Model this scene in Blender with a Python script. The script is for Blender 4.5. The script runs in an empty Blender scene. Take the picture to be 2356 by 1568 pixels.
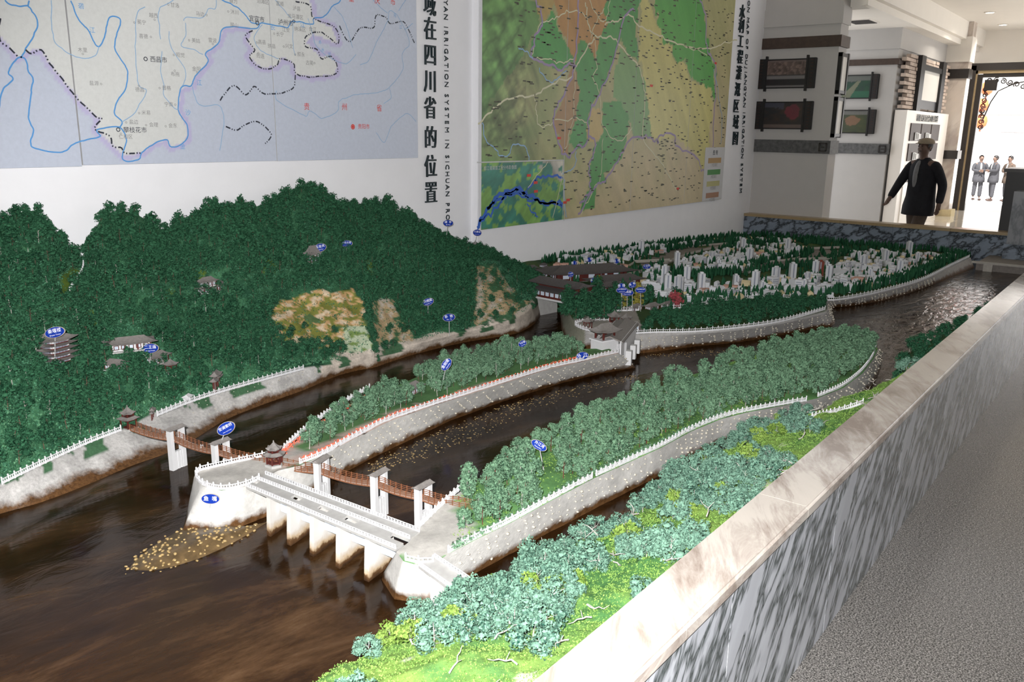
import bpy, bmesh, math, random
import numpy as np
from mathutils import Vector, Matrix
from mathutils.bvhtree import BVHTree
from mathutils.geometry import delaunay_2d_cdt
PI = math.pi
rnd = random.Random(7); rng = np.random.default_rng(7)
sc = bpy.context.scene; COL = sc.collection

# ------------------------------------------------------------------ camera
F = 1950.0
YAW, PITCH, ROLL = math.radians(37.435), math.radians(-13.99), math.radians(.859)
EYE = np.array([0, 0, 1.70])
fw = np.array([math.cos(PITCH)*math.cos(YAW), math.cos(PITCH)*math.sin(YAW), math.sin(PITCH)])
rt = np.array([math.sin(YAW), -math.cos(YAW), 0.]); up = np.cross(rt, fw)
c_, s_ = math.cos(ROLL), math.sin(ROLL)
rt, up = c_*rt+s_*up, -s_*rt+c_*up
MC = np.array([rt, up, fw])
cam = bpy.data.cameras.new('camera'); cam.lens = 36*F/2356; cam.sensor_width = 36; cam.clip_start = .02; cam.clip_end = 200
co = bpy.data.objects.new('camera', cam); COL.objects.link(co)
co.matrix_world = Matrix(((rt[0], up[0], -fw[0], 0), (rt[1], up[1], -fw[1], 0), (rt[2], up[2], -fw[2], EYE[2]), (0, 0, 0, 1)))
sc.camera = co

# ------------------------------------------------------------------ light
sc.view_settings.view_transform = 'Standard'; sc.view_settings.look = 'None'
sc.view_settings.gamma = 1; sc.view_settings.use_curve_mapping = False
sc.view_settings.exposure = 0.0
w = bpy.data.worlds.new('world'); sc.world = w; w.use_nodes = True
w.node_tree.nodes['Background'].inputs[0].default_value = (.97, .98, 1, 1)
w.node_tree.nodes['Background'].inputs[1].default_value = 1.6
def lamp(kind, name, loc, energy, color=(1, 1, 1), look=None, **kw):
    l = bpy.data.lights.new(name, kind); l.energy = energy; l.color = color
    for k, v in kw.items(): setattr(l, k, v)
    o = bpy.data.objects.new(name, l); COL.objects.link(o); o.location = loc
    if look is not None: o.rotation_euler = (Vector(look)-Vector(loc)).to_track_quat('-Z', 'Y').to_euler()
    return o
lamp('SPOT', 'camera_flash', (-.05, .06, 1.80), 1180, (1, .985, .97), (3.1, 2.35, .55), spot_size=math.radians(92), spot_blend=.55, shadow_soft_size=.02)
lamp('SUN', 'street_sun', (30, 0, 12), 22, (1, .97, .92), (35.5, 2.0, 3.2), angle=.02)
for i, (x, y) in enumerate(((16.2, 2.8), (18.04, 2.88), (17.6, 2.0), (15.5, 1.6))):
    lamp('SPOT', 'downlight_lamp', (x, y, 3.60), 60, (1, .93, .82), (x, y, 0), spot_size=2.4, spot_blend=.6, shadow_soft_size=.04)

# ------------------------------------------------------------------ projection helpers (points on real surfaces)
def ray(px, py): return MC.T @ np.array([px-1178., 784.-py, F])
def PZ(px, py, z): d = ray(px, py); return EYE+d*((z-1.7)/d[2])
def PYY(px, py, y): d = ray(px, py); return EYE+d*(y/d[1])
def PXX(px, py, x): d = ray(px, py); return EYE+d*(x/d[0])
def W(P):
    q = (np.asarray(P, float)-EYE) @ MC.T
    return np.stack([1178+F*q[..., 0]/q[..., 2], 784-F*q[..., 1]/q[..., 2], q[..., 2]], -1)
def inpoly(px, py, poly):
    poly = np.asarray(poly, float); r = np.zeros(np.shape(px), bool); j = len(poly)-1
    for i in range(len(poly)):
        xi, yi = poly[i]; xj, yj = poly[j]
        if yi != yj:
            r ^= ((yi > py) != (yj > py)) & (px < (xj-xi)*(py-yi)/(yj-yi)+xi)
        j = i
    return r
def vnoise(P, s, seed=0):
    Q = np.asarray(P, float)*s+seed*17.3; I = np.floor(Q).astype(np.int64); f = Q-I; f = f*f*(3-2*f)
    def h(a, b, c):
        n = (a*374761393+b*668265263+c*2147483647*3+seed*974711) & 0xffffffff
        n = ((n ^ (n >> 13))*1274126177) & 0xffffffff
        return ((n ^ (n >> 16)) & 0xffff)/65535.
    r = 0
    for dx in (0, 1):
        for dy in (0, 1):
            for dz in (0, 1):
                wgt = (f[..., 0] if dx else 1-f[..., 0])*(f[..., 1] if dy else 1-f[..., 1])*(f[..., 2] if dz else 1-f[..., 2])
                r = r+wgt*h(I[..., 0]+dx, I[..., 1]+dy, I[..., 2]+dz)
    return r-.5
def fbm(P, s, o=4, seed=0):
    r = 0; a = 1
    for i in range(o): r = r+a*vnoise(P, s*2**i, seed+i); a *= .5
    return r

# ------------------------------------------------------------------ materials
def lin(c): return tuple(((v/255)/12.92 if v/255 <= .04045 else ((v/255+.055)/1.055)**2.4) for v in c)
class NT:
    def __init__(s, name, rough=.6, spec=.5, **kw):
        s.m = bpy.data.materials.new(name); s.m.use_nodes = True; s.t = s.m.node_tree; s.b = s.t.nodes['Principled BSDF']
        s.b.inputs['Roughness'].default_value = rough; s.b.inputs['Specular IOR Level'].default_value = spec
        for k, v in kw.items(): s.b.inputs[k.replace('_', ' ')].default_value = v
    def n(s, typ, _i=None, **kw):
        nd = s.t.nodes.new(typ)
        for k, v in kw.items(): setattr(nd, k, v)
        for k, v in (_i or {}).items():
            if isinstance(v, bpy.types.NodeSocket): s.t.links.new(v, nd.inputs[k])
            else: nd.inputs[k].default_value = v
        return nd
    def l(s, a, b): s.t.links.new(a, b)
    def col(s, sock): s.l(sock, s.b.inputs['Base Color'])
    def ramp(s, fac, stops):
        r = s.n('ShaderNodeValToRGB'); e = r.color_ramp.elements
        while len(e) < len(stops): e.new(.5)
        for k, (p, c) in enumerate(stops): e[k].position = p; e[k].color = (*c, 1) if len(c) == 3 else c
        s.l(fac, r.inputs[0]); return r.outputs[0]
    def mix(s, f, a, b, mode='MIX'):
        m = s.n('ShaderNodeMix', data_type='RGBA', blend_type=mode)
        for i, v in ((0, f), (6, a), (7, b)):
            if isinstance(v, bpy.types.NodeSocket): s.l(v, m.inputs[i])
            else: m.inputs[i].default_value = v if i == 0 else (*v, 1)
        return m.outputs[2]
    def coord(s, kind='Object', scale=(1, 1, 1), rot=(0, 0, 0)):
        t = s.n('ShaderNodeTexCoord') if kind != 'Position' else s.n('ShaderNodeNewGeometry')
        mp = s.n('ShaderNodeMapping', {'Rotation': rot}); s.l(t.outputs[kind], mp.inputs[0]); mp2 = s.n('ShaderNodeMapping', {'Scale': scale}); s.l(mp.outputs[0], mp2.inputs[0]); return mp2.outputs[0]
    def noise(s, vec, scale, detail=4, rough=.6, dist=0):
        return s.n('ShaderNodeTexNoise', {'Vector': vec, 'Scale': scale, 'Detail': detail, 'Roughness': rough, 'Distortion': dist}).outputs[0]
    def bump(s, h, st, dist=.005):
        b = s.n('ShaderNodeBump', {'Strength': st, 'Distance': dist, 'Height': h}); s.l(b.outputs[0], s.b.inputs['Normal'])
def plain(name, c, rough=.6, spec=.3, var=.12, scale=20, emit=0, bump=0, **kw):
    t = NT(name, rough, spec, **kw); n = t.noise(t.coord('Position'), scale)
    c = lin(c) if max(c) > 1.01 else c
    t.col(t.ramp(n, [(.25, tuple(v*(1-var) for v in c)), (.75, tuple(min(1, v*(1+var)) for v in c))]))
    if emit: t.b.inputs['Emission Color'].default_value = (*c, 1); t.b.inputs['Emission Strength'].default_value = emit
    if bump: t.bump(n, bump)
    return t.m
def leafmat(name, dark, light, far=None):
    t = NT(name, .85, .0)
    g = t.n('ShaderNodeNewGeometry'); oi = t.n('ShaderNodeObjectInfo')
    n = t.noise(t.coord('Position'), 9, 3)
    a = t.n('ShaderNodeMath', {0: g.outputs['Random Per Island'], 1: .85}, operation='MULTIPLY')
    b = t.n('ShaderNodeMath', {0: n, 1: .45}, operation='MULTIPLY')
    c = t.n('ShaderNodeMath', {0: a.outputs[0], 1: b.outputs[0]}, operation='ADD')
    d = t.n('ShaderNodeMath', {0: oi.outputs['Random'], 1: .22}, operation='MULTIPLY')
    e = t.n('ShaderNodeMath', {0: c.outputs[0], 1: d.outputs[0]}, operation='ADD')
    t.col(t.ramp(e.outputs[0], [(.2, dark), (.85, light)])); return t.m
M = {}
M['wall'] = plain('white_wall_paint', (.80, .80, .83), .8, .2, .02, 6, bump=.05)
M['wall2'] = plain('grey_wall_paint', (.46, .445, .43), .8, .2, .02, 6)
M['cream'] = plain('cream_paint', (.78, .74, .68), .7, .2, .02, 4)
M['ceil'] = plain('ceiling_paint', (.80, .76, .70), .8, .2, .02, 3)
M['dark'] = plain('dark_lacquer', (.018, .014, .012), .35, .5, .3)
M['black'] = plain('black_ink', (.006, .012, .016), .5, .3, .1)
M['frame'] = plain('black_frame', (.008, .007, .007), .4, .4, .2)
M['brownband'] = plain('brown_band', (.055, .035, .026), .5, .4, .3)
M['white'] = plain('model_white', (.56, .56, .57), .5, .3, .03, 60)
M['whitefence'] = plain('white_plastic', (.66, .66, .68), .45, .4, .02, 60)
M['roof'] = plain('grey_tile_roof', (.20, .185, .175), .8, .2, .2, 90)
M['roofdark'] = plain('dark_tile_roof', (.095, .085, .085), .8, .2, .2, 90)
M['redwood'] = plain('dark_red_wood', (.085, .018, .014), .5, .4, .3, 40)
M['plankwood'] = plain('faded_plank', (.34, .23, .18), .7, .2, .2, 60)
M['bridgewood'] = plain('orange_brown_wood', (.20, .080, .038), .55, .4, .25, 60)
M['bluepane'] = plain('pale_pane', (.55, .62, .72), .3, .5, .05, 40)
M['conc'] = plain('pale_concrete', (.36, .355, .345), .85, .2, .12, 30, bump=.2)
M['path'] = plain('pinkish_path', (.42, .34, .31), .85, .2, .12, 30)
M['road'] = plain('grey_road', (.20, .18, .165), .85, .2, .2, 30)
M['kerb'] = plain('pale_kerb', (.36, .34, .31), .7, .2, .1, 30)
M['signblue'] = plain('blue_sign_face', (.006, .030, .26), .75, .08, .04)
M['signrim'] = plain('cream_sign_edge', (.46, .41, .33), .6, .3, .06)
M['signpole'] = plain('grey_wire', (.35, .36, .36), .4, .5, .1)
M['letter'] = plain('white_lettering', (.85, .87, .9), .5, .3, .01)
M['trunk'] = plain('brown_twig', (.12, .075, .055), .8, .2, .3, 60)
M['trunkred'] = plain('dark_red_twig', (.12, .035, .03), .8, .2, .3, 60)
M['twig'] = plain('pale_lichen_twig', (.38, .36, .33), .8, .2, .25, 60)
M['flower'] = plain('red_flowers', (.85, .17, .10), .6, .2, .25, 90)
M['pink'] = plain('pink_blossom', (.30, .06, .07), .8, .2, .3, 90)
M['leaf_mtn'] = leafmat('mountain_foliage', (.003, .018, .010), (.036, .118, .062))
M['leaf_isl'] = leafmat('island_foliage', (.007, .032, .018), (.14, .25, .155))
M['leaf_bank'] = leafmat('bank_foliage', (.012, .046, .034), (.15, .27, .20))
M['leaf_dark'] = leafmat('dark_conifer_foliage', (.005, .03, .015), (.025, .09, .045))
M['leaf_yel'] = leafmat('yellow_foliage', (.10, .09, .02), (.30, .27, .06))
M['leaf_lime'] = leafmat('lime_foliage', (.05, .11, .015), (.20, .30, .07))
M['cobble'] = plain('cream_cobble', (.50, .46, .38), .5, .4, .15, 50)
M['cobblewet'] = plain('wet_golden_cobble', (.30, .21, .09), .25, .6, .3, 50)

def vc_mat(name, rough=.85, grain=.25, scale=70, bump=.4, spec=.2, wet=False):
    t = NT(name, rough, spec)
    a = t.n('ShaderNodeAttribute', attribute_name='Col').outputs[0]
    v = t.coord('Position'); n = t.noise(v, scale, 5, .7); n2 = t.noise(v, scale*4, 2)
    g = t.ramp(n, [(.3, (1-grain,)*3), (.7, (1+grain,)*3)])
    c = t.mix(1., a, g, 'MULTIPLY')
    if wet:   # algae stain that the changing water level left on the foot of the bank
        sp = t.n('ShaderNodeSeparateXYZ', {0: v})
        nn = t.noise(v, 11, 5, .65)
        z = t.n('ShaderNodeMath', {0: sp.outputs[2], 1: t.n('ShaderNodeMath', {0: nn, 1: .085}, operation='MULTIPLY').outputs[0]}, operation='SUBTRACT')
        f = t.n('ShaderNodeMapRange', {'Value': z.outputs[0], 'From Min': .252, 'From Max': .225, 'To Min': 0, 'To Max': 1}).outputs[0]
        br = t.ramp(n, [(.3, (.035, .016, .006)), (.7, (.15, .075, .030))])
        c = t.mix(f, c, br)
        f2 = t.n('ShaderNodeMapRange', {'Value': f, 'To Min': rough, 'To Max': .35}).outputs[0]; t.l(f2, t.b.inputs['Roughness'])
    t.col(c)
    if bump: t.bump(n2, bump, .004)
    return t.m
M['terrain'] = vc_mat('model_ground', wet=True)
M['bank'] = vc_mat('embankment_concrete', grain=.16, scale=38, bump=.3, wet=True)
M['print'] = vc_mat('map_print', .35, .05, 40, 0, .4)

def stained_white():
    t = NT('stained_white_pier', .6, .3); v = t.coord('Position'); sp = t.n('ShaderNodeSeparateXYZ', {0: v}); nn = t.noise(v, 25, 5, .7)
    z = t.n('ShaderNodeMath', {0: sp.outputs[2], 1: t.n('ShaderNodeMath', {0: nn, 1: .05}, operation='MULTIPLY').outputs[0]}, operation='SUBTRACT')
    t.col(t.ramp(t.n('ShaderNodeMapRange', {'Value': z.outputs[0], 'From Min': .225, 'From Max': .30, 'To Min': 0, 'To Max': 1}).outputs[0], [(0, (.03, .014, .006)), (.22, (.10, .05, .02)), (.36, (.45, .34, .22)), (.7, (.60, .58, .55))])); return t.m
M['bankwhite'] = stained_white()
def water_mat():
    t = NT('river_water', .12, .15)
    v = t.coord('Position', (1, 1, 1)); vs = t.coord('Position', (.55, 1.6, 1), (0, 0, .25))
    n = t.noise(vs, 3.2, 9, .72, .35); n2 = t.noise(v, 1.5, 5, .6, .5)
    c = t.ramp(n, [(.30, (.008, .0034, .001)), (.50, (.028, .0125, .004)), (.62, (.060, .031, .013)), (.80, (.12, .075, .042))])
    c2 = t.ramp(n2, [(.35, (.35, .3, .25)), (.6, (1, 1, 1))])
    t.col(t.mix(1., c, c2, 'MULTIPLY'))
    # flow ripples, livelier past the weir
    sp = t.n('ShaderNodeSeparateXYZ', {0: v})
    rip = t.noise(t.coord('Position', (1, 2.2, 1)), 7, 4, .55, .8)
    st = t.n('ShaderNodeMapRange', {'Value': sp.outputs[0], 'From Min': 4, 'From Max': 7.5, 'To Min': .03, 'To Max': .22}).outputs[0]
    b = t.n('ShaderNodeBump', {'Strength': st, 'Distance': .05, 'Height': rip}); t.l(b.outputs[0], t.b.inputs['Normal'])
    return t.m
M['water'] = water_mat()
def marble(name, base, vein, scale, rot, aniso, width=.10, rough=.12, vein2=None):
    t = NT(name, rough, .5)
    v = t.coord('Object', aniso, rot)
    n = t.n('ShaderNodeTexNoise', {'Vector': v, 'Scale': scale*1.2, 'Detail': 4, 'Roughness': .6})
    off = t.n('ShaderNodeVectorMath', {0: n.outputs['Color'], 1: (.5, .5, .5)}, operation='SUBTRACT')
    off2 = t.n('ShaderNodeVectorMath', {0: off.outputs[0], 'Scale': .9/scale*2.2}, operation='SCALE')
    v2 = t.n('ShaderNodeVectorMath', {0: v, 1: off2.outputs[0]}, operation='ADD')
    vo = t.n('ShaderNodeTexVoronoi', {'Vector': v2.outputs[0], 'Scale': scale}, feature='DISTANCE_TO_EDGE')
    m = t.noise(v, scale*.6, 3)
    wd = t.n('ShaderNodeMath', {0: m, 1: width*2}, operation='MULTIPLY')
    f = t.n('ShaderNodeMath', {0: vo.outputs['Distance'], 1: wd.outputs[0]}, operation='DIVIDE')
    c = t.ramp(f.outputs[0], [(.0, vein), (.45, tuple((a+b)*.5 for a, b in zip(base, vein))), (1., base)])
    c2 = t.ramp(t.noise(v, scale*.8, 4), [(.4, (.82,)*3), (.65, (1.05,)*3)])
    t.col(t.mix(1., c, c2, 'MULTIPLY')); return t.m
M['facemarble'] = marble('veined_white_marble', (.47, .49, .535), (.045, .06, .06), 4.0, (0, -.62, 0), (2.0, 1, .50), .14, .16)
M['endmarble'] = marble('blue_grey_marble', (.22, .26, .32), (.03, .035, .04), 5, (0.5, 0, 0), (1, .8, 1.6), .2, .15)
def streak(name, base, vein, rot, scale=3.5, rough=.14):
    t = NT(name, rough, .5)
    v = t.coord('Object', (1, .22, 1), rot); n = t.noise(v, scale*3, 7, .7, .6); n2 = t.noise(t.coord('Object'), 1.4, 3)
    m = t.n('ShaderNodeMath', {0: n, 1: n2}, operation='MULTIPLY')
    t.col(t.ramp(m.outputs[0], [(.17, vein), (.27, base), (.5, tuple(min(1, b*1.12) for b in base))])); return t.m
M['coping'] = streak('cream_veined_marble', (.52, .475, .43), (.25, .20, .17), (0, 0, 1.05))
M['wallmarble'] = streak('beige_diagonal_marble', (.60, .53, .47), (.38, .31, .27), (.9, 0, 0), 1.6)
M['kerbstone'] = plain('ochre_stone_edge', (.30, .22, .12), .3, .5, .1)
def granite():
    t = NT('speckled_granite', .22, .5)
    v = t.coord('Position'); n = t.noise(v, 170, 2, .8); n2 = t.noise(v, 60, 3, .7)
    c = t.ramp(n, [(.38, (.03, .029, .028)), (.5, (.13, .122, .115)), (.62, (.30, .285, .27))])
    c2 = t.ramp(n2, [(.35, (.7,)*3), (.6, (1.08,)*3)])
    t.col(t.mix(1., c, c2, 'MULTIPLY')); return t.m
M['granite'] = granite()
M['lobbyfloor'] = plain('polished_cream_floor', (.62, .57, .50), .07, .6, .06, 3)
M['brickwood'] = plain('whitewashed_brick', (.48, .39, .33), .75, .2, .25, 7)
M['bookunit'] = plain('white_lacquer', (.85, .80, .74), .35, .4, .02, 4)
M['shelfdark'] = plain('dark_shelf_inside', (.035, .018, .014), .5, .3, .2)
M['magazine'] = plain('magazine_cover', (.45, .45, .44), .4, .4, .25, 12)
M['screen'] = plain('white_screen', (.66, .64, .60), .5, .3, .02)
M['jacket'] = plain('black_jacket', (.010, .010, .013), .8, .2, .3)
M['trouser'] = plain('brown_trousers', (.060, .045, .036), .85, .15, .2)
M['shirt'] = plain('grey_shirt', (.16, .16, .165), .8, .2, .1)
M['skin'] = plain('skin', (.10, .06, .045), .6, .3, .1)
M['cap'] = plain('tan_cap', (.22, .18, .13), .8, .2, .1)
M['hair'] = plain('dark_hair', (.012, .010, .010), .6, .3, .2)
M['suit'] = plain('dark_suit', (.035, .035, .040), .8, .2, .2)
M['lantern'] = plain('red_lantern', (.80, .14, .05), .6, .3, .1)
M['facade'] = plain('street_facade', (.78, .75, .74), .8, .2, .03, 2)
M['facadetrim'] = plain('facade_window', (.40, .40, .42), .5, .3, .1, 2)
M['pave'] = plain('street_paving', (.68, .66, .64), .8, .2, .05, 2)
M['downlight'] = plain('downlight_glow', (1, .95, .85), .5, .1, .0, 1, emit=6)
M['pinkwall'] = plain('pink_building', (.50, .30, .24), .8, .2, .1)
M['yelwall'] = plain('tan_building', (.55, .46, .28), .8, .2, .1)
M['redwall'] = plain('red_brick_tower', (.18, .045, .03), .8, .2, .1)
M['greywhite'] = plain('city_white', (.55, .56, .59), .6, .3, .04)
M['citywin'] = plain('city_window', (.24, .26, .32), .4, .4, .1)

# ------------------------------------------------------------------ mesh helpers
def tagp(o, label=None, cat=None, group=None, kind=None, category=None):
    cat = cat or category
    for k, v in (('label', label), ('category', cat), ('group', group), ('kind', kind)):
        if v: o[k] = v
    return o
def empty(name, loc, label=None, cat=None, group=None, rz=0):
    o = bpy.data.objects.new(name, None); COL.objects.link(o); o.location = loc; o.rotation_euler = (0, 0, rz); o.empty_display_size = .02
    return tagp(o, label, cat, group)
def link(name, me, parent=None, loc=None, rot=None, scale=None):
    o = bpy.data.objects.new(name, me); COL.objects.link(o)
    if parent: o.parent = parent
    if loc is not None: o.location = loc
    if rot is not None: o.rotation_euler = rot
    if scale is not None: o.scale = scale if hasattr(scale, '__len__') else (scale,)*3
    return o
class MB:
    def __init__(s): s.v = []; s.f = []; s.mi = []; s.mats = []
    def m(s, mat):
        if mat not in s.mats: s.mats.append(mat)
        return s.mats.index(mat)
    def add(s, vs, fs, mat):
        k = len(s.v); s.v += [tuple(map(float, v)) for v in vs]; i = s.m(mat)
        for f in fs: s.f.append(tuple(a+k for a in f)); s.mi.append(i)
    def box(s, c, d, mat, rz=0, top=1.):
        x, y, z = d[0]/2, d[1]/2, d[2]/2; co_, si = math.cos(rz), math.sin(rz); vs = []
        for dz in (-1, 1):
            k = top if dz > 0 else 1
            for dx, dy in ((-1, -1), (1, -1), (1, 1), (-1, 1)):
                a, b = dx*x*k, dy*y*k; vs.append((c[0]+a*co_-b*si, c[1]+a*si+b*co_, c[2]+dz*z))
        s.add(vs, [(0, 3, 2, 1), (4, 5, 6, 7), (0, 1, 5, 4), (1, 2, 6, 5), (2, 3, 7, 6), (3, 0, 4, 7)], mat)
    def bb(s, a, b, mat): s.box([(a[i]+b[i])/2 for i in range(3)], [abs(b[i]-a[i]) for i in range(3)], mat)
    def bar(s, a, b, wd, ht, mat):    # box between two points (any direction)
        a, b = np.array(a, float), np.array(b, float); d = b-a; L = np.linalg.norm(d)
        if L < 1e-7: return
        d /= L; u = np.array([0, 0, 1.]) if abs(d[2]) < .95 else np.array([1., 0, 0])
        r = np.cross(d, u); r /= np.linalg.norm(r); u = np.cross(r, d); vs = []
        for p in (a, b):
            for i, j in ((-1, -1), (1, -1), (1, 1), (-1, 1)): vs.append(p+r*i*wd/2+u*j*ht/2)
        s.add(vs, [(0, 1, 2, 3), (7, 6, 5, 4), (0, 4, 5, 1), (1, 5, 6, 2), (2, 6, 7, 3), (3, 7, 4, 0)], mat)
    def tube(s, pts, rad, mat, n=6):
        pts = [np.array(p, float) for p in pts]; R = rad if hasattr(rad, '__len__') else [rad]*len(pts); rings = []
        for i, p in enumerate(pts):
            d = pts[min(i+1, len(pts)-1)]-pts[max(i-1, 0)]; d = d/max(1e-9, np.linalg.norm(d))
            u = np.array([0, 0, 1.]) if abs(d[2]) < .9 else np.array([1., 0, 0]); r = np.cross(d, u); r /= np.linalg.norm(r); u = np.cross(r, d)
            rings.append([p+R[i]*(math.cos(2*PI*k/n)*r+math.sin(2*PI*k/n)*u) for k in range(n)])
        vs = [v for q in rings for v in q]; fs = []
        for i in range(len(pts)-1):
            for k in range(n): a = i*n+k; b = i*n+(k+1) % n; fs.append((a, b, b+n, a+n))
        fs += [tuple(range(n))[::-1], tuple((len(pts)-1)*n+k for k in range(n))]; s.add(vs, fs, mat)
    def lathe(s, c, prof, mat, n=10, ang=0):
        vs = []; fs = []
        for r, z in prof: vs += [(c[0]+r*math.cos(ang+2*PI*k/n), c[1]+r*math.sin(ang+2*PI*k/n), c[2]+z) for k in range(n)]
        for i in range(len(prof)-1):
            for k in range(n): a = i*n+k; b = i*n+(k+1) % n; fs.append((a, b, b+n, a+n))
        fs += [tuple(range(n))[::-1], tuple((len(prof)-1)*n+k for k in range(n))]; s.add(vs, fs, mat)
    def grid(s, P, mat, closed=False):
        nr, nc = len(P), len(P[0]); vs = [p for r in P for p in r]; fs = []
        for i in range(nr-1):
            for j in range(nc-1+(1 if closed else 0)):
                a = i*nc+j; b = i*nc+(j+1) % nc; fs.append((a, b, b+nc, a+nc))
        s.add(vs, fs, mat)
    def mesh(s, name, off=(0, 0, 0)):
        me = bpy.data.meshes.new(name); V = np.array(s.v, float)-np.array(off)
        me.from_pydata(V.tolist(), [], s.f); me.polygons.foreach_set('material_index', s.mi)
        for m in s.mats: me.materials.append(m)
        me.update(); return me
    def obj(s, name, parent=None, smooth=False, **kw):
        off = tuple(parent.location) if parent is not None else (0, 0, 0)
        me = s.mesh(name, off)
        if smooth: me.polygons.foreach_set('use_smooth', [True]*len(me.polygons))
        return tagp(link(name, me, parent), **kw)
def npmesh(name, V, Fq, mats, mi=None, col=None, smooth=False):
    me = bpy.data.meshes.new(name); V = np.ascontiguousarray(V, np.float32); Fq = np.ascontiguousarray(Fq, np.int32); n = Fq.shape[1]
    me.vertices.add(len(V)); me.vertices.foreach_set('co', V.ravel())
    me.loops.add(Fq.size); me.loops.foreach_set('vertex_index', Fq.ravel())
    me.polygons.add(len(Fq)); me.polygons.foreach_set('loop_start', np.arange(0, Fq.size, n, dtype=np.int32))
    for m in mats: me.materials.append(m)
    if mi is not None: me.polygons.foreach_set('material_index', np.ascontiguousarray(mi, np.int32))
    if smooth: me.polygons.foreach_set('use_smooth', np.ones(len(Fq), bool))
    if col is not None:
        a = me.color_attributes.new('Col', 'FLOAT_COLOR', 'POINT'); a.data.foreach_set('color', np.c_[col, np.ones(len(col))].astype(np.float32).ravel())
    me.update(calc_edges=True); me.validate(); return me
LANDS = []
def add_bvh(V, Fq): LANDS.append(BVHTree.FromPolygons([tuple(v) for v in V], [tuple(f) for f in Fq]))
def hit(px, py):
    d = ray(px, py); d = Vector(d/np.linalg.norm(d)); best = None; o = Vector(EYE)
    for b in LANDS:
        p, n, i, t = b.ray_cast(o, d)
        if p is not None and (best is None or t < best[1]): best = (p, t)
    if best is None and py < 900: return hit(px-1.5 if px > 900 else px, py+4)
    return np.array(best[0]) if best else PZ(px, py, .25)
def resample(P, n):
    P = np.array(P, float); k = len(P); t = np.linspace(0, k-1, n); i = np.clip(np.floor(t).astype(int), 0, k-2); f = (t-i)[:, None]
    g = lambda j: P[np.clip(j, 0, k-1)]
    a, b, c, d = g(i-1), g(i), g(i+1), g(i+2)
    return .5*((2*b)+(-a+c)*f+(2*a-5*b+4*c-d)*f**2+(-a+3*b-3*c+d)*f**3)
def catm(P, n): return resample(P, n)
def gridfaces(nr, nc):
    i, j = np.meshgrid(np.arange(nr-1), np.arange(nc-1), indexing='ij'); a = (i*nc+j).ravel(); return np.stack([a, a+1, a+nc+1, a+nc], 1)
def loft(rows, segs, nc, bulge=None):
    R = [resample(r, nc) for r in rows]; out = []
    for k, n in enumerate(segs):
        for i in range(n):
            f = i/n; p = R[k]*(1-f)+R[k+1]*f
            if bulge and bulge[k]: p = p+np.array([0, 0, 1.])*(bulge[k]*math.sin(PI*f))
            out.append(p)
    out.append(R[-1]); return np.array(out)     # (nr,nc,3)
def scatter(P, n, mask=None, rows=None):
    a = P[:-1, :-1]; b = P[:-1, 1:]; c = P[1:, 1:]; d = P[1:, :-1]
    ar = .5*np.linalg.norm(np.cross(c-a, d-b), axis=-1)
    if rows: ar = ar*0+ar*((np.arange(ar.shape[0]) >= rows[0]) & (np.arange(ar.shape[0]) < rows[1]))[:, None]
    p = (ar/ar.sum()).ravel(); idx = rng.choice(len(p), n, p=p); i, j = np.divmod(idx, ar.shape[1]); u, v = rng.random(n)[:, None], rng.random(n)[:, None]
    Q = (a[i, j]*(1-u)+b[i, j]*u)*(1-v)+(d[i, j]*(1-u)+c[i, j]*u)*v
    if mask is not None: Q = Q[mask(Q)]
    return Q
def thin(Q, dmin):
    cell = {}; keep = []
    for k, q in enumerate(Q):
        key = (int(q[0]//dmin), int(q[1]//dmin)); ok = True
        for a in (-1, 0, 1):
            for b in (-1, 0, 1):
                for r in cell.get((key[0]+a, key[1]+b), ()):
                    if (r[0]-q[0])**2+(r[1]-q[1])**2 < dmin*dmin: ok = False
        if ok: cell.setdefault(key, []).append(q); keep.append(k)
    return Q[keep]

# ------------------------------------------------------------------ text (converted to real mesh)
TEXTS = []
def text(name, s, size, matrix, mat, parent=None, extrude=0., align='CENTER', sx=1., **kw):
    cu = bpy.data.curves.new(name, 'FONT'); cu.body = s; cu.size = size; cu.extrude = extrude; cu.align_x = align; cu.align_y = 'CENTER'; cu.resolution_u = 2
    cu.materials.append(mat); o = bpy.data.objects.new(name, cu); COL.objects.link(o)
    o.parent = parent
    TEXTS.append((o, matrix @ Matrix.Diagonal((sx, 1, 1, 1)), parent, name, kw)); return o
def flush_text():
    dg = bpy.context.evaluated_depsgraph_get(); dg.update()
    for o, mx, par, name, kw in TEXTS:
        me = bpy.data.meshes.new_from_object(o.evaluated_get(dg)); me.name = name
        me.transform(mx)
        if par is not None: me.transform(Matrix.Translation(-Vector(par.location)))
        nm = o.name; bpy.data.objects.remove(o)
        n = link(name, me, par); tagp(n, **kw)
    TEXTS.clear()
def frame_mx(origin, xdir, ydir):
    x = Vector(xdir).normalized(); y = Vector(ydir); y = (y-x*y.dot(x)).normalized(); z = x.cross(y)
    m = Matrix((x, y, z)).transposed().to_4x4(); m.translation = Vector(origin); return m
WALLX, WALLY = (1, 0, 0), (0, 0, 1)     # text axes on the map wall (faces -y)

# ================================================================== THE ROOM
S = 'structure'
def sbox(name, a, b, mat, **kw):
    m = MB(); m.bb(a, b, mat); return m.obj(name, kind=S, **kw)
sbox('wall_left', (-2.5, 4.79, 0), (5.65, 4.99, 4.2), M['wall'])
sbox('wall_left.001', (5.65, 4.72, 0), (11.95, 4.99, 4.2), M['wall'])
sbox('wall_right_blocker', (-2.5, -3.4, 0), (12.0, -3.2, 4.2), M['wall'])  # unseen wall, added to block daylight and parapet glare from the right
sbox('wall_back_blocker', (-2.7, -3.4, 0), (-2.5, 4.99, 4.2), M['wall'])  # unseen wall, added to shut out ambient light from behind
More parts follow.
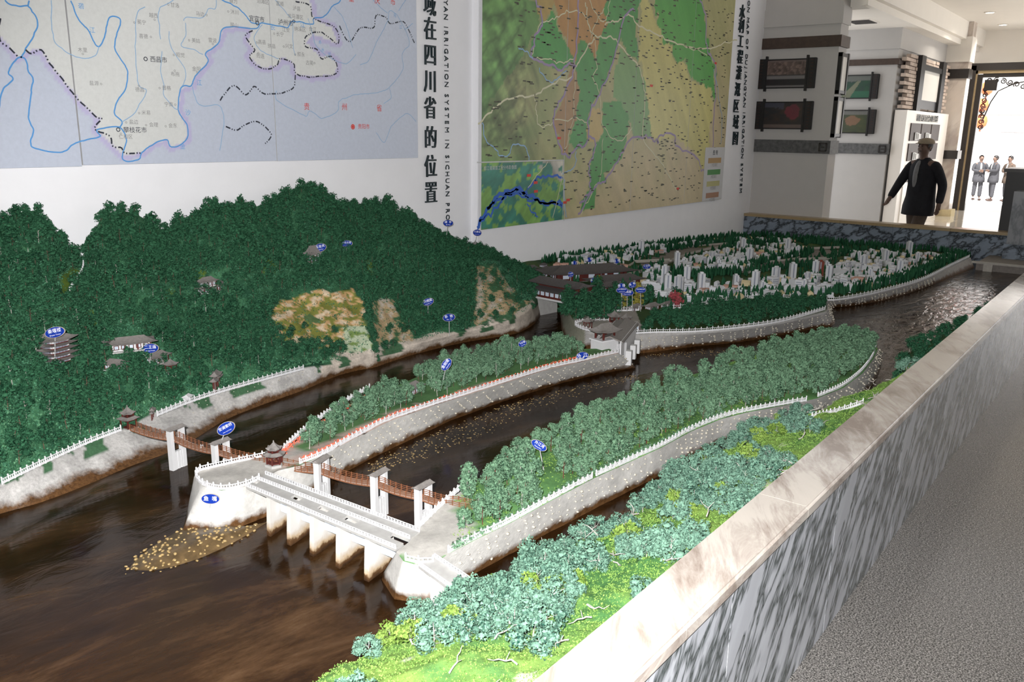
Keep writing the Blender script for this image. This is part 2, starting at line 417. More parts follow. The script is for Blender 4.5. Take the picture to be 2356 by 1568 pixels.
# granite floor on the visitors' side, laid in tiles
fl = MB(); fl.bb((-2.5, -3.2, -.06), (11.6, .735, -.012), M['granite']); fl.bb((11.6, -3.2, -.06), (14.2, 4.9, -.002), M['lobbyfloor']); fo = fl.obj('floor', kind=S)
tile = MB(); tile.box((0, 0, -.006), (.797, .797, .012), M['granite'], top=.999); tme = tile.mesh('floor_tile'); k = 0
for i in range(14):
    for j in range(4):
        x = -.1+i*.8; y = .335-j*.8
        if i < 1 and j > 2: continue
        o = link('floor_tile', tme, fo, (x, y, 0)); k += 1
sbox('floor.001', (14.2, -3.2, -.06), (19.05, 4.9, .27), M['lobbyfloor'])
ce = MB(); ce.bb((11.6, -3.2, 3.65), (19.3, 4.9, 3.8), M['ceil']); ce.bb((-2.5, -3.2, 4.2), (11.6, 4.99, 4.3), M['ceil']); ce.obj('ceiling', kind=S)  # higher near part is unseen, extended over the hall to keep the sun out
sf = MB(); sf.bb((11.95, 3.45, 3.27), (17.4, 4.9, 3.65), M['ceil']); sf.bb((11.6, 3.30, 3.36), (19.0, 3.45, 3.65), M['ceil']); sf.bb((11.6, 3.38, 3.27), (19.0, 3.45, 3.36), M['ceil']); sf.obj('ceiling.001', kind=S)
m = MB()
for k in range(9): m.box((13.0+k*.05, 3.9, 3.262), (.028, .30, .012), M['dark'])
m.box((13.2, 3.9, 3.266), (.50, .36, .008), M['ceil']); m.obj('ceiling_vent', label='small slotted air vent in the dropped ceiling behind the first pillar', category='vent')
for (x, y) in ((16.2, 2.8), (18.04, 2.88), (17.6, 2.0)):
    t = empty('downlight', (x, y, 3.65), {16.2: 'recessed ceiling downlight highest in the photo, nearest the camera', 18.04: 'middle recessed ceiling downlight of the three in the lobby', 17.6: 'recessed ceiling downlight lowest and rightmost, nearest the doorway'}[x], 'ceiling light', 'lobby downlights')
    m = MB(); m.lathe((x, y, 3.65), [(.085, 0), (.085, -.012), (.065, -.015), (.062, -.004)], M['cream'], 20); m.obj('trim_ring', t)
    m = MB(); m.lathe((x, y, 3.643), [(.0, 0.002), (.060, 0), (.060, -.004), (.0, -.005)], M['downlight'], 20); m.obj('bulb', t)

# pillars of the gallery
def pillar(name, x0, x1, y0, y1, band, low, front, side=None):
    m = MB(); m.bb((x0, y0, 0), (x1, y1, 3.66), front)
    m.bb((x0-.02, y0-.02, band[1]+.14), (x1+.02, y1, 3.30), front)
    o = m.obj(name, kind=S)
    m = MB(); m.bb((x0-.03, y0-.03, band[0]), (x1+.03, y1, band[1]), M['brownband']); m.obj('band', o)
    m = MB(); m.bb((x0-.025, y0-.025, low[0]), (x1+.02, y1, low[1]), M['stoneband']); m.obj('carved_band', o)
    m = MB()
    for yy in (y0+.07, y0+1.02):
        if yy > y1-.06: continue
        for dy, dz, sx in ((-.05, 0, .02), (.05, 0, .02), (0, -.05, .10), (0, .05, .10), (0, 0, .04)):
            m.box((x0-.03, yy+dy*.9, (low[0]+low[1])/2+dz), (.012, sx, .10 if sx == .02 else .018), M['dark'])
    if m.v: m.obj('carved_motif', o)
    return o
M['stoneband'] = plain('grey_stone_band', (.085, .085, .085), .6, .4, .5, 22, bump=.3)
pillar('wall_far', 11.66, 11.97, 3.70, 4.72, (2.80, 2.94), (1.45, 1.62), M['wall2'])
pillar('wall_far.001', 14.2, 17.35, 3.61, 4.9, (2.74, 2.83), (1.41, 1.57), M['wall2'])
m = MB(); m.bb((17.35, 3.22, .27), (17.65, 4.9, 3.66), M['wallmarble']); m.bb((17.3, 3.2, 2.98), (17.7, 4.9, 3.4), M['cream']); o = m.obj('wall_far.002', kind=S)
m = MB(); m.bb((17.31, 3.19, 2.70), (17.66, 4.9, 2.86), M['dark']); m.bb((17.31, 3.19, 1.30), (17.66, 4.9, 1.45), M['dark']); m.obj('band', o)
m = MB(); m.bb((17.28, 3.16, .27), (17.64, 3.61, .39), M['yelwall']); m.obj('baseboard', o)
# wall with the street doorway
m = MB(); m.bb((19.0, 3.44, .27), (19.3, 4.9, 3.66), M['cream']); m.bb((19.0, -3.2, 3.05), (19.3, 3.44, 3.66), M['cream']); m.obj('wall_far.003', kind=S)
do = MB(); do.bb((18.9, 3.36, .27), (19.1, 3.46, 3.02), M['dark']); do.bb((18.9, -3, 2.93), (19.1, 3.46, 3.06), M['dark']); dr = do.obj('door_1', kind=S)
m = MB(); m.bb((18.93, 3.33, .27), (19.07, 3.36, 2.93), M['kerbstone']); m.bb((18.93, -3, 2.87), (19.07, 3.36, 2.93), M['kerbstone']); m.obj('inner_trim', dr)
m = MB(); m.bb((18.96, 3.24, .27), (19.04, 3.33, 2.86), M['dark']); m.bb((18.96, -3, 2.80), (19.04, 3.24, 2.87), M['dark']); m.obj('door_jamb', dr)
# carved scrollwork corner
m = MB()
def scroll(cx, cz, r, turns=1.6, a0=0, sg=1):
    pts = []
    for i in range(20):
        t = i/19; a = a0+sg*t*turns*2*PI; rr = r*(1-.75*t); pts.append((19.0, cx-rr*math.cos(a), cz+rr*math.sin(a)))
    m.tube(pts, .012, M['dark'], 5)
for i in range(9): scroll(3.12-i*.115, 2.72-.015*i*i*.35+.03, .055, 1.5, i, 1 if i % 2 else -1)
for i in range(8): scroll(3.17+.0*i, 2.58-i*.10, .05, 1.5, i*2, -1 if i % 2 else 1)
m.box((19.0, 3.09, 2.66), (.05, .22, .2), M['dark']); m.tube([(19., 2.95, 2.55), (19., 3.05, 2.35), (19., 3.15, 2.0)], .012, M['dark']); m.tube([(19., 2.2, 2.78), (19., 2.7, 2.68), (19., 2.95, 2.55)], .012, M['dark'])
m.obj('carved_corner', dr)

# ------------------------------------------------------------------ street outside
sbox('street_ground', (19.3, -12, -.95), (60, 20, -.71), M['pave'])
m = MB(); m.bb((19.05, -3.2, -.9), (22, 4.9, .24), M['pave']); m.obj('street_steps', kind=S)
t = empty('street_building', (47, 6, -.71), 'pale two storey street building seen through the doorway', 'building')
m = MB(); m.bb((47, -4, -.71), (49, 14, 8), M['facade']); m.obj('wall', t)
m = MB(); m.bb((46.1, -4, 2.7), (47, 14, 2.95), M['roof']); m.obj('awning', t)
for yy, zz, hh in ((6.3, 4.2, 1.5), (4.2, 4.3, 1.6), (8.2, 4.2, 1.5), (6.4, -.1, 2.0), (4.3, 0., 2.2), (2.1, 0, 2.2)):
    m = MB(); m.bb((46.94, yy-.55, zz), (47, yy+.55, zz+hh), M['facadetrim']); m.bb((46.9, yy-.03, zz), (46.95, yy+.03, zz+hh), M['facade']); m.obj('window', t)
def lantern(c, lab, sz=.22):
    t = empty('street_lantern', tuple(c), lab, 'lantern', 'red lanterns outside the doorway')
    m = MB(); m.lathe(c, [(.45*sz, -.95*sz), (.8*sz, -.7*sz), (sz*.95, 0), (.8*sz, .7*sz), (.45*sz, .95*sz)], M['lantern'], 14); m.obj('shade', t, True)
    for dz in (.95, -1.07): m = MB(); m.lathe((c[0], c[1], c[2]+dz*sz), [(.5*sz, 0), (.5*sz, .12*sz)], M['kerbstone'], 12); m.obj('cap', t)
    m = MB(); m.tube([(c[0], c[1], c[2]-1.05*sz), (c[0], c[1], c[2]-1.6*sz)], [.05*sz, .16*sz], M['lantern'], 6); m.obj('tassel', t)
    m = MB(); m.tube([(c[0], c[1], c[2]+1.0*sz), (c[0], c[1], c[2]+1.9*sz)], .03*sz, M['dark'], 5); m.obj('cord', t)
for px, py, lab in ((2271, 203, 'red lantern hanging highest, half behind the carved door corner'), (2260, 242, 'red lantern hanging in the middle of the row outside the doorway'), (2257, 279, 'lowest red lantern with a tassel, outside the doorway')):
    lantern(PXX(px, py, 26), lab, .165)

# ------------------------------------------------------------------ picture frames, shelf unit
def pic(name, loc, wid, hei, face, cols, lab, paint):
    # scroll-shaped black frame: two side bars with knobs, picture between. local: x across, z up, y = out of the wall (-)
    t = empty(name, loc, lab, 'picture', 'black framed photographs on the pillars', rz=0 if face == 'y' else PI/2*-1)
    def A(mb, nm): me = mb.mesh(nm); return link(nm, me, t)
    m = MB(); m.box((0, .0, 0), (wid, .03, hei*.9), M['frame']); A(m, 'backing')
    for s in (-1, 1):
        m = MB(); m.box((s*wid*.43, -.02, 0), (wid*.13, .04, hei*.92), M['frame']); m.box((s*wid*.355, -.026, 0), (wid*.03, .05, hei*1.08), M['frame'])
        for k in range(9): m.box((s*wid*.44, -.042, -hei*.4+k*hei*.1), (wid*.05, .008, hei*.035), M['shelfdark'])
        A(m, 'side_bar')
    for q in (-1, 1): m = MB(); m.box((0, -.02, q*hei*.43), (wid*.72, .035, hei*.03), M['frame']); A(m, 'rail')
    nx, nz = 40, 26; V = []; Cc = []
    for i in range(nz):
        for j in range(nx):
            u, v = j/(nx-1), i/(nz-1); V.append(((u-.5)*wid*.70, -.019, (v-.5)*hei*.82)); Cc.append(paint(u, v))
    me = npmesh('photograph', V, gridfaces(nz, nx), [M['print']], col=np.array(Cc)); link('photograph', me, t)
def n2(u, v, s, k=0): return float(fbm(np.array([u*s, v*s, k*3.7]), 1, 4, k))
def pt1(u, v):
    a = n2(u, v, 9, 1)
    if v > .45: return np.array((.10, .07, .06))*(1+a*.8+.8*(math.sin(u*40+a*6) > .6)) if v < .95 else (.16, .12, .11)
    if v > .40: return (.03, .03, .03)
    if v > .30: return (.16, .15, .15)
    return (.012+.01*abs(a), .012, .014) if v > .06 else (.16, .15, .15)
def pt2(u, v):
    a = n2(u, v, 7, 2)
    if (u-.72)**2*3+(v-.66)**2 < .09+a*.05: return (.12+a*.05, .02, .03)
    if v > .75-a*.2 and u < .5: return (.05, .05, .07)
    return (.03+.03*a, .02+.01*a, .016) if v > .15 else (.11, .08, .07)
def pt3(u, v):
    a = n2(u, v, 7, 3)
    if v > .78+a*.1: return (.10, .11, .10)
    if abs(u-.65+.5*(.8-v)) < .05+.12*(.8-v): return (.14, .15, .10)
    return (.015, .05+.02*a, .03) if v > .3 else (.02, .10, .055)
def pt4(u, v):
    a = n2(u, v, 6, 4)
    if v > .8: return (.12, .12, .11)
    if (u-.5)**2+(v-.55)**2 < .05+a*.05: return (.16, .09, .05)
    return (.04+.02*a, .05+.02*a, .02)
pic('framed_photograph', (11.645, 4.35, 2.48), .78, .42, 'x', 0, 'framed photograph of a bare wood by the water, upper one on the near pillar', pt1)
pic('framed_photograph', (11.645, 4.34, 1.94), .78, .40, 'x', 0, 'framed photograph of a red blossoming tree, lower one on the near pillar', pt2)
pic('framed_photograph', (14.185, 4.20, 2.425), .72, .40, 'x', 0, 'framed photograph of a green valley, upper one on the far pillar', pt3)
pic('framed_photograph', (14.185, 4.19, 1.90), .72, .40, 'x', 0, 'framed photograph of a golden plain, lower one on the far pillar', pt4)
for z, lab in ((2.47, 'narrow framed photograph seen edge on, upper one on the side of the near pillar'), (1.92, 'narrow framed photograph seen edge on, lower one on the side of the near pillar')):
    t = empty('framed_photograph', (11.82, 3.69, z), lab, 'picture')
    m = MB(); m.bb((11.68, 3.66, z-.24), (11.96, 3.70, z+.24), M['screen']); m.obj('photograph', t)
    m = MB()
    for x in (11.69, 11.95): m.bb((x-.02, 3.645, z-.26), (x+.02, 3.7, z+.26), M['frame'])
    m.bb((11.67, 3.65, z+.21), (11.97, 3.7, z+.25), M['frame']); m.bb((11.67, 3.65, z-.25), (11.97, 3.7, z-.21), M['frame']); m.obj('side_bar', t)
# bright leaflet cupboard on the far pillar's side (face y = 3.6)
t = empty('leaflet_cupboard', (15.6, 3.5, .27), 'white cupboard with dark leaflet pigeonholes under the brick panel', 'cupboard')
m = MB(); m.bb((14.25, 3.40, .27), (17.2, 3.575, 2.08), M['bookunit']); m.obj('body', t)
xs = [14.55, 15.25, 15.95, 16.6]
for i in range(3):
    for r in range(3):
        z0 = .98+.31*r+.02*(r > 0)
        m = MB(); m.bb((xs[i], 3.385, z0), (xs[i+1]-.06, 3.405, z0+.27), M['shelfdark']); m.obj('pigeonhole', t)
for r, i in ((2, 0), (2, 1), (1, 0), (1, 1), (0, 0), (0, 1)):
    z0 = .98+.31*r+.02
    m = MB()
    for q in range(3): m.box((xs[i]+.34+q*.07, 3.375-.008*q, z0+.07), (.16, .01, .12-.02*q), M['magazine'])
    o = m.obj('leaflets', label='pale leaflets in a pigeonhole of the white cupboard, %s row, %s column' % (('bottom', 'middle', 'top')[r], ('left', 'second')[i]), category='leaflets')
for x in (14.5, 15.2, 15.9):
    m = MB(); m.bb((x, 3.385, .32), (x+.66, 3.40, .92), M['bookunit']); d = m.obj('door', t)
    m = MB(); m.bb((x+.05 if x > 15.5 else x+.56, 3.365, .74), (x+.08 if x > 15.5 else x+.59, 3.385, .80), M['dark']); m.obj('handle', d)
text('lettering', '清朝 民国 历史治水图书资料', .12, frame_mx((15.6, 3.39, 1.97), (1, 0, 0), (0, 0, 1)), M['black'], t, .002)
# brick panel, each course of single bricks
t = empty('brick_panel', (15.8, 3.52, 2.10), 'whitewashed brick panel around the hanging scroll board on the far pillar', 'wall panel')
brk = MB(); brk.box((0, 0, 0), (.56, .07, .048), M['brickwood']); bme = brk.mesh('brick')
for r in range(14):
    for c in range(5):
        x = 14.42+.57*c+(.20 if r % 2 else 0)+.0
        if 14.8 < x < 16.9 and False: continue
        link('brick', bme, t, (x+.1-15.8, -.0+rnd.uniform(-.012, .012), .03+r*.058))
t = empty('scroll_board', (15.9, 3.5, 2.5), 'white scroll board in a black wooden frame hung on the brick panel', 'board')
m = MB(); m.bb((15.2, 3.46, 2.2), (16.4, 3.50, 2.72), M['screen']); m.obj('sheet', t)
m = MB(); m.bb((15.2, 3.455, 2.12), (16.4, 3.505, 2.26), M['frame']); m.obj('lower_panel', t)
for x in (15.0, 16.5):
    m = MB(); m.bb((x-.12, 3.42, 2.02), (x+.14, 3.52, 2.92), M['frame']); m.obj('side_post', t)
m = MB(); m.bb((15.0, 3.43, 2.72), (16.6, 3.52, 2.80), M['frame']); m.obj('rail', t)

# ------------------------------------------------------------------ parapet round the model

pw = MB(); pw.bb((-1.6, .745, 0), (11.5, .86, .575), M['conc']); pwo = pw.obj('wall_right', kind=S)
pm = {}
for i in range(15):
    x0 = -1.6+i*.875; m = MB(); m.bb((0, 0, 0), (.872, .016, .573), M['facemarble'])
    o = link('marble_panel', m.mesh('marble_panel'), pwo, (x0, .729, 0))
for i in range(17):
    x0 = -2.465+i*.815
    if x0 > 11.3: continue
    L = min(.8135, 11.45-x0); bm = bmesh.new(); bmesh.ops.create_cube(bm, size=1)
    for v in bm.verts: v.co.x = x0+(v.co.x+.5)*L; v.co.y = .80+v.co.y*.162; v.co.z = .5925+v.co.z*.035
    bmesh.ops.bevel(bm, geom=[e for e in bm.edges if abs(e.verts[0].co.x-e.verts[1].co.x) > .5 and e.verts[0].co.z > .6], offset=.008, segments=3, affect='EDGES')
    me = bpy.data.meshes.new('coping_slab'); bm.to_mesh(me); bm.free(); me.materials.append(M['coping']); link('coping_slab', me, pwo)
m = MB(); m.bb((11.5, 1.42, 0), (11.66, 4.72, .575), M['conc']); eo = m.obj('wall_far.004', kind=S)
for i in range(5):
    y0 = 1.42+i*.66; m = MB(); m.bb((11.484, y0, 0.2), (11.50, y0+.658, .573), M['endmarble']); m.obj('marble_panel', eo)
for i in range(5):
    y0 = 1.42+i*.66; m = MB(); m.bb((11.47, y0, .575), (11.69, y0+.658, .612), M['kerbstone']); m.obj('coping_slab', eo)
# corner block and black cabinet at the far right
t = empty('corner_block', (11.45, 1.30, 0), 'grey marble corner block at the right end of the far parapet', 'pedestal')
m = MB(); m.bb((11.25, .90, 0), (11.62, 1.46, .50), M['endmarble']); m.obj('base', t)
m = MB(); m.bb((11.28, .95, .50), (11.60, 1.44, 1.10), marble('pale_grey_marble', (.30, .31, .33), (.2, .21, .23), 4, (0, 0, 0), (1, 1, .5), .12)); m.obj('block', t)
t = empty('black_cabinet', (11.8, 1.2, 0), 'black lacquered cabinet standing behind the grey corner block', 'cabinet')
m = MB(); m.bb((11.70, .5, 0), (12.3, 1.60, 1.30), M['frame']); m.obj('body', t)
m = MB(); m.bb((11.67, .46, 1.30), (12.33, 1.63, 1.34), M['dark']); m.obj('top', t)

# ================================================================== THE RELIEF MODEL
ZW = .25
m = MB(); m.bb((-1.6, .862, .05), (11.482, 4.70, .12), M['conc']); m.obj('floor.002', kind=S)
wv = MB(); nx, ny = 60, 24
wv.add([(-1.58, .865, ZW), (11.48, .865, ZW), (11.48, 4.70, ZW), (-1.58, 4.70, ZW), (-1.58, .865, .13), (11.48, .865, .13), (11.48, 4.70, .13), (-1.58, 4.70, .13)],
       [(0, 1, 2, 3), (7, 6, 5, 4), (0, 4, 5, 1), (1, 5, 6, 2), (2, 6, 7, 3), (3, 7, 4, 0)], M['water'])
wo = wv.obj('river_water', label='dark brown shallow river water winding between the model banks', category='water')

GREEN = np.array((.035, .11, .045)); EARTH = np.array((.42, .25, .12)); GREY = np.array((.42, .41, .40)); PALE = np.array((.50, .44, .38))
def px_cols(w, spec, base):
    C = np.tile(np.array(base, float), (len(w), 1))
    for poly, col, soft in spec:
        jit = soft*1.0
        nx_ = fbm(np.c_[w[:, 0]/30, w[:, 1]/30, w[:, 0]*0], 1, 3, 5)*jit; ny_ = fbm(np.c_[w[:, 0]/30, w[:, 1]/30, w[:, 0]*0+9], 1, 3, 8)*jit
        k = inpoly(w[:, 0]+nx_, w[:, 1]+ny_, poly); C[k] = col(w[k]) if callable(col) else col
    return C
# ---- the wooded mountain against the map wall
wat = [(-70, 1215), (0, 1190), (100, 1165), (200, 1128), (300, 1085), (380, 1058), (440, 1028), (520, 975), (600, 940), (700, 903), (780, 868), (870, 846), (960, 818), (1060, 793), (1150, 778), (1212, 760), (1245, 727), (1266, 690), (1268, 668)]
wall_ = [(-70, 1140, .36), (0, 1118, .36), (100, 1067, .36), (200, 1022, .36), (300, 982, .36), (360, 950, .36), (430, 925, .36), (505, 902, .36), (600, 875, .36), (700, 848, .36), (775, 838, .33), (855, 815, .33), (950, 792, .33), (1055, 766, .34), (1140, 745, .36), (1204, 722, .38), (1232, 690, .40), (1248, 668, .38), (1250, 655, .38)]
rid = [(-70, 505), (0, 503), (85, 488), (182, 590), (236, 500), (300, 488), (388, 532), (450, 488), (510, 472), (570, 480), (640, 455), (705, 428), (780, 480), (860, 466), (950, 512), (1035, 560), (1095, 580), (1140, 605), (1165, 622)]
R0 = [PZ(x, y, .235) for x, y in wat]; R1 = [PZ(x, y, z) for x, y, z in wall_]; R2 = [PYY(x, y, 4.78) for x, y in rid]
MT = loft([R0, R1, R2], [14, 110], 330, [0, 0.02])
flat = MT.reshape(-1, 3); w2 = W(flat); h = (flat[:, 2]-.36).clip(0, .3)/.3
disp = fbm(flat, 3.0, 5, 3)*.085*h+fbm(flat, 18, 3, 4)*.016*(flat[:, 2] > .30)
def gau(cx, cy, rx, ry, a, rot=0):
    dx, dy = w2[:, 0]-cx, w2[:, 1]-cy; c, s = math.cos(rot), math.sin(rot); u, v = (dx*c+dy*s)/rx, (-dx*s+dy*c)/ry
    return a*np.exp(-(u*u+v*v))
disp += gau(730, 740, 95, 60, -.07)+gau(845, 720, 22, 110, .07, -.12)+gau(935, 700, 55, 80, -.05)+gau(1150, 680, 22, 100, .05, -.35)+gau(1090, 690, 25, 80, -.04, -.2)+gau(560, 600, 90, 70, .05)+gau(230, 640, 40, 120, -.05)+gau(1205, 690, 15, 60, .04, -.4)
nrm = -(np.array([.45, .75, -.5])); nrm = nrm/np.linalg.norm(nrm)
disp[flat[:, 1] > 4.70] *= .3
flat = flat+disp[:, None]*nrm; flat[:, 1] = np.minimum(flat[:, 1], np.where(flat[:, 0] > 5.64, 4.715, 4.785)); MT = flat.reshape(MT.shape)
QUARRY = [(622, 715), (650, 690), (700, 672), (760, 668), (820, 662), (838, 700), (848, 760), (868, 840), (850, 850), (815, 836), (780, 815), (730, 795), (690, 790), (640, 775), (622, 745)]
CLIFF = [(1085, 615), (1140, 605), (1160, 640), (1200, 690), (1240, 690), (1262, 690), (1230, 750), (1150, 775), (1110, 765), (1085, 730), (1095, 690)]
CLIFF2 = [(858, 690), (900, 690), (925, 730), (960, 790), (990, 800), (870, 842), (858, 760)]
PATCH = [[(140, 632), (168, 618), (190, 630), (172, 662), (140, 680)], [(186, 725), (214, 712), (230, 740), (200, 755)], [(380, 668), (400, 660), (400, 690), (378, 695)], [(600, 600), (640, 600), (640, 625), (605, 630)], [(440, 615), (475, 620), (470, 640), (445, 640)], [(840, 600), (870, 610), (860, 650), (835, 640)]]
def q_col(w):
    n = fbm(np.c_[w[:, 0]/14, w[:, 1]/8, w[:, 0]*0], 1, 4, 11); n2 = fbm(np.c_[w[:, 0]/50, w[:, 1]/25, w[:, 0]*0], 1, 2, 12)
    C = np.where((n > -.02)[:, None], np.array((.52, .33, .16)), np.array((.19, .20, .045)))
    C = np.where(((n > .18))[:, None], np.array((.62, .50, .36)), C); C = np.where((n2 < -.24)[:, None], np.array((.09, .15, .06)), C)
    k = (w[:, 0] > 790)&(w[:, 1] > 750); C[k] = np.where((n[k] > -.1)[:, None], np.array((.42, .48, .34)), np.array((.16, .24, .07))); return C
def c_col(w):
    n = fbm(np.c_[w[:, 0]/12, w[:, 1]/22, w[:, 0]*0], 1, 4, 13)
    C = np.where((n > -.12)[:, None], np.array((.42, .31, .18)), np.array((.05, .12, .055))); return np.where((n > .25)[:, None], np.array((.48, .42, .35)), C)
def g_col(w):
    n = fbm(np.c_[w[:, 0]/20, w[:, 1]/20, w[:, 0]*0], 1, 5, 14); n = (n*1.4+.5).clip(0, 1)[:, None]
    return np.array((.012, .055, .028))*(1-n)+np.array((.05, .155, .075))*n
w2 = W(flat); C = g_col(w2)
C2 = px_cols(w2, [(QUARRY, q_col, 22), (CLIFF, c_col, 14), (CLIFF2, c_col, 14)]+[(p, (.10, .16, .025), 10) for p in PATCH], (0, 0, 0)); k = C2.sum(1) > 0; C[k] = C2[k]
rows = np.repeat(np.arange(MT.shape[0]), MT.shape[1])
foot = (rows <= 14) | ((w2[:, 0] > 760) & (rows <= 15+8*(fbm(flat, 6, 3, 21)+.4)))
nn = fbm(flat, 14, 4, 22)[:, None]
C[foot] = (np.where(w2[:, 0:1] > 740, PALE, GREY)*(1+.45*nn))[foot]
gr = foot & (rows > 9) & (fbm(flat, 9, 3, 31) > .12); C[gr] = (.05, .12, .06)
nr, nc = MT.shape[:2]; Fm = gridfaces(nr, nc)[:, ::-1]
mo = link('model_mountain', npmesh('model_mountain', flat, Fm, [M['terrain']], col=C, smooth=True)); tagp(mo, 'steep forested model mountain with bare ochre cliffs against the map wall', 'model landscape'); add_bvh(flat, Fm)

# ---- the near grassy bank along the parapet
nbw = [(540, 1730), (670, 1630), (712, 1580), (790, 1520), (890, 1468), (1010, 1410), (1120, 1362), (1205, 1318), (1310, 1262), (1455, 1185), (1565, 1105), (1655, 1045), (1760, 985), (1870, 965), (1985, 928), (2040, 908)]
nbx = [.75, 1.05, 1.25, 1.5, 1.75, 2.0, 2.3, 2.55, 2.85, 3.2, 3.6, 3.95, 4.35, 4.75, 5.15, 5.6]
A1 = [PZ(x, y, .355) for x, y in nbw]; A0 = [p+np.array([-.02, .05, -.12]) for p in A1]
A2 = [(x, .864, .50) for x in nbx]
NB = loft([A0, A1, A2], [6, 60], 300, [0, .03]); fl_ = NB.reshape(-1, 3); fl_ = fl_+np.array([0, 0, 1])*((fbm(fl_, 5, 4, 41)*.05+fbm(fl_, 30, 3, 42)*.010)*(fl_[:, 1] < 9))[:, None]; fl_[:, 2] = np.minimum(fl_[:, 2], .558+(fl_[:, 1] > 1.0)*.05)
fl_[:, 1] = np.maximum(fl_[:, 1], .864); NB = fl_.reshape(NB.shape)
n1 = (fbm(fl_, 7, 4, 43)*1.5+.5).clip(0, 1)[:, None]; C = np.array((.055, .15, .045))*(1-n1)+np.array((.17, .27, .06))*n1
n3 = fbm(fl_, 9, 4, 44); C[n3 > .42] = (.38, .42, .30); 
rows = np.repeat(np.arange(NB.shape[0]), NB.shape[1]); C[(rows < 6)] = (.45, .44, .42)
Fn = gridfaces(*NB.shape[:2]); nb = link('near_grass_bank', npmesh('near_grass_bank', fl_, Fn, [M['terrain']], col=C, smooth=True)); tagp(nb, 'bright green grassy model bank running along the marble parapet', 'model landscape'); add_bvh(fl_, Fn)
fbw = [(2062, 905), (2066, 868), (2074, 838), (2095, 806), (2135, 787), (2200, 762)]; fbx = [5.75, 6.0, 6.25, 6.6, 7.2, 8.0]
FB = loft([[PZ(x, y, .34)+np.array([0, .03, -.105]) for x, y in fbw], [PZ(x, y, .34) for x, y in fbw], [(x, .864, .42) for x in fbx]], [4, 20], 60, [0, .03]); q = FB.reshape(-1, 3); q = q+np.array([0, 0, 1])*(fbm(q, 9, 3, 45)*.02)[:, None]
Cq = np.tile((.04, .10, .035), (len(q), 1)); Fq = gridfaces(*FB.shape[:2]); fb = link('far_grass_bank', npmesh('far_grass_bank', q, Fq, [M['terrain']], col=Cq, smooth=True)); tagp(fb, 'small dark green bank farther along against the parapet', 'model landscape'); add_bvh(q, Fq)

# ---- the city plain
k0 = [(1284, 662), (1289, 735), (1297, 782), (1345, 806), (1440, 818), (1500, 814), (1600, 800), (1700, 790), (1800, 773), (1880, 758), (1922, 748), (1918, 712), (1962, 706), (2040, 692), (2130, 664), (2200, 637), (2243, 620)]
k1 = [(1300, 650, .38), (1300, 690, .42), (1330, 752, .38), (1390, 768, .38), (1440, 771, .38), (1500, 767, .38), (1600, 765, .38), (1700, 756, .38), (1800, 741, .38), (1880, 723, .38), (1903, 714, .38), (1906, 692, .34), (1960, 686, .34), (2040, 669, .34), (2125, 644, .34), (2190, 612, .34), (2233, 592, .34)]
k2 = [(1176, 607), (1240, 597), (1310, 588), (1370, 580), (1430, 572), (1490, 564), (1550, 557), (1610, 548), (1670, 541), (1716, 536)]
K2 = [PYY(x, y, 4.715) for x, y in k2]+[PXX(x, y, 11.48) for x, y in ((1790, 542), (1860, 548), (1930, 555), (2010, 563), (2080, 570), (2150, 577), (2225, 584))]
CT = loft([[PZ(x, y, .235) for x, y in k0], [PZ(*p) for p in k1], K2], [8, 70], 360, [0, 0]); q = CT.reshape(-1, 3); q[:, 0] = np.minimum(q[:, 0], 11.482); q[:, 1] = np.minimum(q[:, 1], 4.715)
rows = np.repeat(np.arange(CT.shape[0]), CT.shape[1]); wq = W(q)
n1 = (fbm(q, 3, 4, 51)*1.6+.5).clip(0, 1)[:, None]; C = np.array((.020, .055, .018))*(1-n1)+np.array((.055, .095, .022))*n1
C[rows <= 8] = (.36, .35, .34)
C[(rows <= 8) & (wq[:, 0] < 1345)] = (.22, .22, .17)
LID = [(1395, 700), (1460, 705), (1480, 760), (1340, 760), (1300, 740)]
C = np.where((inpoly(wq[:, 0], wq[:, 1], LID) & (rows > 8))[:, None], np.array((.30, .28, .25)), C)
q[rows > 10] += np.array([0, 0, 1])*(fbm(q[rows > 10], 4, 3, 52)*.012)[:, None]
FC = gridfaces(*CT.shape[:2]); FC = FC[:, ::-1]
ct = link('city_plain', npmesh('city_plain', q, FC, [M['bank']], col=C)); tagp(ct, 'flat dark green model plain that carries the miniature city, with stone banks', 'model landscape'); add_bvh(q, FC)
# tunnel mouth land beyond the far water
tm = MB(); a = PZ(2240, 606, .36); 
t = empty('far_weir', (11.0, 1.35, .25), 'low dark weir wall with a pale rail crossing the far end of the river', 'weir')
m = MB(); m.bb((10.65, .87, .13), (11.48, 1.62, .33), M['road']); m.obj('deck', t)
m = MB(); m.bb((10.60, .87, .33), (10.64, 1.66, .352), M['kerb']); m.obj('rail', t)
for y in (.87, 1.45): m = MB(); m.bb((10.60, y, .25), (10.63, y+.09, .33), M['kerb']); m.obj('post', t)

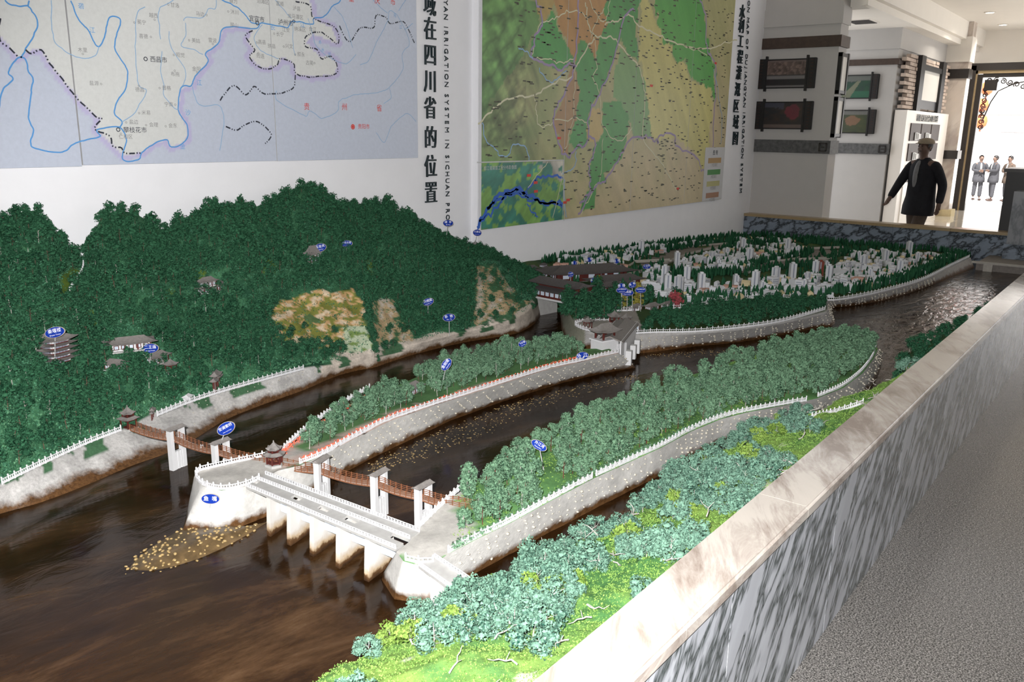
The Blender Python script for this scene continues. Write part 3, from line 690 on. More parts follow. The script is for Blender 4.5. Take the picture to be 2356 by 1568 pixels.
# ---- the two dyke islands
def island(name, label, top, bot, ztop, path=None, zc=.235, topcol=(.05, .12, .05)):
    T = [PZ(x, y, ztop) for x, y in top]; cen = np.mean(T, 0)
    B = []
    for i, b in enumerate(bot):
        if b is None:
            d = T[(i+1) % len(T)]-T[i-1]; nn_ = np.array([d[1], -d[0], 0]); nn_ /= np.linalg.norm(nn_)
            c1, c2 = T[i]+nn_*.05, T[i]-nn_*.05
            B.append(np.array([*(c1 if not inside2(c1, T) else c2)[:2], zc]))
        else: B.append(PZ(*b, zc))
    def dense(L, n=6):
        L = np.array(L); k = len(L); out = []
        for i in range(k):
            for j in range(n): out.append(L[i]*(1-j/n)+L[(i+1) % k]*j/n)
        return np.array(out)
    TD, BD = dense(T), dense(B); n = len(TD); NV = 8
    side = np.array([BD*(1-v)+TD*v for v in np.linspace(0, 1, NV)]); s2 = side.copy().reshape(-1, 3)
    s2 += (fbm(s2, 12, 4, 61)*.012)[:, None]*np.array([.5, .5, 0])*np.repeat(np.r_[np.ones(NV-1), 0], n)[:, None]
    F_ = []
    for i in range(NV-1):
        for j in range(n): a = i*n+j; b = i*n+(j+1) % n; F_ += [(a, b, b+n), (a, b+n, a+n)]
    # top: triangulated with inner points
    t2 = [Vector(p[:2]) for p in TD]; mn = TD.min(0); mx = TD.max(0); g = []
    for x in np.arange(mn[0], mx[0], .035):
        ys = np.arange(mn[1], mx[1], .035); k = inpoly(np.full(len(ys), x), ys, TD[:, :2])
        g += [Vector((x, y)) for y in ys[k]]
    vs, _, fs, *_r = delaunay_2d_cdt(t2+g, [], [list(range(n))], 1, 1e-5)
    tv = np.array([(v[0], v[1], ztop) for v in vs]); nz = fbm(tv, 9, 3, 62)*.012; d0 = np.array([min(1, 1)]*len(tv)); nz[:n] = 0; tv[:, 2] += nz
    off = len(s2); V = np.vstack([s2, tv]); Ft = [(f[0]+off, f[1]+off, f[2]+off) for f in fs if len(f) == 3]
    nn_ = fbm(V, 13, 4, 63)[:, None]; C = np.tile((.50, .49, .47), (len(V), 1))*(1+.25*nn_)
    g1 = (fbm(tv, 6, 4, 64)*1.6+.5).clip(0, 1)[:, None]; C[off:] = np.array(topcol)*(1-g1)+np.array(topcol)*1.9*g1
    wt = W(tv)
    if path:
        for poly, c in path: C[off:][inpoly(wt[:, 0], wt[:, 1], poly)] = c
    F_ = np.array(F_+Ft); me = npmesh(name, V, F_, [M['bank']], col=C)
    bm = bmesh.new(); bm.from_mesh(me); bmesh.ops.recalc_face_normals(bm, faces=bm.faces); bm.to_mesh(me); bm.free()
    o = link(name, me); tagp(o, label, 'model landscape'); add_bvh(V, F_)
    return o, T, B, TD, BD
def inside2(p, T): return bool(inpoly(np.array([p[0]]), np.array([p[1]]), [q[:2] for q in T])[0])
PAV = (.40, .385, .36); PINK = (.44, .34, .30)
i1top = [(446, 1098), (452, 1084), (470, 1078), (535, 1063), (597, 1051), (640, 1041), (702, 1002), (785, 950), (855, 912), (1003, 848), (1103, 813), (1200, 798), (1296, 797), (1342, 802), (1400, 801), (1424, 812), (1340, 832), (1250, 853), (1130, 891), (1000, 932), (900, 967), (820, 1006), (740, 1048), (690, 1070), (640, 1082), (600, 1104), (560, 1120), (510, 1128), (465, 1118)]
i1bot = [(428, 1190), (436, 1160), None, None, None, None, None, None, None, None, None, None, None, None, (1440, 822), (1466, 848), (1385, 862), (1300, 882), (1160, 926), (1040, 970), (955, 1012), (870, 1052), (790, 1094), (735, 1130), (690, 1160), (630, 1190), (560, 1218), (490, 1242), (415, 1232)]
isl1, T1, B1, TD1, BD1 = island('narrow_dyke_island', 'narrow pointed dyke island with paved tip and pale stone banks under the cable bridge', i1top, i1bot, .40,
    [([(440, 1105), (450, 1075), (600, 1045), (660, 1030), (760, 1040), (640, 1085), (560, 1125), (460, 1125)], PAV),
     ([(640, 1080), (740, 1050), (900, 968), (1130, 892), (1430, 816), (1430, 800), (1120, 880), (890, 952), (730, 1025), (680, 1050)], PINK),
     ([(630, 1042), (700, 990), (850, 905), (865, 912), (720, 1000), (650, 1050)], PINK)], topcol=(.06, .13, .05))
i2top = [(912, 1268), (945, 1243), (962, 1209), (1010, 1163), (1066, 1126), (1140, 1082), (1240, 1022), (1320, 975), (1410, 932), (1490, 900), (1570, 870), (1650, 842), (1710, 822), (1785, 800), (1872, 782), (1950, 774), (1995, 778), (2012, 785), (2019, 803), (2010, 825), (1985, 858), (1940, 892), (1880, 916), (1800, 933), (1720, 948), (1660, 963), (1590, 992), (1520, 1030), (1440, 1066), (1366, 1100), (1270, 1150), (1175, 1202), (1100, 1238), (1030, 1274), (1000, 1296), (962, 1300), (928, 1290)]
i2bot = [(872, 1335)]+[None]*17+[(2034, 812), (2028, 850), (2012, 885), (1980, 918), (1900, 952), (1800, 975), (1725, 1000), (1660, 1020), (1590, 1055), (1520, 1098), (1460, 1130), (1380, 1170), (1270, 1228), (1180, 1278), (1130, 1305), (1075, 1335), (1040, 1372), (990, 1398), (905, 1386)]
isl2, T2, B2, TD2, BD2 = island('wide_wooded_island', 'wide wooded dyke island with white balustrades and cobbled stone banks', i2top, i2bot, .40,
    [([(905, 1270), (960, 1210), (1060, 1115), (1075, 1125), (1050, 1170), (1100, 1230), (1030, 1275), (960, 1302)], PAV)], topcol=(.07, .16, .055))
# wet stony spit off the island's tip
m = MB(); sp = [[PZ(270, 1318, .24), PZ(265, 1325, .24), PZ(290, 1330, .24)], [PZ(330, 1262, .24), PZ(345, 1285, .262), PZ(370, 1325, .24)], [PZ(385, 1225, .24), PZ(420, 1255, .275), PZ(470, 1292, .24)], [PZ(420, 1205, .24), PZ(490, 1225, .285), PZ(560, 1245, .24)], [PZ(450, 1180, .24), PZ(540, 1210, .27), PZ(640, 1195, .24)]]
G = resample([np.ravel(r) for r in sp], 26).reshape(26, 3, 3); G = np.array([resample(r, 14) for r in G]); m.grid(G.tolist(), M['spit'] if 'spit' in M else M['wetrock']) if False else None
M['wetrock'] = plain('wet_brown_rock', (.10, .065, .03), .3, .6, .6, 30, bump=.4)
m.grid(G.tolist(), M['wetrock']); spo = m.obj('stony_spit', smooth=True, label='wet brown spit studded with golden cobbles, off the fish-mouth tip', category='model landscape')

ico = bmesh.new(); bmesh.ops.create_icosphere(ico, subdivisions=2, radius=1); cv = np.array([v.co for v in ico.verts]); cf = np.array([[v.index for v in f.verts] for f in ico.faces]); ico.free()
ico = bmesh.new(); bmesh.ops.create_icosphere(ico, subdivisions=1, radius=1); cv1 = np.array([v.co for v in ico.verts]); cf1 = np.array([[v.index for v in f.verts] for f in ico.faces]); ico.free()
cobm = {k: npmesh('cobble', cv1*(1+.1*rng.standard_normal((len(cv1), 1)))*np.array([1, .75, .55]), cf1, [M[k]], smooth=True) for k in ('cobble', 'cobblewet')}
def cobbles(par, pts, mat, size, n_ind=290):
    pts = [np.array(p) for p in pts]; pts.sort(key=lambda p: np.linalg.norm(p-EYE)); off = np.array(par.location)
    for p in pts[:n_ind]:
        s = size*rnd.uniform(.75, 1.25); link('cobble', cobm[mat], par, tuple(p-off), (rnd.uniform(-.3, .3), rnd.uniform(-.3, .3), rnd.uniform(0, 6)), s)
    rest = pts[n_ind:]
    if rest:
        Vs = []; Fs = []
        for i, p in enumerate(rest):
            Vs.append(cv1*size*rnd.uniform(.75, 1.25)*np.array([1, .8, .55])+p-off); Fs.append(cf1+i*len(cv1))
        o = link('cobble', npmesh('cobbles', np.vstack(Vs), np.vstack(Fs), [M[mat]], smooth=True), par); o['kind'] = 'stuff'
def bank_pts(TD, BD, i0, i1, sp=.038, v0=.28, v1=.9, rows=5):
    out = []; L = 0
    for i in range(i0, i1):
        a, b = TD[i], TD[i+1]; L += np.linalg.norm((a+BD[i]-b-BD[i+1])/2)
        while L > sp:
            L -= sp
            for r in range(rows):
                v = v0+(v1-v0)*(r+.5*((len(out)//rows) % 2)*.8)/(rows-.5); p = (BD[i]*(1-v)+TD[i]*v)
                if 30 < W(p)[0] < 2150 and rnd.random() < .93: out.append(p+np.array([rnd.uniform(-.006, .006), rnd.uniform(-.006, .006), rnd.uniform(-.003, .003)]))
    return out
cobbles(isl1, bank_pts(TD1, BD1, 15*6, 23*6, .042), 'cobble', .0068)
cobbles(isl2, bank_pts(TD2, BD2, 18*6, 33*6, .044), 'cobble', .0072)
tp = [PZ(*p) for p in k1]; kb = [PZ(x, y, .235) for x, y in k0]
TDc, BDc = resample(tp, 170), resample(kb, 170); cobbles(ct, bank_pts(TDc, BDc, 42, 168, .06, .25, .85, 5), 'cobble', .0085, 290)
TDm, BDm = resample(R1, 200), resample(R0, 200); cobbles(mo, bank_pts(TDm, BDm, 66, 105, .045, .45, .9, 4), 'cobble', .005, 120)
sp_pts = []
for i in range(1, 25):
    for j in range(2, 13):
        if rnd.random() < .75: sp_pts.append(G[i][j]+np.array([rnd.uniform(-.012, .012), rnd.uniform(-.012, .012), .001]))
cobbles(spo, sp_pts, 'cobblewet', .0078)
# golden gravel washed along the foot of the narrow island
def gravel(name, line_a, line_b, n, lab, mat='cobblewet', size=.005):
    A = resample([PZ(x, y, ZW) for x, y in line_a], 200); B = resample([PZ(x, y, ZW) for x, y in line_b], 200); Vs = []; Fs = []
    for i in range(n):
        k = rng.integers(0, 199); f = rng.random()**1.4; p = A[k]*(1-f)+B[k]*f+np.array([rng.normal()*.01, rng.normal()*.01, -.0015]); Vs.append(cv1*size*rng.uniform(.5, 1.3)*np.array([1, 1, .6])+p); Fs.append(cf1+i*len(cv1))
    o = link(name, npmesh(name, np.vstack(Vs), np.vstack(Fs), [M[mat]], smooth=True)); tagp(o, lab, 'gravel', kind='stuff')
gravel('river_gravel', [(850, 1068), (960, 1015), (1100, 958), (1220, 915), (1460, 862)], [(860, 1085), (990, 1050), (1120, 1000), (1250, 935), (1470, 870)], 900, 'golden wet gravel in the brown water along the narrow island')
gravel('river_gravel', [(1480, 815), (1600, 808), (1700, 798)], [(1490, 826), (1610, 820), (1700, 808)], 160, 'scattered wet gravel at the foot of the far embankment')

# ================================================================== THE WALL MAPS
def ribbon(mb, pts, wd, y, mat, dash=None):
    P = [np.array(p) for p in pts]; d = [0]
    for a, b in zip(P, P[1:]): d.append(d[-1]+np.linalg.norm(b-a))
    if dash:
        out = []; pos = 0; k = 0; X = np.array([p[0] for p in P]); Z = np.array([p[2] for p in P])
        while pos < d[-1]:
            L = dash[k % len(dash)]
            if k % 2 == 0:
                q = np.linspace(pos, min(pos+L, d[-1]), 4); seg = [np.array([np.interp(t, d, X), y, np.interp(t, d, Z)]) for t in q]; strip(mb, seg, wd, y, mat)
            pos += L; k += 1
    else: strip(mb, P, wd, y, mat)
def strip(mb, P, wd, y, mat):
    vs = []; n = len(P)
    for i in range(n):
        t = P[min(i+1, n-1)]-P[max(i-1, 0)]; L = math.hypot(t[0], t[2]) or 1; nx_, nz_ = -t[2]/L*wd/2, t[0]/L*wd/2
        vs += [(P[i][0]+nx_, y, P[i][2]+nz_), (P[i][0]-nx_, y, P[i][2]-nz_)]
    mb.add(vs, [(2*i, 2*i+1, 2*i+3, 2*i+2) for i in range(n-1)], mat)
def wig(pts, y, amp=.004, n=10, seed=0):
    P = [PYY(px, py, y) for px, py in pts]; k = max(12, (len(P)-1)*n); Q = resample(P, k)
    Q[:, 0] += fbm(Q, 25, 3, seed+1)*amp*2; Q[:, 2] += fbm(Q, 25, 3, seed+2)*amp*2; return Q
Z1 = lambda L: [(x/2.356, y/2.356) for x, y in L]           # points read off an enlarged view of the left map
M['mapblue'] = plain('map_river_blue', (.10, .30, .62), .4, .3, .05); M['mapblue2'] = plain('map_stream_blue', (.26, .42, .62), .4, .3, .05)
M['mapblack'] = plain('map_border_black', (.03, .035, .05), .4, .3, .05); M['mapgrey'] = plain('map_lettering_grey', (.24, .24, .24), .4, .3, .05)
M['mapred'] = plain('map_red', (.62, .05, .03), .4, .3, .05); M['maptxtblue'] = plain('map_lettering_blue', (.12, .33, .62), .4, .3, .05)
YM = 4.752
lm = empty('wall_map', (3.4, YM, 2.0), 'large pale province map with blue rivers on the wall behind the mountain', 'map')
SICH = Z1([(-40, -60), (-40, 160), (60, 265), (100, 315), (150, 275), (225, 270), (270, 345), (380, 480), (430, 545), (520, 630), (550, 640), (520, 700), (600, 780), (660, 840), (765, 830), (830, 780), (900, 755), (930, 800), (1010, 760), (1010, 690), (970, 600), (975, 480), (1040, 465), (1060, 410), (1130, 330), (1110, 290), (1180, 240), (1215, 150), (1330, 145), (1370, 165), (1340, 220), (1380, 270), (1350, 310), (1420, 370), (1500, 355), (1530, 310), (1590, 340), (1605, 400), (1700, 418), (1820, 400), (1825, 340), (1780, 300), (1740, 310), (1660, 230), (1700, 185), (1830, 235), (1800, 150), (1700, 100), (1680, 0), (1650, -60)])
def mapgrid(name, x0, x1, z0, z1, n, y, fn, parent):
    k = max(2, int(n*(z1-z0)/(x1-x0))); X, Zz = np.meshgrid(np.linspace(x0, x1, n), np.linspace(z0, z1, k)); V = np.stack([X.ravel(), np.full(X.size, y), Zz.ravel()], 1)
    C = fn(V, W(V)); me = npmesh(name, V-np.array(parent.location), gridfaces(k, n), [M['print']], col=C); return link(name, me, parent)
def dist_poly(w, poly):
    P = np.array(poly); best = np.full(len(w), 1e9)
    for a, b in zip(P, np.roll(P, -1, 0)):
        d = b-a; t = (((w[:, :2]-a)@d)/max(1e-9, d@d)).clip(0, 1); best = np.minimum(best, np.linalg.norm(w[:, :2]-(a+t[:, None]*d), axis=1))
    return best
def lmap(V, w):
    ins = inpoly(w[:, 0], w[:, 1], SICH); C = np.where(ins[:, None], np.array((.62, .63, .62)), np.array((.50, .54, .64)))
    d = dist_poly(w, SICH); k = (~ins) & (d < 11); C[k] = (.47, .44, .64)
    k2 = (w[:, 0] > 500)&(w[:, 1] > 205)&(w[:, 0] < 640); return C
pl, pr = PYY(171, 200, YM)[0], PYY(629, 200, YM)[0]; xl, xr, zb = 1.2, 4.955, 1.475
zt = 3.1
for a, b, dz in ((xl, pl-.004, -.004), (pl+.004, pr-.003, .002), (pr+.003, xr, 0)):
    m = MB(); m.bb((a, YM+.0005, zb+dz), (b, 4.788, zt), M['white']); m.obj('panel', lm)
    mapgrid('printed_sheet', a, b, zb+dz, zt, int((b-a)*70), YM, lmap, lm)
for x in (pl+.012, pr+.02):
    m = MB(); m.bb((x-.012, YM-.0006, zb), (x+.035, YM-.0003, zt), M['seamtape'] if 'seamtape' in M else M['wall']); 
y2 = YM-.0012
blue_thick = [[(0, 580), (10, 490), (70, 430), (40, 390), (70, 350), (100, 315), (135, 320), (150, 385), (180, 430), (170, 510), (150, 630), (180, 710), (165, 770), (190, 805), (340, 822), (420, 770), (540, 740), (530, 700), (650, 690), (690, 760), (665, 830), (680, 875), (750, 865), (770, 825), (830, 780), (900, 757), (932, 800), (1010, 762), (1015, 690), (970, 600), (975, 490), (990, 465), (1035, 465), (1060, 410), (1130, 330), (1110, 290), (1180, 240), (1215, 150), (1380, 155), (1420, 125), (1520, 140), (1560, 150), (1590, 115), (1690, 130), (1700, 100), (1760, 90), (1800, 40), (1850, 0)],
    [(385, 0), (420, 100), (475, 160), (530, 250), (560, 220), (590, 100), (640, 95), (650, 130), (620, 250), (650, 310), (690, 380), (685, 470), (640, 540), (620, 610), (660, 655), (650, 690)],
    [(1200, 0), (1300, 50), (1360, 120), (1400, 125)], [(30, 0), (80, 35), (150, 35)], [(110, 315), (150, 260), (205, 140), (165, 50), (150, 30), (160, 0)]]
blue_thin = [[(275, 0), (290, 200), (340, 265), (400, 305), (470, 320), (520, 300), (530, 250)], [(785, 40), (740, 80), (735, 300), (750, 460), (795, 490), (760, 560), (720, 620), (660, 660)], [(870, 215), (860, 60), (905, 20), (940, 0)], [(880, 280), (870, 380), (885, 460), (890, 520), (950, 585), (970, 590)], [(912, 170), (930, 260), (1000, 370), (1000, 440), (985, 465)], [(995, 115), (1010, 95), (1100, 95), (1130, 45), (1165, 45), (1170, 0)], [(1000, 120), (1010, 190), (985, 250), (1050, 270), (1105, 300)],
    [(1040, 465), (1060, 540), (1100, 575), (1190, 575), (1215, 650), (1200, 740), (1190, 815)], [(1490, 0), (1560, 80), (1580, 100)], [(1420, 130), (1380, 200), (1400, 260), (1440, 290), (1510, 320)], [(1590, 120), (1590, 250), (1600, 300)], [(1670, 100), (1700, 200), (1720, 260), (1800, 320), (1880, 345), (1930, 295)],
    [(1500, 490), (1500, 540), (1600, 600), (1660, 625), (1680, 600), (1750, 640), (1830, 600), (1840, 550), (1920, 515), (2030, 505), (2110, 475), (2180, 380), (2180, 290), (2220, 240), (2195, 160), (2150, 80), (2110, 60), (2100, 120), (2040, 230), (2000, 330), (1950, 350)], [(2195, 160), (2240, 130)], [(2020, 0), (2100, 70)], [(2200, 0), (2160, 60)], [(2040, 720), (2085, 770), (2120, 690), (2200, 615), (2255, 660)], [(2110, 480), (2120, 530), (2080, 560)], [(1810, 40), (1860, 100), (1880, 150), (1900, 220), (1910, 260)]]
m = MB()
for i, L in enumerate(blue_thick): ribbon(m, wig(Z1(L), y2, .005, 8, i), .0075, y2, M['mapblue'])
m.obj('printed_rivers', lm, kind='stuff')
m = MB()
for i, L in enumerate(blue_thin): ribbon(m, wig(Z1(L), y2-.0002, .005, 8, i+40), .0045, y2-.0002, M['mapblue2'])
m.obj('printed_streams', lm, kind='stuff')
m = MB()
for i, L in enumerate([[(0, 100), (0, 215), (60, 265), (100, 315)], [(140, 270), (165, 290), (225, 270), (270, 345), (330, 420), (385, 490), (430, 545), (520, 630), (550, 640), (515, 700), (600, 740), (610, 790), (655, 800), (680, 830), (765, 828)], [(1370, 165), (1330, 195), (1380, 270), (1350, 310), (1420, 370), (1500, 355), (1520, 315), (1590, 345), (1605, 400), (1700, 415), (1820, 400), (1825, 350), (1790, 305), (1745, 320), (1720, 270), (1655, 250), (1665, 190), (1740, 175), (1830, 235), (1820, 150), (1700, 100), (1680, 30), (1600, 5)],
        [(1600, 405), (1580, 485), (1440, 510), (1380, 470), (1330, 515), (1265, 465), (1190, 550)], [(1225, 685), (1285, 705), (1330, 675), (1400, 660), (1470, 730), (1430, 785)], [(1840, 140), (1870, 200), (1900, 225), (1950, 155), (2025, 150), (2040, 80), (2090, 95), (2120, 130), (2190, 120), (2250, 240)]]):
    ribbon(m, wig(Z1(L), y2-.0004, .004, 8, i+80), .009, y2-.0004, M['mapblack'], dash=(.034, .010, .007, .010, .007, .012))
m.obj('printed_border', lm, kind='stuff')
def maptext(px, py, s, hpx, mat, y=None, par=None, **kw):
    y = y or y2-.0006; P = PYY(px, py, y); sz = hpx*1.02*W(P)[2]/F; text('lettering', s, sz, frame_mx(P, WALLX, WALLY), mat, par or lm, 0, **kw)
for x, y, s in [(440, 35, '砻'), (500, 165, '江'), (1080, 450, '江'), (1020, 612, '沙'), (990, 795, '金'), (1478, 150, '长'), (1640, 135, '江'), (2140, 85, '乌'), (2172, 148, '江'), (1735, 230, '赤'), (1750, 272, '水'), (1785, 296, '河')]: maptext(x/2.356, y/2.356, s, 14 if x < 1700 else 9, M['maptxtblue'])
for x, y, s in [(948, 30, '甘洛'), (832, 85, '越西'), (768, 122, '冕宁'), (778, 198, '喜德'), (448, 272, '木里'), (510, 452, '盐源'), (758, 487, '德昌'), (903, 478, '普格'), (950, 403, '布拖'), (978, 300, '昭觉'), (1062, 222, '美姑'), (1152, 220, '雷波'), (1085, 78, '马边'), (1272, 68, '沐川'), (1270, 138, '屏山'), (1065, 375, '金阳'), (915, 567, '宁南'), (792, 612, '米易'), (725, 662, '盐边'), (833, 677, '会理'), (937, 682, '会东'), (682, 742, '仁和区'), (1518, 187, '长宁'), (1550, 163, '江安'), (1627, 160, '纳溪区'), (1695, 160, '合江'), (1420, 230, '高县'), (1473, 252, '珙县'), (1567, 252, '兴文'), (1632, 296, '叙永'), (1412, 305, '筠连'), (1678, 342, '古蔺'), (1608, 48, '泸县'), (1517, 22, '富顺'), (1425, 10, '沿滩区'), (1602, 92, '龙马潭区'), (1265, 8, '犍为')]:
    maptext(x/2.356, y/2.356, s, 11, M['mapgrey'])
for x, y, s in [(860, 325, '西昌市'), (733, 706, '攀枝花市'), (1392, 105, '宜宾市'), (1548, 125, '泸州市')]: maptext(x/2.356, y/2.356, s, 14, M['mapblack'])
for x, y, s in [(1663, 580, '贵'), (1868, 582, '州'), (2056, 588, '省'), (2045, 5, '庆'), (2130, 12, '市'), (1905, -6, '重')]: maptext(x/2.356, y/2.356, s, 17, M['mapred'])
maptext(1972/2.356, 687/2.356, '贵阳市', 12, M['mapred'])
def ring(mb, px, py, r, mat, solid=False, y=None):
    y = y or y2-.0006; P = PYY(px, py, y); R = r*W(P)[2]/F; n = 14; vs = []
    for k in range(n):
        a = 2*PI*k/n
        for q in (R, R*.62 if not solid else 0): vs.append((P[0]+q*math.cos(a), y, P[2]+q*math.sin(a)))
    mb.add(vs, [(2*k, 2*k+1, (2*k+3) % (2*n), (2*k+2) % (2*n)) for k in range(n)], mat)
m = MB(); ring(m, 335, 135.5, 5, M['mapblack']); ring(m, 272, 298, 5, M['mapblack']); ring(m, 592, 53, 5, M['mapblack']); ring(m, 676, 49, 4, M['mapblack'])
for x, y in [(912, 25), (838, 107), (728, 122), (818, 200), (449, 292), (548, 455), (753, 465), (865, 477), (947, 383), (942, 298), (1025, 218), (1153, 238), (1120, 82), (1237, 62), (1068, 391), (950, 567), (754, 613), (684, 663), (792, 678), (898, 684), (655, 724), (1486, 182), (1392, 230), (1538, 252), (1600, 296), (1400, 288), (1705, 342)]: ring(m, x/2.356, y/2.356, 2.4, M['mapgrey'])
m.obj('town_mark', lm, kind='stuff')
m = MB(); ring(m, 812, 291.5, 6, M['mapred']); ring(m, 812, 291.5, 3.3, M['mapred'], True); m.obj('city_mark', lm, kind='stuff')

# ---- big wall lettering (raised characters glued on the wall)
def wallword(s, pts, y, hpx, lab, mat, sx=.75, ex=.008):
    root = empty('wall_lettering', tuple(PYY(*pts[0], y)), lab, 'lettering')
    for ch, p in zip(s, pts):
        P = PYY(p[0], p[1], y); text('character', ch, hpx*W(P)[2]/F*1.12, frame_mx(P, WALLX, WALLY), mat, root, ex, sx=sx)
M['inkteal'] = plain('raised_black_lettering', (.008, .02, .025), .45, .4, .1)
wallword('域在四川省的位置', [(989, 14), (990, 70), (990, 130), (990, 190), (990, 252), (991, 320), (991, 386), (992, 446)], 4.778, 48, 'column of large raised black characters beside the pale map', M['inkteal'], .80)
def vertical_english(s, p0, p1, y, hpx, lab):
    a, b = PYY(*p0, y), PYY(*p1, y); root = empty('wall_lettering', tuple(a), lab, 'lettering')
    cu_len = a[2]-b[2]; size = hpx*W((a+b)/2)[2]/F*1.38
    TEXTS_len.append((s, size, cu_len)); adv = cu_len/len(s)
    wd = [(.45 if c in 'I ' else 1.0 if c in 'MW' else .85 if c in 'GNOQDH' else .75) for c in s]; tot = sum(wd); z = 0
    for c, wv_ in zip(s, wd):
        zc = z+wv_/2; z += wv_
        if c == ' ': continue
        P = a+(b-a)*(zc/tot); text('letter', c, size, frame_mx(P, (0, 0, -1), (1, 0, 0)), M['inkteal'], root, .004)
TEXTS_len = []
vertical_english('DUJIANGYAN IRRIGATION SYSTEM IN SICHUAN PRO', (1024, -118), (1030, 508), 4.778, 13, 'narrow column of raised black English capitals beside the large characters')
wallword('江堰水利工程灌溉区域图', [(1712, -62), (1709, -24), (1708, 30), (1706, 62), (1704, 97), (1703, 133), (1700, 170), (1697, 208), (1694, 246), (1693, 283), (1692, 320)], 4.708, 30, 'column of raised black characters at the right edge of the green map', M['inkteal'], .9)
vertical_english('IRRIGATION MAP OF DUJIANGYAN IRRIGATION SYSTEM', (1727, -92), (1704, 446), 4.708, 12, 'narrow column of raised capitals at the far right of the map wall')

# ---- green relief map
YR = 4.69
rm = empty('wall_map', (8, YR, 2.0), 'large green and ochre relief map of the irrigated plain on the right-hand wall', 'map')
Z2 = lambda L: [(900+x/2.7395, y/2.7395) for x, y in L]
RG = [(Z2([(545, -10), (900, -10), (940, 60), (930, 150), (800, 400), (620, 640), (600, 760), (545, 780)]), (.075, .16, .045)),
  (Z2([(900, -80), (1045, -80), (1020, 50), (960, 140), (920, 60)]), (.28, .20, .06)),
  (Z2([(1010, 60), (1045, 170), (1100, 260), (1150, 370), (1120, 430), (1060, 440), (1010, 410), (890, 365), (895, 240), (930, 160), (1000, 100)]), (.045, .20, .045)),
  (Z2([(1010, -80), (1380, -80), (1650, -80), (1600, 10), (1560, 60), (1550, 200), (1560, 380), (1490, 330), (1450, 240), (1400, 380), (1310, 600), (1250, 700), (1230, 900), (1170, 940), (1130, 900), (1140, 800), (1170, 740), (1185, 550), (1155, 380)]), (.05, .20, .05)),
  (Z2([(1010, -80), (1380, -80), (1340, 60), (1355, 150), (1310, 240), (1285, 365), (1255, 330), (1230, 260), (1195, 250), (1160, 385), (1125, 330), (1100, 240), (1060, 170), (1040, 100)]), (.30, .16, .05)),
  (Z2([(1600, -80), (1640, 50), (1690, 200), (1740, 260), (1800, 400), (1850, 380), (1880, 500), (2010, 560), (2030, 640), (1990, 1060), (1950, 1080), (1930, 980), (1800, 870), (1680, 880), (1640, 870), (1600, 500), (1560, 350), (1570, 80)]), (.37, .34, .12)),
  (Z2([(1650, -80), (1950, -80), (1985, 200), (2010, 320), (2040, 400), (2040, 640), (2010, 560), (1900, 500), (1850, 370), (1810, 400), (1740, 260), (1720, 280), (1680, 150)]), (.06, .24, .045)),
  (Z2([(1450, 300), (1540, 380), (1600, 510), (1640, 860), (1530, 880), (1490, 720), (1400, 600), (1400, 500)]), (.13, .24, .09)),
  (Z2([(1340, 640), (1450, 630), (1500, 750), (1480, 900), (1440, 1000), (1370, 1090), (1340, 1080), (1350, 1140), (1290, 1160), (1270, 1300), (1190, 1350), (1190, 1270), (1240, 1200), (1255, 1050), (1290, 900), (1330, 850)]), (.055, .21, .05)),
  (Z2([(1255, 690), (1330, 690), (1330, 840), (1280, 900), (1230, 870)]), (.36, .27, .10)),
  (Z2([(1155, 410), (1190, 560), (1160, 760), (1120, 830), (1115, 980), (1090, 970), (1060, 930), (1055, 870), (1030, 810), (1030, 730), (1085, 600), (1130, 470)]), (.25, .15, .065))]
INS = Z2([(540, 1023), (1085, 1008), (1089, 1392), (540, 1450)])
def rmap(V, w):
    px, py = w[:, 0], w[:, 1]; q = (py*0)
    n = fbm(V, 3, 5, 71); n2 = fbm(V*np.array([1, 1, .6])+V[:, [2, 1, 0]]*.6, 9, 5, 72); rel = np.abs(fbm(V+V[:, [2, 1, 0]]*np.array([-.8, 0, 0]), 6, 4, 73))
    f = ((px-1110)/220+n*.9).clip(0, 1)[:, None]
    C = np.array((.10, .17, .055))*(1-f)+np.array((.26, .25, .115))*f
    f2 = ((px-1350)/250+(py-330)/200+n).clip(0, 1)[:, None]; C = C*(1-f2)+np.array((.36, .30, .18))*f2
    jx, jy = fbm(V, 14, 3, 74)*9, fbm(V, 14, 3, 75)*9
    for poly, c in RG: C[inpoly(px+jx, py+jy, poly)] = c
    C *= (1+.5*n2*np.where(px < 1240, 1.5, .35))[:, None]; k = (px < 1210) & (py < 340); C[k] *= (.6+2.2*rel[k])[:, None].clip(.5, 1.5)
    k = inpoly(px, py, INS); t = fbm(V, 12, 4, 76); C[k] = np.where((t[k] > .05)[:, None], np.array((.10, .20, .045)), np.array((.02, .11, .08)))*(1+1.2*rel[k])[:, None]
    k2 = k & ((px-1180)/115+(385-py)/60+t*.8 > .75); C[k2] = np.array((.30, .29, .25))*(1+.9*n2[k2])[:, None]
    return (C*1.45).clip(.01, .9)
bx = [5.66, PYY(1300, 300, YR)[0], PYY(1458, 300, YR)[0], PYY(1584, 300, YR)[0], 10.60]
zr0, zr1 = .855, 3.6
for a, b in zip(bx, bx[1:]):
    m = MB(); m.bb((a+.002, YR+.0005, zr0), (b-.002, 4.718, zr1), M['white']); m.obj('panel', rm)
    mapgrid('printed_sheet', a+.003, b-.003, zr0, zr1, int((b-a)*62), YR, rmap, rm)
M['mapcream'] = plain('map_road_cream', (.62, .60, .42), .4, .3, .05); M['maplilac'] = plain('map_border_lilac', (.33, .26, .42), .4, .3, .05); M['mapdeep'] = plain('map_inset_river', (.03, .12, .50), .4, .3, .05); M['maptiny'] = plain('map_tiny_print', (.06, .06, .035), .4, .3, .05)
ya = YR-.0012; m = MB()
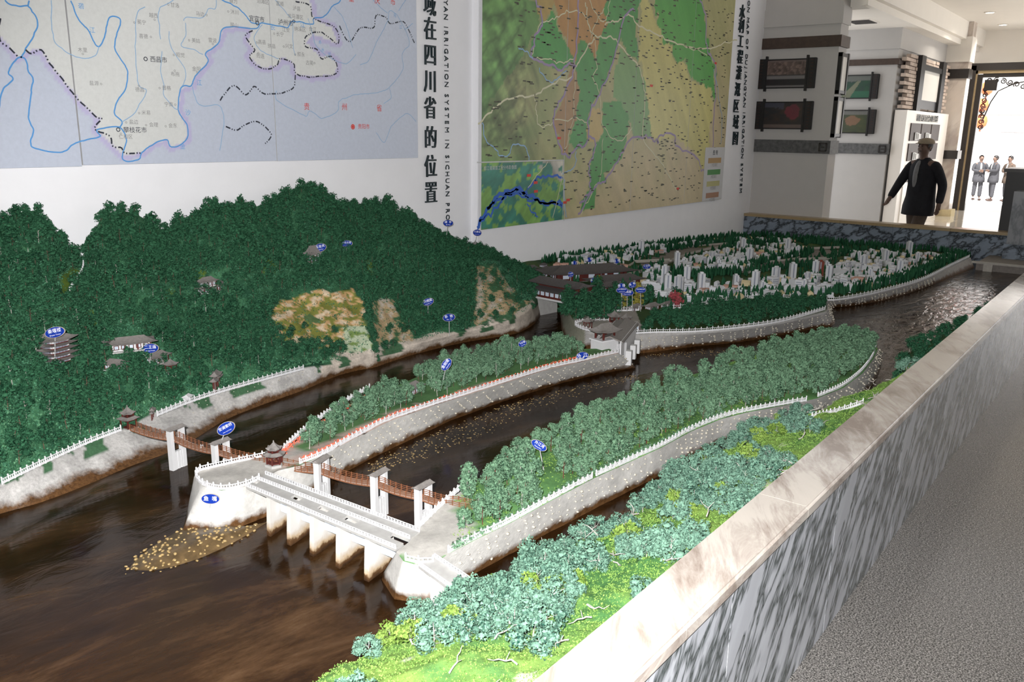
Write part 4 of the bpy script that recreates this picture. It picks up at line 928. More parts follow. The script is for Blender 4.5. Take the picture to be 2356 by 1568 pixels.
roads = [[(550, 790), (640, 690), (740, 625), (900, 600), (1030, 520), (1130, 490), (1160, 420), (1240, 300), (1280, 230), (1250, 180), (1230, 60), (1220, 0)], [(890, 340), (900, 250), (950, 155), (1050, 110), (1150, 60), (1230, 100)], [(1280, 230), (1400, 240), (1480, 330), (1560, 420), (1600, 600), (1590, 880), (1700, 1020), (1800, 1200)], [(1350, 150), (1430, 130), (1500, 95), (1560, 160), (1700, 230), (1850, 290), (2000, 310), (2100, 270), (2180, 250)], [(890, 360), (1000, 380), (1080, 390), (1150, 370)], [(1160, 430), (1150, 600), (1150, 740), (1090, 960)], [(1280, 240), (1300, 420), (1270, 480), (1310, 580), (1340, 800), (1440, 890), (1520, 800)], [(1335, 870), (1320, 1100), (1280, 1180), (1200, 1340)], [(1030, 760), (1180, 745), (1240, 790)], [(1380, 0), (1350, 130), (1300, 100), (1250, 0)], [(1340, 60), (1290, 150), (1260, 240)], [(905, 600), (915, 700), (930, 790), (1000, 770), (1030, 740)], [(1850, 290), (2000, 350), (2030, 400)]]
for i, L in enumerate(roads): ribbon(m, wig(Z2(L), ya, .02, 8, i), .016 if i in (0, 2, 3) else .010, ya, M['mapcream'])
m.obj('printed_roads', rm, kind='stuff')
m = MB(); lil = [[(890, 360), (1010, 410), (1060, 450), (1130, 410), (1170, 420)], [(900, -20), (960, 140), (900, 230), (885, 360)], [(1180, 0), (1155, 420), (1085, 600), (1030, 730), (1060, 930), (1120, 985), (1160, 930), (1220, 920), (1250, 870), (1290, 900), (1250, 1060), (1250, 1200), (1185, 1290)], [(1185, 1350), (1280, 1180), (1350, 1150), (1380, 1090), (1520, 880), (1640, 870), (1680, 900), (1690, 860), (1790, 850), (1800, 920), (1930, 990), (1960, 1080), (2020, 1020), (2040, 640), (2045, 420), (1990, 300), (1980, 100), (1940, -20)], [(1540, 60), (1470, 100), (1400, 380), (1310, 600), (1250, 700), (1240, 870)]]
for i, L in enumerate(lil): ribbon(m, wig(Z2(L), ya-.0002, .03, 8, i+30), .022, ya-.0002, M['maplilac'])
m.obj('printed_border', rm, kind='stuff')
m = MB()
for i, L in enumerate([[(580, 780), (600, 870), (680, 970), (720, 985), (780, 905), (850, 930), (870, 1010)], [(1080, 1090), (1150, 1060), (1160, 960)], [(930, 440), (1000, 520), (1060, 480), (1110, 440)], [(1090, 1120), (1100, 1370)], [(800, 300), (860, 340), (890, 370)], [(2030, 420), (2080, 700), (2080, 900)]]): ribbon(m, wig(Z2(L), ya-.0004, .02, 8, i+50), .012, ya-.0004, M['mapblue2'])
m.obj('printed_streams', rm, kind='stuff')
m = MB()
for i, (L, wd) in enumerate([([(545, 1430), (620, 1300), (700, 1220), (800, 1185), (880, 1240), (960, 1270), (1085, 1280)], .035), ([(545, 1400), (640, 1330), (720, 1240), (820, 1230), (900, 1260), (1080, 1295)], .022), ([(860, 1185), (900, 1140), (930, 1110), (1000, 1105), (1085, 1112)], .022), ([(860, 1270), (890, 1330), (930, 1360)], .014), ([(600, 1330), (680, 1260), (770, 1200), (850, 1225)], .028)]): ribbon(m, wig(Z2(L), ya-.0004, .03, 8, i+60), wd, ya-.0004, M['mapdeep'])
m.obj('inset_river', rm, kind='stuff')
m = MB()
for i, L in enumerate([[(862, 1185), (925, 1100), (990, 1020)], [(1020, 1370), (1060, 1200), (1080, 1100)]]): ribbon(m, wig(Z2(L), ya-.0006, .01, 6, i+70), .008, ya-.0006, M['mapcream'])
for L in ([(540, 1023), (1087, 1008)], [(1087, 1008), (1089, 1392)]): ribbon(m, [PYY(*p, ya) for p in Z2(L)], .010, ya-.0006, M['white'])
m.obj('inset_border', rm, kind='stuff')
m = MB()
for i in range(900):
    X = rng.uniform(5.7, 10.55); Zz = rng.uniform(.9, 3.3); ww = W(np.array([X, ya, Zz]))
    if inpoly(ww[0:1], ww[1:2], INS)[0] or ww[0] < 1180 and ww[1] < 230: continue
    L = rng.choice([.03, .045, .06]); m.add([(X, ya-.001, Zz), (X+L, ya-.001, Zz), (X+L, ya-.001, Zz+.011), (X, ya-.001, Zz+.011)], [(0, 1, 2, 3)], M['maptiny'])
m.obj('tiny_print', rm, kind='stuff')
m = MB()
for x, y in [(1115, 1260), (1095, 1275), (1806, 1188), (2045, 398), (868, 1105), (910, 1150), (912, 1205), (1058, 870), (1640, 540)]:
    P = PYY(*Z2([(x, y)])[0], ya); m.bb((P[0]-.03, ya-.0015, P[2]-.012), (P[0]+.03, ya-.001, P[2]+.012), M['mapred'])
m.obj('red_mark', rm, kind='stuff')
maptext(900+690/2.7395, 1058/2.7395, '都江堰渠首工程分布影像图', 10, M['white'], ya-.001, rm)
maptext(1192, 388, '都江堰渠首工程分布影像图', 10, M['white'], ya-.001, rm) if False else None
# legend
Lc = [PYY(*p, ya) for p in ((1641, 333), (1684, 336), (1674, 460), (1634, 462))]
lx0, lx1, lz0, lz1 = 10.02, 10.60, .858, 1.50
m = MB(); m.bb((lx0, YR-.004, lz0), (lx1, YR-.0014, lz1+.02), M['white']); lg = m.obj('legend', rm)
for k, c in enumerate(((.42, .27, .12), (.08, .26, .08), (.45, .43, .2), (.36, .2, .13))):
    m = MB(); zc = lz1-.14-k*.145; m.bb((lx0+.1, YR-.006, zc-.035), (lx1-.1, YR-.004, zc+.03), plain('legend_colour', c, .4, .3, .03)); m.obj('swatch', rm)
    text('lettering', '大型灌区', .045, frame_mx(((lx0+lx1)/2, YR-.0065, zc-.062), WALLX, WALLY), M['mapgrey'], rm)
text('lettering', '图 例', .065, frame_mx(((lx0+lx1)/2, YR-.0065, lz1-.05), WALLX, WALLY), M['black'], rm)

# ================================================================== MODEL BUILDINGS
def pxs(P): return float(W(P)[2])/F            # metres per pixel at a point
def roof(m, c, w_, d_, h_, mat, over=.15, ridge=.55, curl=.12, rz=0, hip=True, n=5):
    # curved hipped roof with upturned corners
    X, Y = w_/2*(1+over), d_/2*(1+over*w_/d_*.8); rx, ry = X*ridge, Y*.02
    ca, sa = math.cos(rz), math.sin(rz); rings = []
    for i in range(n+1):
        t = i/n; a = X+(rx-X)*t; b = Y+(ry-Y)*t; z = h_*(t**1.45); up_ = curl*h_*(1-t)**2
        ring = []
        for k, (sx, sy) in enumerate(((-1, -1), (-.5, -1), (0, -1), (.5, -1), (1, -1), (1, -.5), (1, 0), (1, .5), (1, 1), (.5, 1), (0, 1), (-.5, 1), (-1, 1), (-1, .5), (-1, 0), (-1, -.5))):
            cc = (abs(sx)*abs(sy)) if abs(sx)+abs(sy) > 1.2 else 0; x, y = sx*a, sy*b; e = 1+.05*(cc > .9)*(1-t)
            x *= e; y *= e; ring.append((c[0]+x*ca-y*sa, c[1]+x*sa+y*ca, c[2]+z+up_*(cc**2)))
        rings.append(ring)
    und = [(c[0]+(p[0]-c[0])*.97, c[1]+(p[1]-c[1])*.97, p[2]-h_*.12) for p in rings[0]]
    m.grid([und]+rings, mat, True); k = len(m.v); m.f.append(tuple(range(k-16, k))); m.mi.append(m.m(mat))
    m.f.append(tuple(k-16*(n+2)+i for i in range(16))[::-1]); m.mi.append(m.m(mat))
    m.bar((c[0]-rx*ca, c[1]-rx*sa, c[2]+h_), (c[0]+rx*ca, c[1]+rx*sa, c[2]+h_), h_*.08, h_*.14, mat)
def loc_thing(name, P, lab, cat, rz, group=None):
    return empty(name, tuple(P), lab, cat, group, rz)
def L(m, nm, t, **kw): return tagp(link(nm, m.mesh(nm), t), **kw)
def hall(name, px, py, wpx, lab, rz=0., dr=.55, hr=.35, floors=1, body='white', roofm='roof', cat='model building', P=None, post='redwood', sink=.01):
    P = hit(px, py) if P is None else np.array(P); s = wpx*pxs(P); w_, d_ = s, s*dr; hb = s*hr; t = loc_thing(name, P-np.array([0, 0, sink]), lab, cat, rz); z = sink*.6
    m = MB(); m.box((0, 0, z/2), (w_*1.08, d_*1.12, z+.002), M['conc']); L(m, 'plinth', t)
    for f in range(floors):
        k = 1-.10*f if floors > 1 else 1; W_, D_ = w_*k, d_*k
        m = MB(); m.box((0, 0, z+hb/2), (W_*.86, D_*.82, hb), M[body]); L(m, 'wall', t)
        nx_ = 5; pw_ = W_*.035
        for sx in (-1, -.33, .33, 1):
            m = MB(); m.box((sx*W_*.45, -D_*.45, z+hb/2), (pw_, pw_, hb), M[post]); m.box((sx*W_*.45, D_*.45, z+hb/2), (pw_, pw_, hb), M[post]); L(m, 'columns', t, kind='stuff')
        m = MB()
        for i in range(nx_):
            x = (i-2)*W_*.17; m.box((x, -D_*.415, z+hb*.52), (W_*.12, D_*.02, hb*.6), M[post]); m.box((x, -D_*.43, z+hb*.55), (W_*.08, D_*.02, hb*.42), M['bluepane'])
        for i in (-1, 0, 1):
            m.box((-W_*.435, i*D_*.25, z+hb*.52), (W_*.02, D_*.16, hb*.6), M[post]); m.box((-W_*.445, i*D_*.25, z+hb*.55), (W_*.012, D_*.10, hb*.42), M['bluepane'])
        L(m, 'window_lattice', t, kind='stuff'); z += hb
        m = MB(); top = f == floors-1; roof(m, (0, 0, z), W_, D_, (hb*.75 if top else hb*.3), M[roofm], .18, .6 if top else .8, .35 if not top else .22); L(m, 'roof', t); z += (0 if top else hb*.22)
    return t
def pavilion(name, px, py, wpx, lab, rz=0., n=4, hr=.8, levels=1, P=None, roofm='roof', cat='model pavilion'):
    P = hit(px, py) if P is None else np.array(P); s = wpx*pxs(P); t = loc_thing(name, P, lab, cat, rz); z = 0
    m = MB(); m.lathe((0, 0, -.006), [(s*.55, 0), (s*.55, .012)], M['conc'], n, PI/n); L(m, 'base', t); z = .006
    for lv in range(levels):
        k = 1-.3*lv; hb = s*hr*(1 if lv == 0 else .4)
        for i in range(n):
            a = 2*PI*i/n+PI/n; m = MB(); m.box((s*.42*k*math.cos(a), s*.42*k*math.sin(a), z+hb/2), (s*.07, s*.07, hb), M['redwood']); L(m, 'column', t)
        m = MB(); m.lathe((0, 0, z+hb*.82), [(s*.44*k, 0), (s*.44*k, hb*.12)], M['redwood'], n, PI/n); m.lathe((0, 0, z+hb*.05), [(s*.44*k, 0), (s*.44*k, hb*.10)], M['redwood'], n, PI/n); L(m, 'beam', t, kind='stuff')
        z += hb; m = MB(); rr = s*.68*k; hh = s*.42*(1 if lv == levels-1 else .5); vs = []; rings = [(1, 0), (.72, .22), (.45, .48), (.2, .8), (.04, 1.0)] if lv == levels-1 else [(1, 0), (.8, .3), (.6, .7)]
        for (r, zz) in [(.95, -.10)]+rings:
            for i in range(n*2):
                a = 2*PI*i/(n*2)+PI/n; q = 1 if i % 2 == 0 else math.cos(PI/n)*.98; vs.append((rr*r*q*math.cos(a), rr*r*q*math.sin(a), z+hh*zz+(.28*hh*(r**4) if i % 2 == 0 and zz >= -.1 else 0)))
        R_ = [vs[i*2*n:(i+1)*2*n] for i in range(len(rings)+1)]; m.grid(R_, M[roofm], True); m.add(R_[-1], [tuple(range(2*n))], M[roofm]); m.add(R_[0], [tuple(range(2*n))[::-1]], M[roofm])
        if lv == levels-1: m.lathe((0, 0, z+hh*.95), [(s*.04, 0), (s*.05, s*.05), (s*.01, s*.12)], M[roofm], 6)
        L(m, 'roof', t); z += hh*.55
    return t
AZ = math.radians(-38)
# five-storey tower on the hillside
P = hit(128, 832); s = 66*pxs(P); t = loc_thing('pagoda', P, 'five-roofed dark timber tower with upturned eaves on the left hillside, under an oval sign', 'model tower', .26); z = 0; hb = s*.14
for f in range(5):
    m = MB(); m.box((0, 0, z+hb/2), (s*.66, s*.66, hb), M['redwood'] if f % 1 == 0 else M['white']); L(m, 'wall', t)
    m = MB()
    for sgn in (-1, 1):
        for i in range(5):
            m.box(((i-2)*s*.12, sgn*s*.335, z+hb*.5), (s*.10, s*.01, hb*.5), M['citywin']); m.box((sgn*s*.335, (i-2)*s*.12, z+hb*.5), (s*.01, s*.10, hb*.5), M['citywin'])
        for q in (-1, 1): m.box((q*s*.29, sgn*s*.34, z+hb*.55), (s*.07, s*.015, hb*.45), M['white']); m.box((sgn*s*.34, q*s*.29, z+hb*.55), (s*.015, s*.07, hb*.45), M['white'])
    L(m, 'window_lattice', t, kind='stuff'); z += hb
    m = MB(); roof(m, (0, 0, z), s*.86, s*.86, s*(.26 if f == 4 else .07), M['roof'], .30, .42 if f == 4 else .85, .35 if f == 4 else .9); L(m, 'roof', t); z += s*.035
hall('temple_hall', 300, 800, 92, 'long grey-roofed temple hall half hidden by trees right of the tower', -.35, .4, .18)
hall('temple_hall', 268, 846, 44, 'small grey-roofed temple hall among trees, lower right of the tower', -1.1, .7, .3)
hall('temple_hall', 362, 830, 50, 'grey-roofed temple hall with pale walls, behind the violet-blue oval sign', .35, .55, .28)
pavilion('temple_pavilion', 394, 856, 28, 'small white-windowed pavilion just below the temple halls', .4, 4, .6)
hall('hill_house', 478, 672, 42, 'two storey blue-windowed house with a grey roof, alone in the hillside wood', .15, .6, .3, 2)
hall('hill_house', 507, 662, 40, 'low grey-roofed wing joined behind the two storey hillside house', .55, .4, .25)
hall('gate_house', 720, 606, 30, 'small white-walled gate house with grey roof high on the mountain', .1, .6, .8)
hall('gate_house', 1030, 556, 24, 'small grey-roofed gate house on the ridge under the highest oval sign', 0, .6, .6)
pavilion('ridge_pavilion', 1101, 560, 26, 'grey-roofed open pavilion on the ridge at the corner of the green map', 0, 4, .5)
pavilion('ridge_pavilion', 1083, 562, 15, 'tiny pavilion left of the ridge pavilion beside the green map', 0, 4, .6)
# shore gate with doors
def paifang(px, py, wpx, lab, rz=0., P=None):
    P = hit(px, py) if P is None else P; s = wpx*pxs(P); t = loc_thing('memorial_gate', P, lab, 'model gate', rz)
    for x in (-.48, -.2, .2, .48):
        m = MB(); m.box((x*s, 0, s*.28), (s*.05, s*.08, s*.58), M['redwood']); L(m, 'post', t)
    for x in (-.34, .34):
        m = MB(); m.box((x*s, 0, s*.25), (s*.2, s*.02, s*.34), M['white']); L(m, 'door_panel', t)
        m = MB(); m.box((x*s, 0, s*.47), (s*.28, s*.04, s*.08), M['yelwall']); L(m, 'lintel', t)
        m = MB(); roof(m, (x*s*1.05, 0, s*.54), s*.42, s*.30, s*.14, M['roof'], .15, .6, .3); L(m, 'roof', t)
    m = MB(); m.box((0, 0, s*.62), (s*.42, s*.04, s*.12), M['redwood']); L(m, 'plaque', t)
    m = MB(); roof(m, (0, 0, s*.70), s*.62, s*.34, s*.2, M['roof'], .15, .6, .35); L(m, 'roof', t)
paifang(499, 897, 52, 'ornate gate with white door panels and grey stepped roofs behind the shore balustrade', .75)
paifang(352, 962, 30, 'small dark red gate on the shore right of the bridge tower', .9)
pavilion('bridge_tower', 297, 985, 38, 'red and grey two-level tower pavilion at the left end of the cable bridge', .2, 4, .55, 2)
m = MB(); P = hit(432, 918); m.box((0, 0, .008), (.045, .035, .016), M['white']); roof(m, (0, 0, .016), .05, .04, .012, M['whitefence'], .1, .5, .1); link('stone_shed', m.mesh('stone_shed'), None, tuple(P), (0, 0, .6)); tagp(bpy.data.objects['stone_shed'], 'tiny white shed on the grass just above the shore balustrade', 'model building')
# two-level kiosk where the cable bridge crosses the island tip
pavilion('crossing_kiosk', 632, 1066, 40, 'hexagonal two-roofed kiosk at the middle of the cable bridge on the paved tip', .1, 6, .55, 2, P=PZ(632, 1068, .402))
hall('orchard_hall', 948, 902, 50, 'grey-roofed hall among trees and yellow blossom on the narrow island', .2, .6, .3)

# ---- white balustrades
def balustrade(pts, lab, hgt=.020, zs=None, closed=False, sp=.030, P=None, name='balustrade'):
    Pw = [hit(*p) for p in pts] if P is None else [np.array(p, float) for p in P]
    Pw = resample(Pw, max(4, len(Pw)*6)); d = np.r_[0, np.cumsum(np.linalg.norm(np.diff(Pw, axis=0), axis=1))]; n = max(2, int(d[-1]/sp)); q = np.linspace(0, d[-1], n+1)
    Q = np.stack([np.interp(q, d, Pw[:, k]) for k in range(3)], 1)
    t = empty(name, tuple(Q[0]), lab, 'balustrade'); m = MB(); m2 = MB(); m3 = MB()
    for a, b in zip(Q, Q[1:]):
        m.bar(a+(0, 0, hgt*.80), b+(0, 0, hgt*.80), .0035, .003, M['whitefence']); m2.bar(a+(0, 0, hgt*.15), b+(0, 0, hgt*.15), .0045, hgt*.4, M['whitefence'])
        for f in (.33, .66): c = a+(b-a)*f; m3.bar(c+(0, 0, hgt*.3), c+(0, 0, hgt*.8), .0025, .0025, M['whitefence'])
    for a in Q: m3.bar(a-(0, 0, .003), a+(0, 0, hgt*1.08), .0048, .0048, M['whitefence']); m3.lathe(a+(0, 0, hgt*1.08), [(.0032, 0), (.0035, .002), (.001, .005)], M['whitefence'], 5)
    m.obj('top_rail', t); m2.obj('curb', t); m3.obj('posts', t, kind='stuff'); return t
def on(pts, z): return [PZ(x, y, z) for x, y in pts]
zT = .401
def inset(Ps, k=.012, cen=None):
    c = np.mean(Ps, 0) if cen is None else cen; out = []
    for p in Ps: d = c-p; d[2] = 0; L_ = np.linalg.norm(d); out.append(p+d/L_*k)
    return out
balustrade(0, 'white balustrade curving round the paved tip of the narrow island', P=inset([np.array([p[0], p[1], zT]) for p in [T1[i] for i in (5, 4, 3, 2, 1, 0, 28, 27, 26, 25)]], .008))
balustrade(0, 'long white balustrade with red flowers behind it along the narrow island', P=on([(690, 1066), (745, 1044), (820, 1003), (900, 964), (1000, 929), (1130, 888), (1250, 850), (1340, 829), (1423, 810)], zT))
balustrade(0, 'white balustrade on the far left edge of the narrow island beside the red flower path', P=on([(648, 1038), (702, 989), (780, 933), (850, 893)], zT))
balustrade(0, 'white balustrade along the near edge of the wooded island, left stretch by the abutment', P=on([(1032, 1270), (1100, 1235), (1175, 1199), (1270, 1147), (1362, 1099)], zT))
balustrade(0, 'long white balustrade along the near edge of the wooded island, middle stretch', P=on([(1372, 1094), (1440, 1063), (1520, 1027), (1590, 989), (1660, 960), (1720, 945), (1800, 930), (1855, 921)], zT))
balustrade(0, 'white balustrade curling round the far right tip of the wooded island', P=on([(1882, 912), (1938, 888), (1980, 856), (2005, 824), (2014, 803)], zT))
balustrade(0, 'white balustrade on the river edge of the wooded island behind the last bridge pier', P=on([(965, 1212), (1012, 1166), (1062, 1122)], zT))
balustrade(0, 'white balustrade round the front of the rounded abutment', P=inset([np.array([*p[:2], zT]) for p in on([(930, 1288), (962, 1297), (1000, 1294)], .40)], .005))
balustrade([(5, 1112), (100, 1066), (200, 1020), (278, 990)], 'white balustrade on the left shore in front of the grass, below the tower', P=[np.array(PZ(x, y, .372)) for x, y in [(5, 1112), (100, 1066), (200, 1020), (278, 990)]], hgt=.022)
balustrade(0, 'white balustrade on the left shore right of the bridge tower', P=[np.array(PZ(x, y, .375)) for x, y in [(362, 956), (430, 928), (505, 903), (600, 876), (698, 849)]], hgt=.022)
balustrade(0, 'long white balustrade along the near edge of the far tree strip past the white tower', P=on([(1440, 769), (1500, 765), (1600, 763), (1700, 754), (1800, 739), (1898, 712)], .385), hgt=.026, sp=.045)
balustrade(0, 'white balustrade looping round the paved terrace left of the white tower', P=on([(1376, 764), (1345, 758), (1326, 750), (1325, 745), (1345, 740), (1400, 740)], .385), hgt=.022)
balustrade([(1400, 716), (1470, 714)], 'short white balustrade beside the cluster of oval signs', hgt=.03, sp=.05)
balustrade([(1535, 711), (1600, 705), (1670, 692), (1740, 686), (1800, 685), (1850, 686)], 'long white balustrade between the city and the tree strip', hgt=.032, sp=.055)
balustrade(0, 'white balustrade along the far city bank above the widening river', P=on([(1868, 682), (1905, 691), (1960, 685), (2040, 668), (2125, 643), (2190, 611), (2230, 592)], .345), hgt=.03, sp=.06)
balustrade([(1480, 643), (1560, 635)], 'short white balustrade at the left of the city beside two tall blocks', hgt=.035, sp=.06)
balustrade([(955, 1424), (1010, 1398), (1062, 1378)], 'broken white balustrade at the foot of the near grass bank', hgt=.02)
balustrade([(1868, 961), (1925, 948), (1985, 928)], 'white balustrade on the near bank facing the wooded island tip', hgt=.022)

# ---- cable bridge
cb = empty('cable_bridge', tuple(PZ(305, 985, .39)), 'orange-brown timber cable bridge sagging between five white roofed piers', 'model bridge')
anch = [(307, 984, .40), (405, 1008, .385), (508, 1040, .385), (622, 1062, .40), (740, 1082, .385), (872, 1113, .385), (974, 1143, .385), (1048, 1160, .395), (1108, 1168, .405)]
AP = [PZ(*a) for a in anch]; DK = []
for i, (a, b) in enumerate(zip(AP, AP[1:])):
    L_ = np.linalg.norm(b-a); n = max(8, int(L_/.0125)); sag = .012*min(1, L_/.3)
    for k in range(n): f = k/n; DK.append(a+(b-a)*f-np.array([0, 0, sag*4*f*(1-f)]))
DK.append(AP[-1]); DK = np.array(DK); off = np.array(cb.location); Wd = .040
def perp(i): d = DK[min(i+1, len(DK)-1)]-DK[max(i-1, 0)]; d[2] = 0; d /= np.linalg.norm(d); return np.array([-d[1], d[0], 0]), d
pk = MB(); pk.box((0, 0, 0), (.0105, Wd, .003), M['plankwood']); pme = pk.mesh('plank')
for i in range(0, len(DK)-1):
    n_, d_ = perp(i); link('plank', pme, cb, tuple((DK[i]+DK[i+1])/2-off), (0, 0, math.atan2(d_[1], d_[0])))
for sgn in (-1, 1):
    for hz, nm in ((.0215, 'top_cable'), (.0145, 'middle_cable'), (.0075, 'lower_cable'), (-.003, 'deck_beam')):
        m = MB()
        for i in range(len(DK)-1): m.bar(DK[i]+perp(i)[0]*sgn*Wd/2+(0, 0, hz), DK[i+1]+perp(i+1)[0]*sgn*Wd/2+(0, 0, hz), .0018, .0018 if hz > 0 else .004, M['bridgewood'])
        m.obj(nm, cb)
psm = MB(); psm.box((0, 0, .011), (.0028, .0028, .028), M['bridgewood']); pme2 = psm.mesh('post')
for i in range(0, len(DK), 2):
    for sgn in (-1, 1): link('post', pme2, cb, tuple(DK[i]+perp(i)[0]*sgn*Wd/2-off), (0, 0, 0))
for i, ((bx_, by_), ai) in enumerate(zip([(402, 1074), (506, 1072), (737, 1128), (871, 1174), (974, 1203)], (1, 2, 4, 5, 6))):
    c = AP[ai].copy(); n_ = np.cross(AP[ai+1]-AP[ai-1], (0, 0, 1.)); n_ /= np.linalg.norm(n_); n_[2] = 0; a = math.atan2(n_[1], n_[0])
    pr_ = empty('bridge_pier', (c[0], c[1], ZW-.02), ['white fluted bridge pier nearest the left shore', 'second white bridge pier from the left, beside the paved tip', 'white bridge pier just right of the kiosk', 'fourth white bridge pier from the left', 'rightmost white bridge pier, by the wooded island'][i], 'bridge pier', rz=a)
    for sgn in (-1, 1):
        m = MB(); m.box((sgn*.030, 0, .10), (.018, .024, .205), M['white']); L(m, 'column', pr_)
    m = MB()
    for q in (-.017, .0, .017): m.box((q, 0, .048), (.011, .020, .10), M['white'])
    m.box((0, 0, .05), (.045, .014, .10), M['white']); L(m, 'fluted_wall', pr_)
    m = MB(); roof(m, (0, 0, .202), .082, .034, .011, M['roof'], .08, .92, .05); L(m, 'roof', pr_)
# tiny figures crossing
for px_, py_, lab in ((461, 1012, 'tiny white figure crossing the cable bridge between the first two piers, left of a pair'), (469, 1015, 'tiny white figure crossing the cable bridge between the first two piers, right of a pair'), (560, 1038, 'tiny white figure on the cable bridge just before the kiosk'), (382, 998, 'tiny white figure on the cable bridge at the first pier')):
    j = np.argmin([abs(W(p)[0]-px_) for p in DK]); P = DK[j]; m = MB(); m.tube([P+(0, 0, 0), P+(0, 0, .008), P+(0, 0, .014), P+(0, 0, .016)], [.0025, .003, .0035, .0015], M['white'], 6); m.lathe(P+(0, 0, .0165), [(.0008, 0), (.002, .0015), (.0018, .0035), (.0005, .0045)], M['white'], 6); m.obj('model_figure', label=lab, category='model figure')

# ---- sluice bridge: two white decks on long piers
sb = empty('sluice_bridge', tuple(PZ(575, 1110, .405)), 'white double-deck sluice bridge on square piers between the paved tip and the abutment', 'model bridge')
fz = .405; A_, B_ = PZ(566, 1118, fz), PZ(910, 1262, fz); A2_, B2_ = PZ(612, 1090, fz), PZ(966, 1222, fz)
def quad_deck(a, b, c, d, th, mat): # a-b front edge, d-c back edge
    m = MB(); v = [a, b, c, d]; m.add([p for p in v]+[p-(0, 0, th) for p in v], [(0, 1, 2, 3), (7, 6, 5, 4), (0, 4, 5, 1), (1, 5, 6, 2), (2, 6, 7, 3), (3, 7, 4, 0)], mat); return m
mixp = lambda f, g: (A_*(1-g)+A2_*g)*(1-f)+(B_*(1-g)+B2_*g)*f
quad_deck(mixp(0, 0), mixp(1, 0), mixp(1, .32), mixp(0, .32), .010, M['conc']).obj('front_deck', sb)
quad_deck(mixp(-.0, .53), mixp(1, .53), mixp(1, 1), mixp(0, 1), .010, M['conc']).obj('back_deck', sb)
for f0, f1 in ((.03, .28), (.34, .46), (.53, .63), (.71, .91)):
    quad_deck(mixp(f0, .32), mixp(f1, .32), mixp(f1, .535), mixp(f0, .535), .009, M['conc']).obj('cross_slab', sb)
def lattice(par, a, b, hgt=.014, nm='lattice_rail'):
    m = MB(); n = int(np.linalg.norm(b-a)/.014); m.bar(a+(0, 0, hgt), b+(0, 0, hgt), .003, .0022, M['whitefence']); m.bar(a+(0, 0, .002), b+(0, 0, .002), .003, .003, M['whitefence']); m.bar(a+(0, 0, hgt*.55), b+(0, 0, hgt*.55), .002, .0016, M['whitefence'])
    for i in range(n+1): c = a+(b-a)*i/n; m.bar(c, c+(0, 0, hgt), .003, .003, M['whitefence'])
    m.obj(nm, par, kind='stuff')
for g in (.0, .56, .98): lattice(sb, mixp(0, g), mixp(1, g))
for i, x in enumerate((624, 675, 730, 790, 852)):
    f = (x-566)/344.; a, b = mixp(f, .0), mixp(f, 1.0); n_ = (B_-A_)/np.linalg.norm(B_-A_); m = MB(); hw = .011
    for p in (a, b): pass
    top, bot = fz-.010, ZW-.03; vs = []
    for z_, ex in ((bot, .012), (top, 0)):
        dd = (b-a)/np.linalg.norm(b-a)
        for p, s1, s2 in ((a-dd*ex, -1, 0), (a-dd*ex, 1, 0), (b+dd*ex, 1, 0), (b+dd*ex, -1, 0)): q = p+n_*hw*s1; vs.append((q[0], q[1], z_))
    m.add(vs, [(3, 2, 1, 0), (4, 5, 6, 7), (0, 1, 5, 4), (1, 2, 6, 5), (2, 3, 7, 6), (3, 0, 4, 7)], M['bankwhite'])
    m.obj('pier', sb)
    c1, c2 = mixp(f+.02, .44), mixp(min(1, f+.16), .44); m = MB(); m.bar(c1-(0, 0, .05), c2-(0, 0, .05), .004, .06, M['bluepane']); m.obj('gate_panel', sb)
# short side bridge right of the abutment
s2 = empty('side_bridge', tuple(PZ(1000, 1285, .40)), 'short white bridge stepping from the abutment to the near grass bank', 'model bridge')
q0, q1, q2, q3 = PZ(963, 1300, .404), PZ(1040, 1355, .404), PZ(1078, 1334, .404), PZ(1000, 1282, .404)
quad_deck(q0, q1, q2, q3, .010, M['conc']).obj('deck', s2); lattice(s2, q0, q1); lattice(s2, q3, q2)
q4, q5 = PZ(990, 1268, .404), PZ(1020, 1262, .404)
m = MB(); c = (q0*.55+q1*.45); d = (q3-q0); d /= np.linalg.norm(d); e = (q1-q0)/np.linalg.norm(q1-q0)
for f in (.42, .92):
    c = q0*(1-f)+q1*f; m = MB(); vs = []
    for z_ in (ZW-.03, .394):
        for s1, s2_ in ((-.012, 0), (.012, 0), (.012, .075), (-.012, .075)): p = c+e*s1+d*s2_; vs.append((p[0], p[1], z_))
    m.add(vs, [(3, 2, 1, 0), (4, 5, 6, 7), (0, 1, 5, 4), (1, 2, 6, 5), (2, 3, 7, 6), (3, 0, 4, 7)], M['bankwhite']); m.obj('pier', s2)

# ---- white weir tower with roofed corridor
P = PZ(1390, 812, .36); sc_ = pxs(P); wt_ = empty('weir_tower', (P[0], P[1], .30), 'white weir tower with a grey pavilion roof at the end of the narrow island', 'model tower', rz=-.25)
m = MB(); m.box((0, 0, .075), (.14, .10, .15), M['white']); m.box((.10, -.01, .06), (.08, .09, .12), M['white']); L(m, 'body', wt_)
m = MB(); m.box((0, 0, .153), (.155, .115, .008), M['whitefence']); L(m, 'ledge', wt_)
for x in (-1, 1):
    for y in (-1, 1): m = MB(); m.box((x*.045, y*.035, .18), (.010, .010, .05), M['redwood']); L(m, 'column', wt_)
m = MB(); roof(m, (0, 0, .205), .13, .10, .045, M['roof'], .25, .5, .3); L(m, 'roof', wt_)
co_ = empty('roofed_corridor', tuple(PZ(1400, 790, .40)), 'sloping grey-roofed corridor on white walls running back from the weir tower', 'model building')
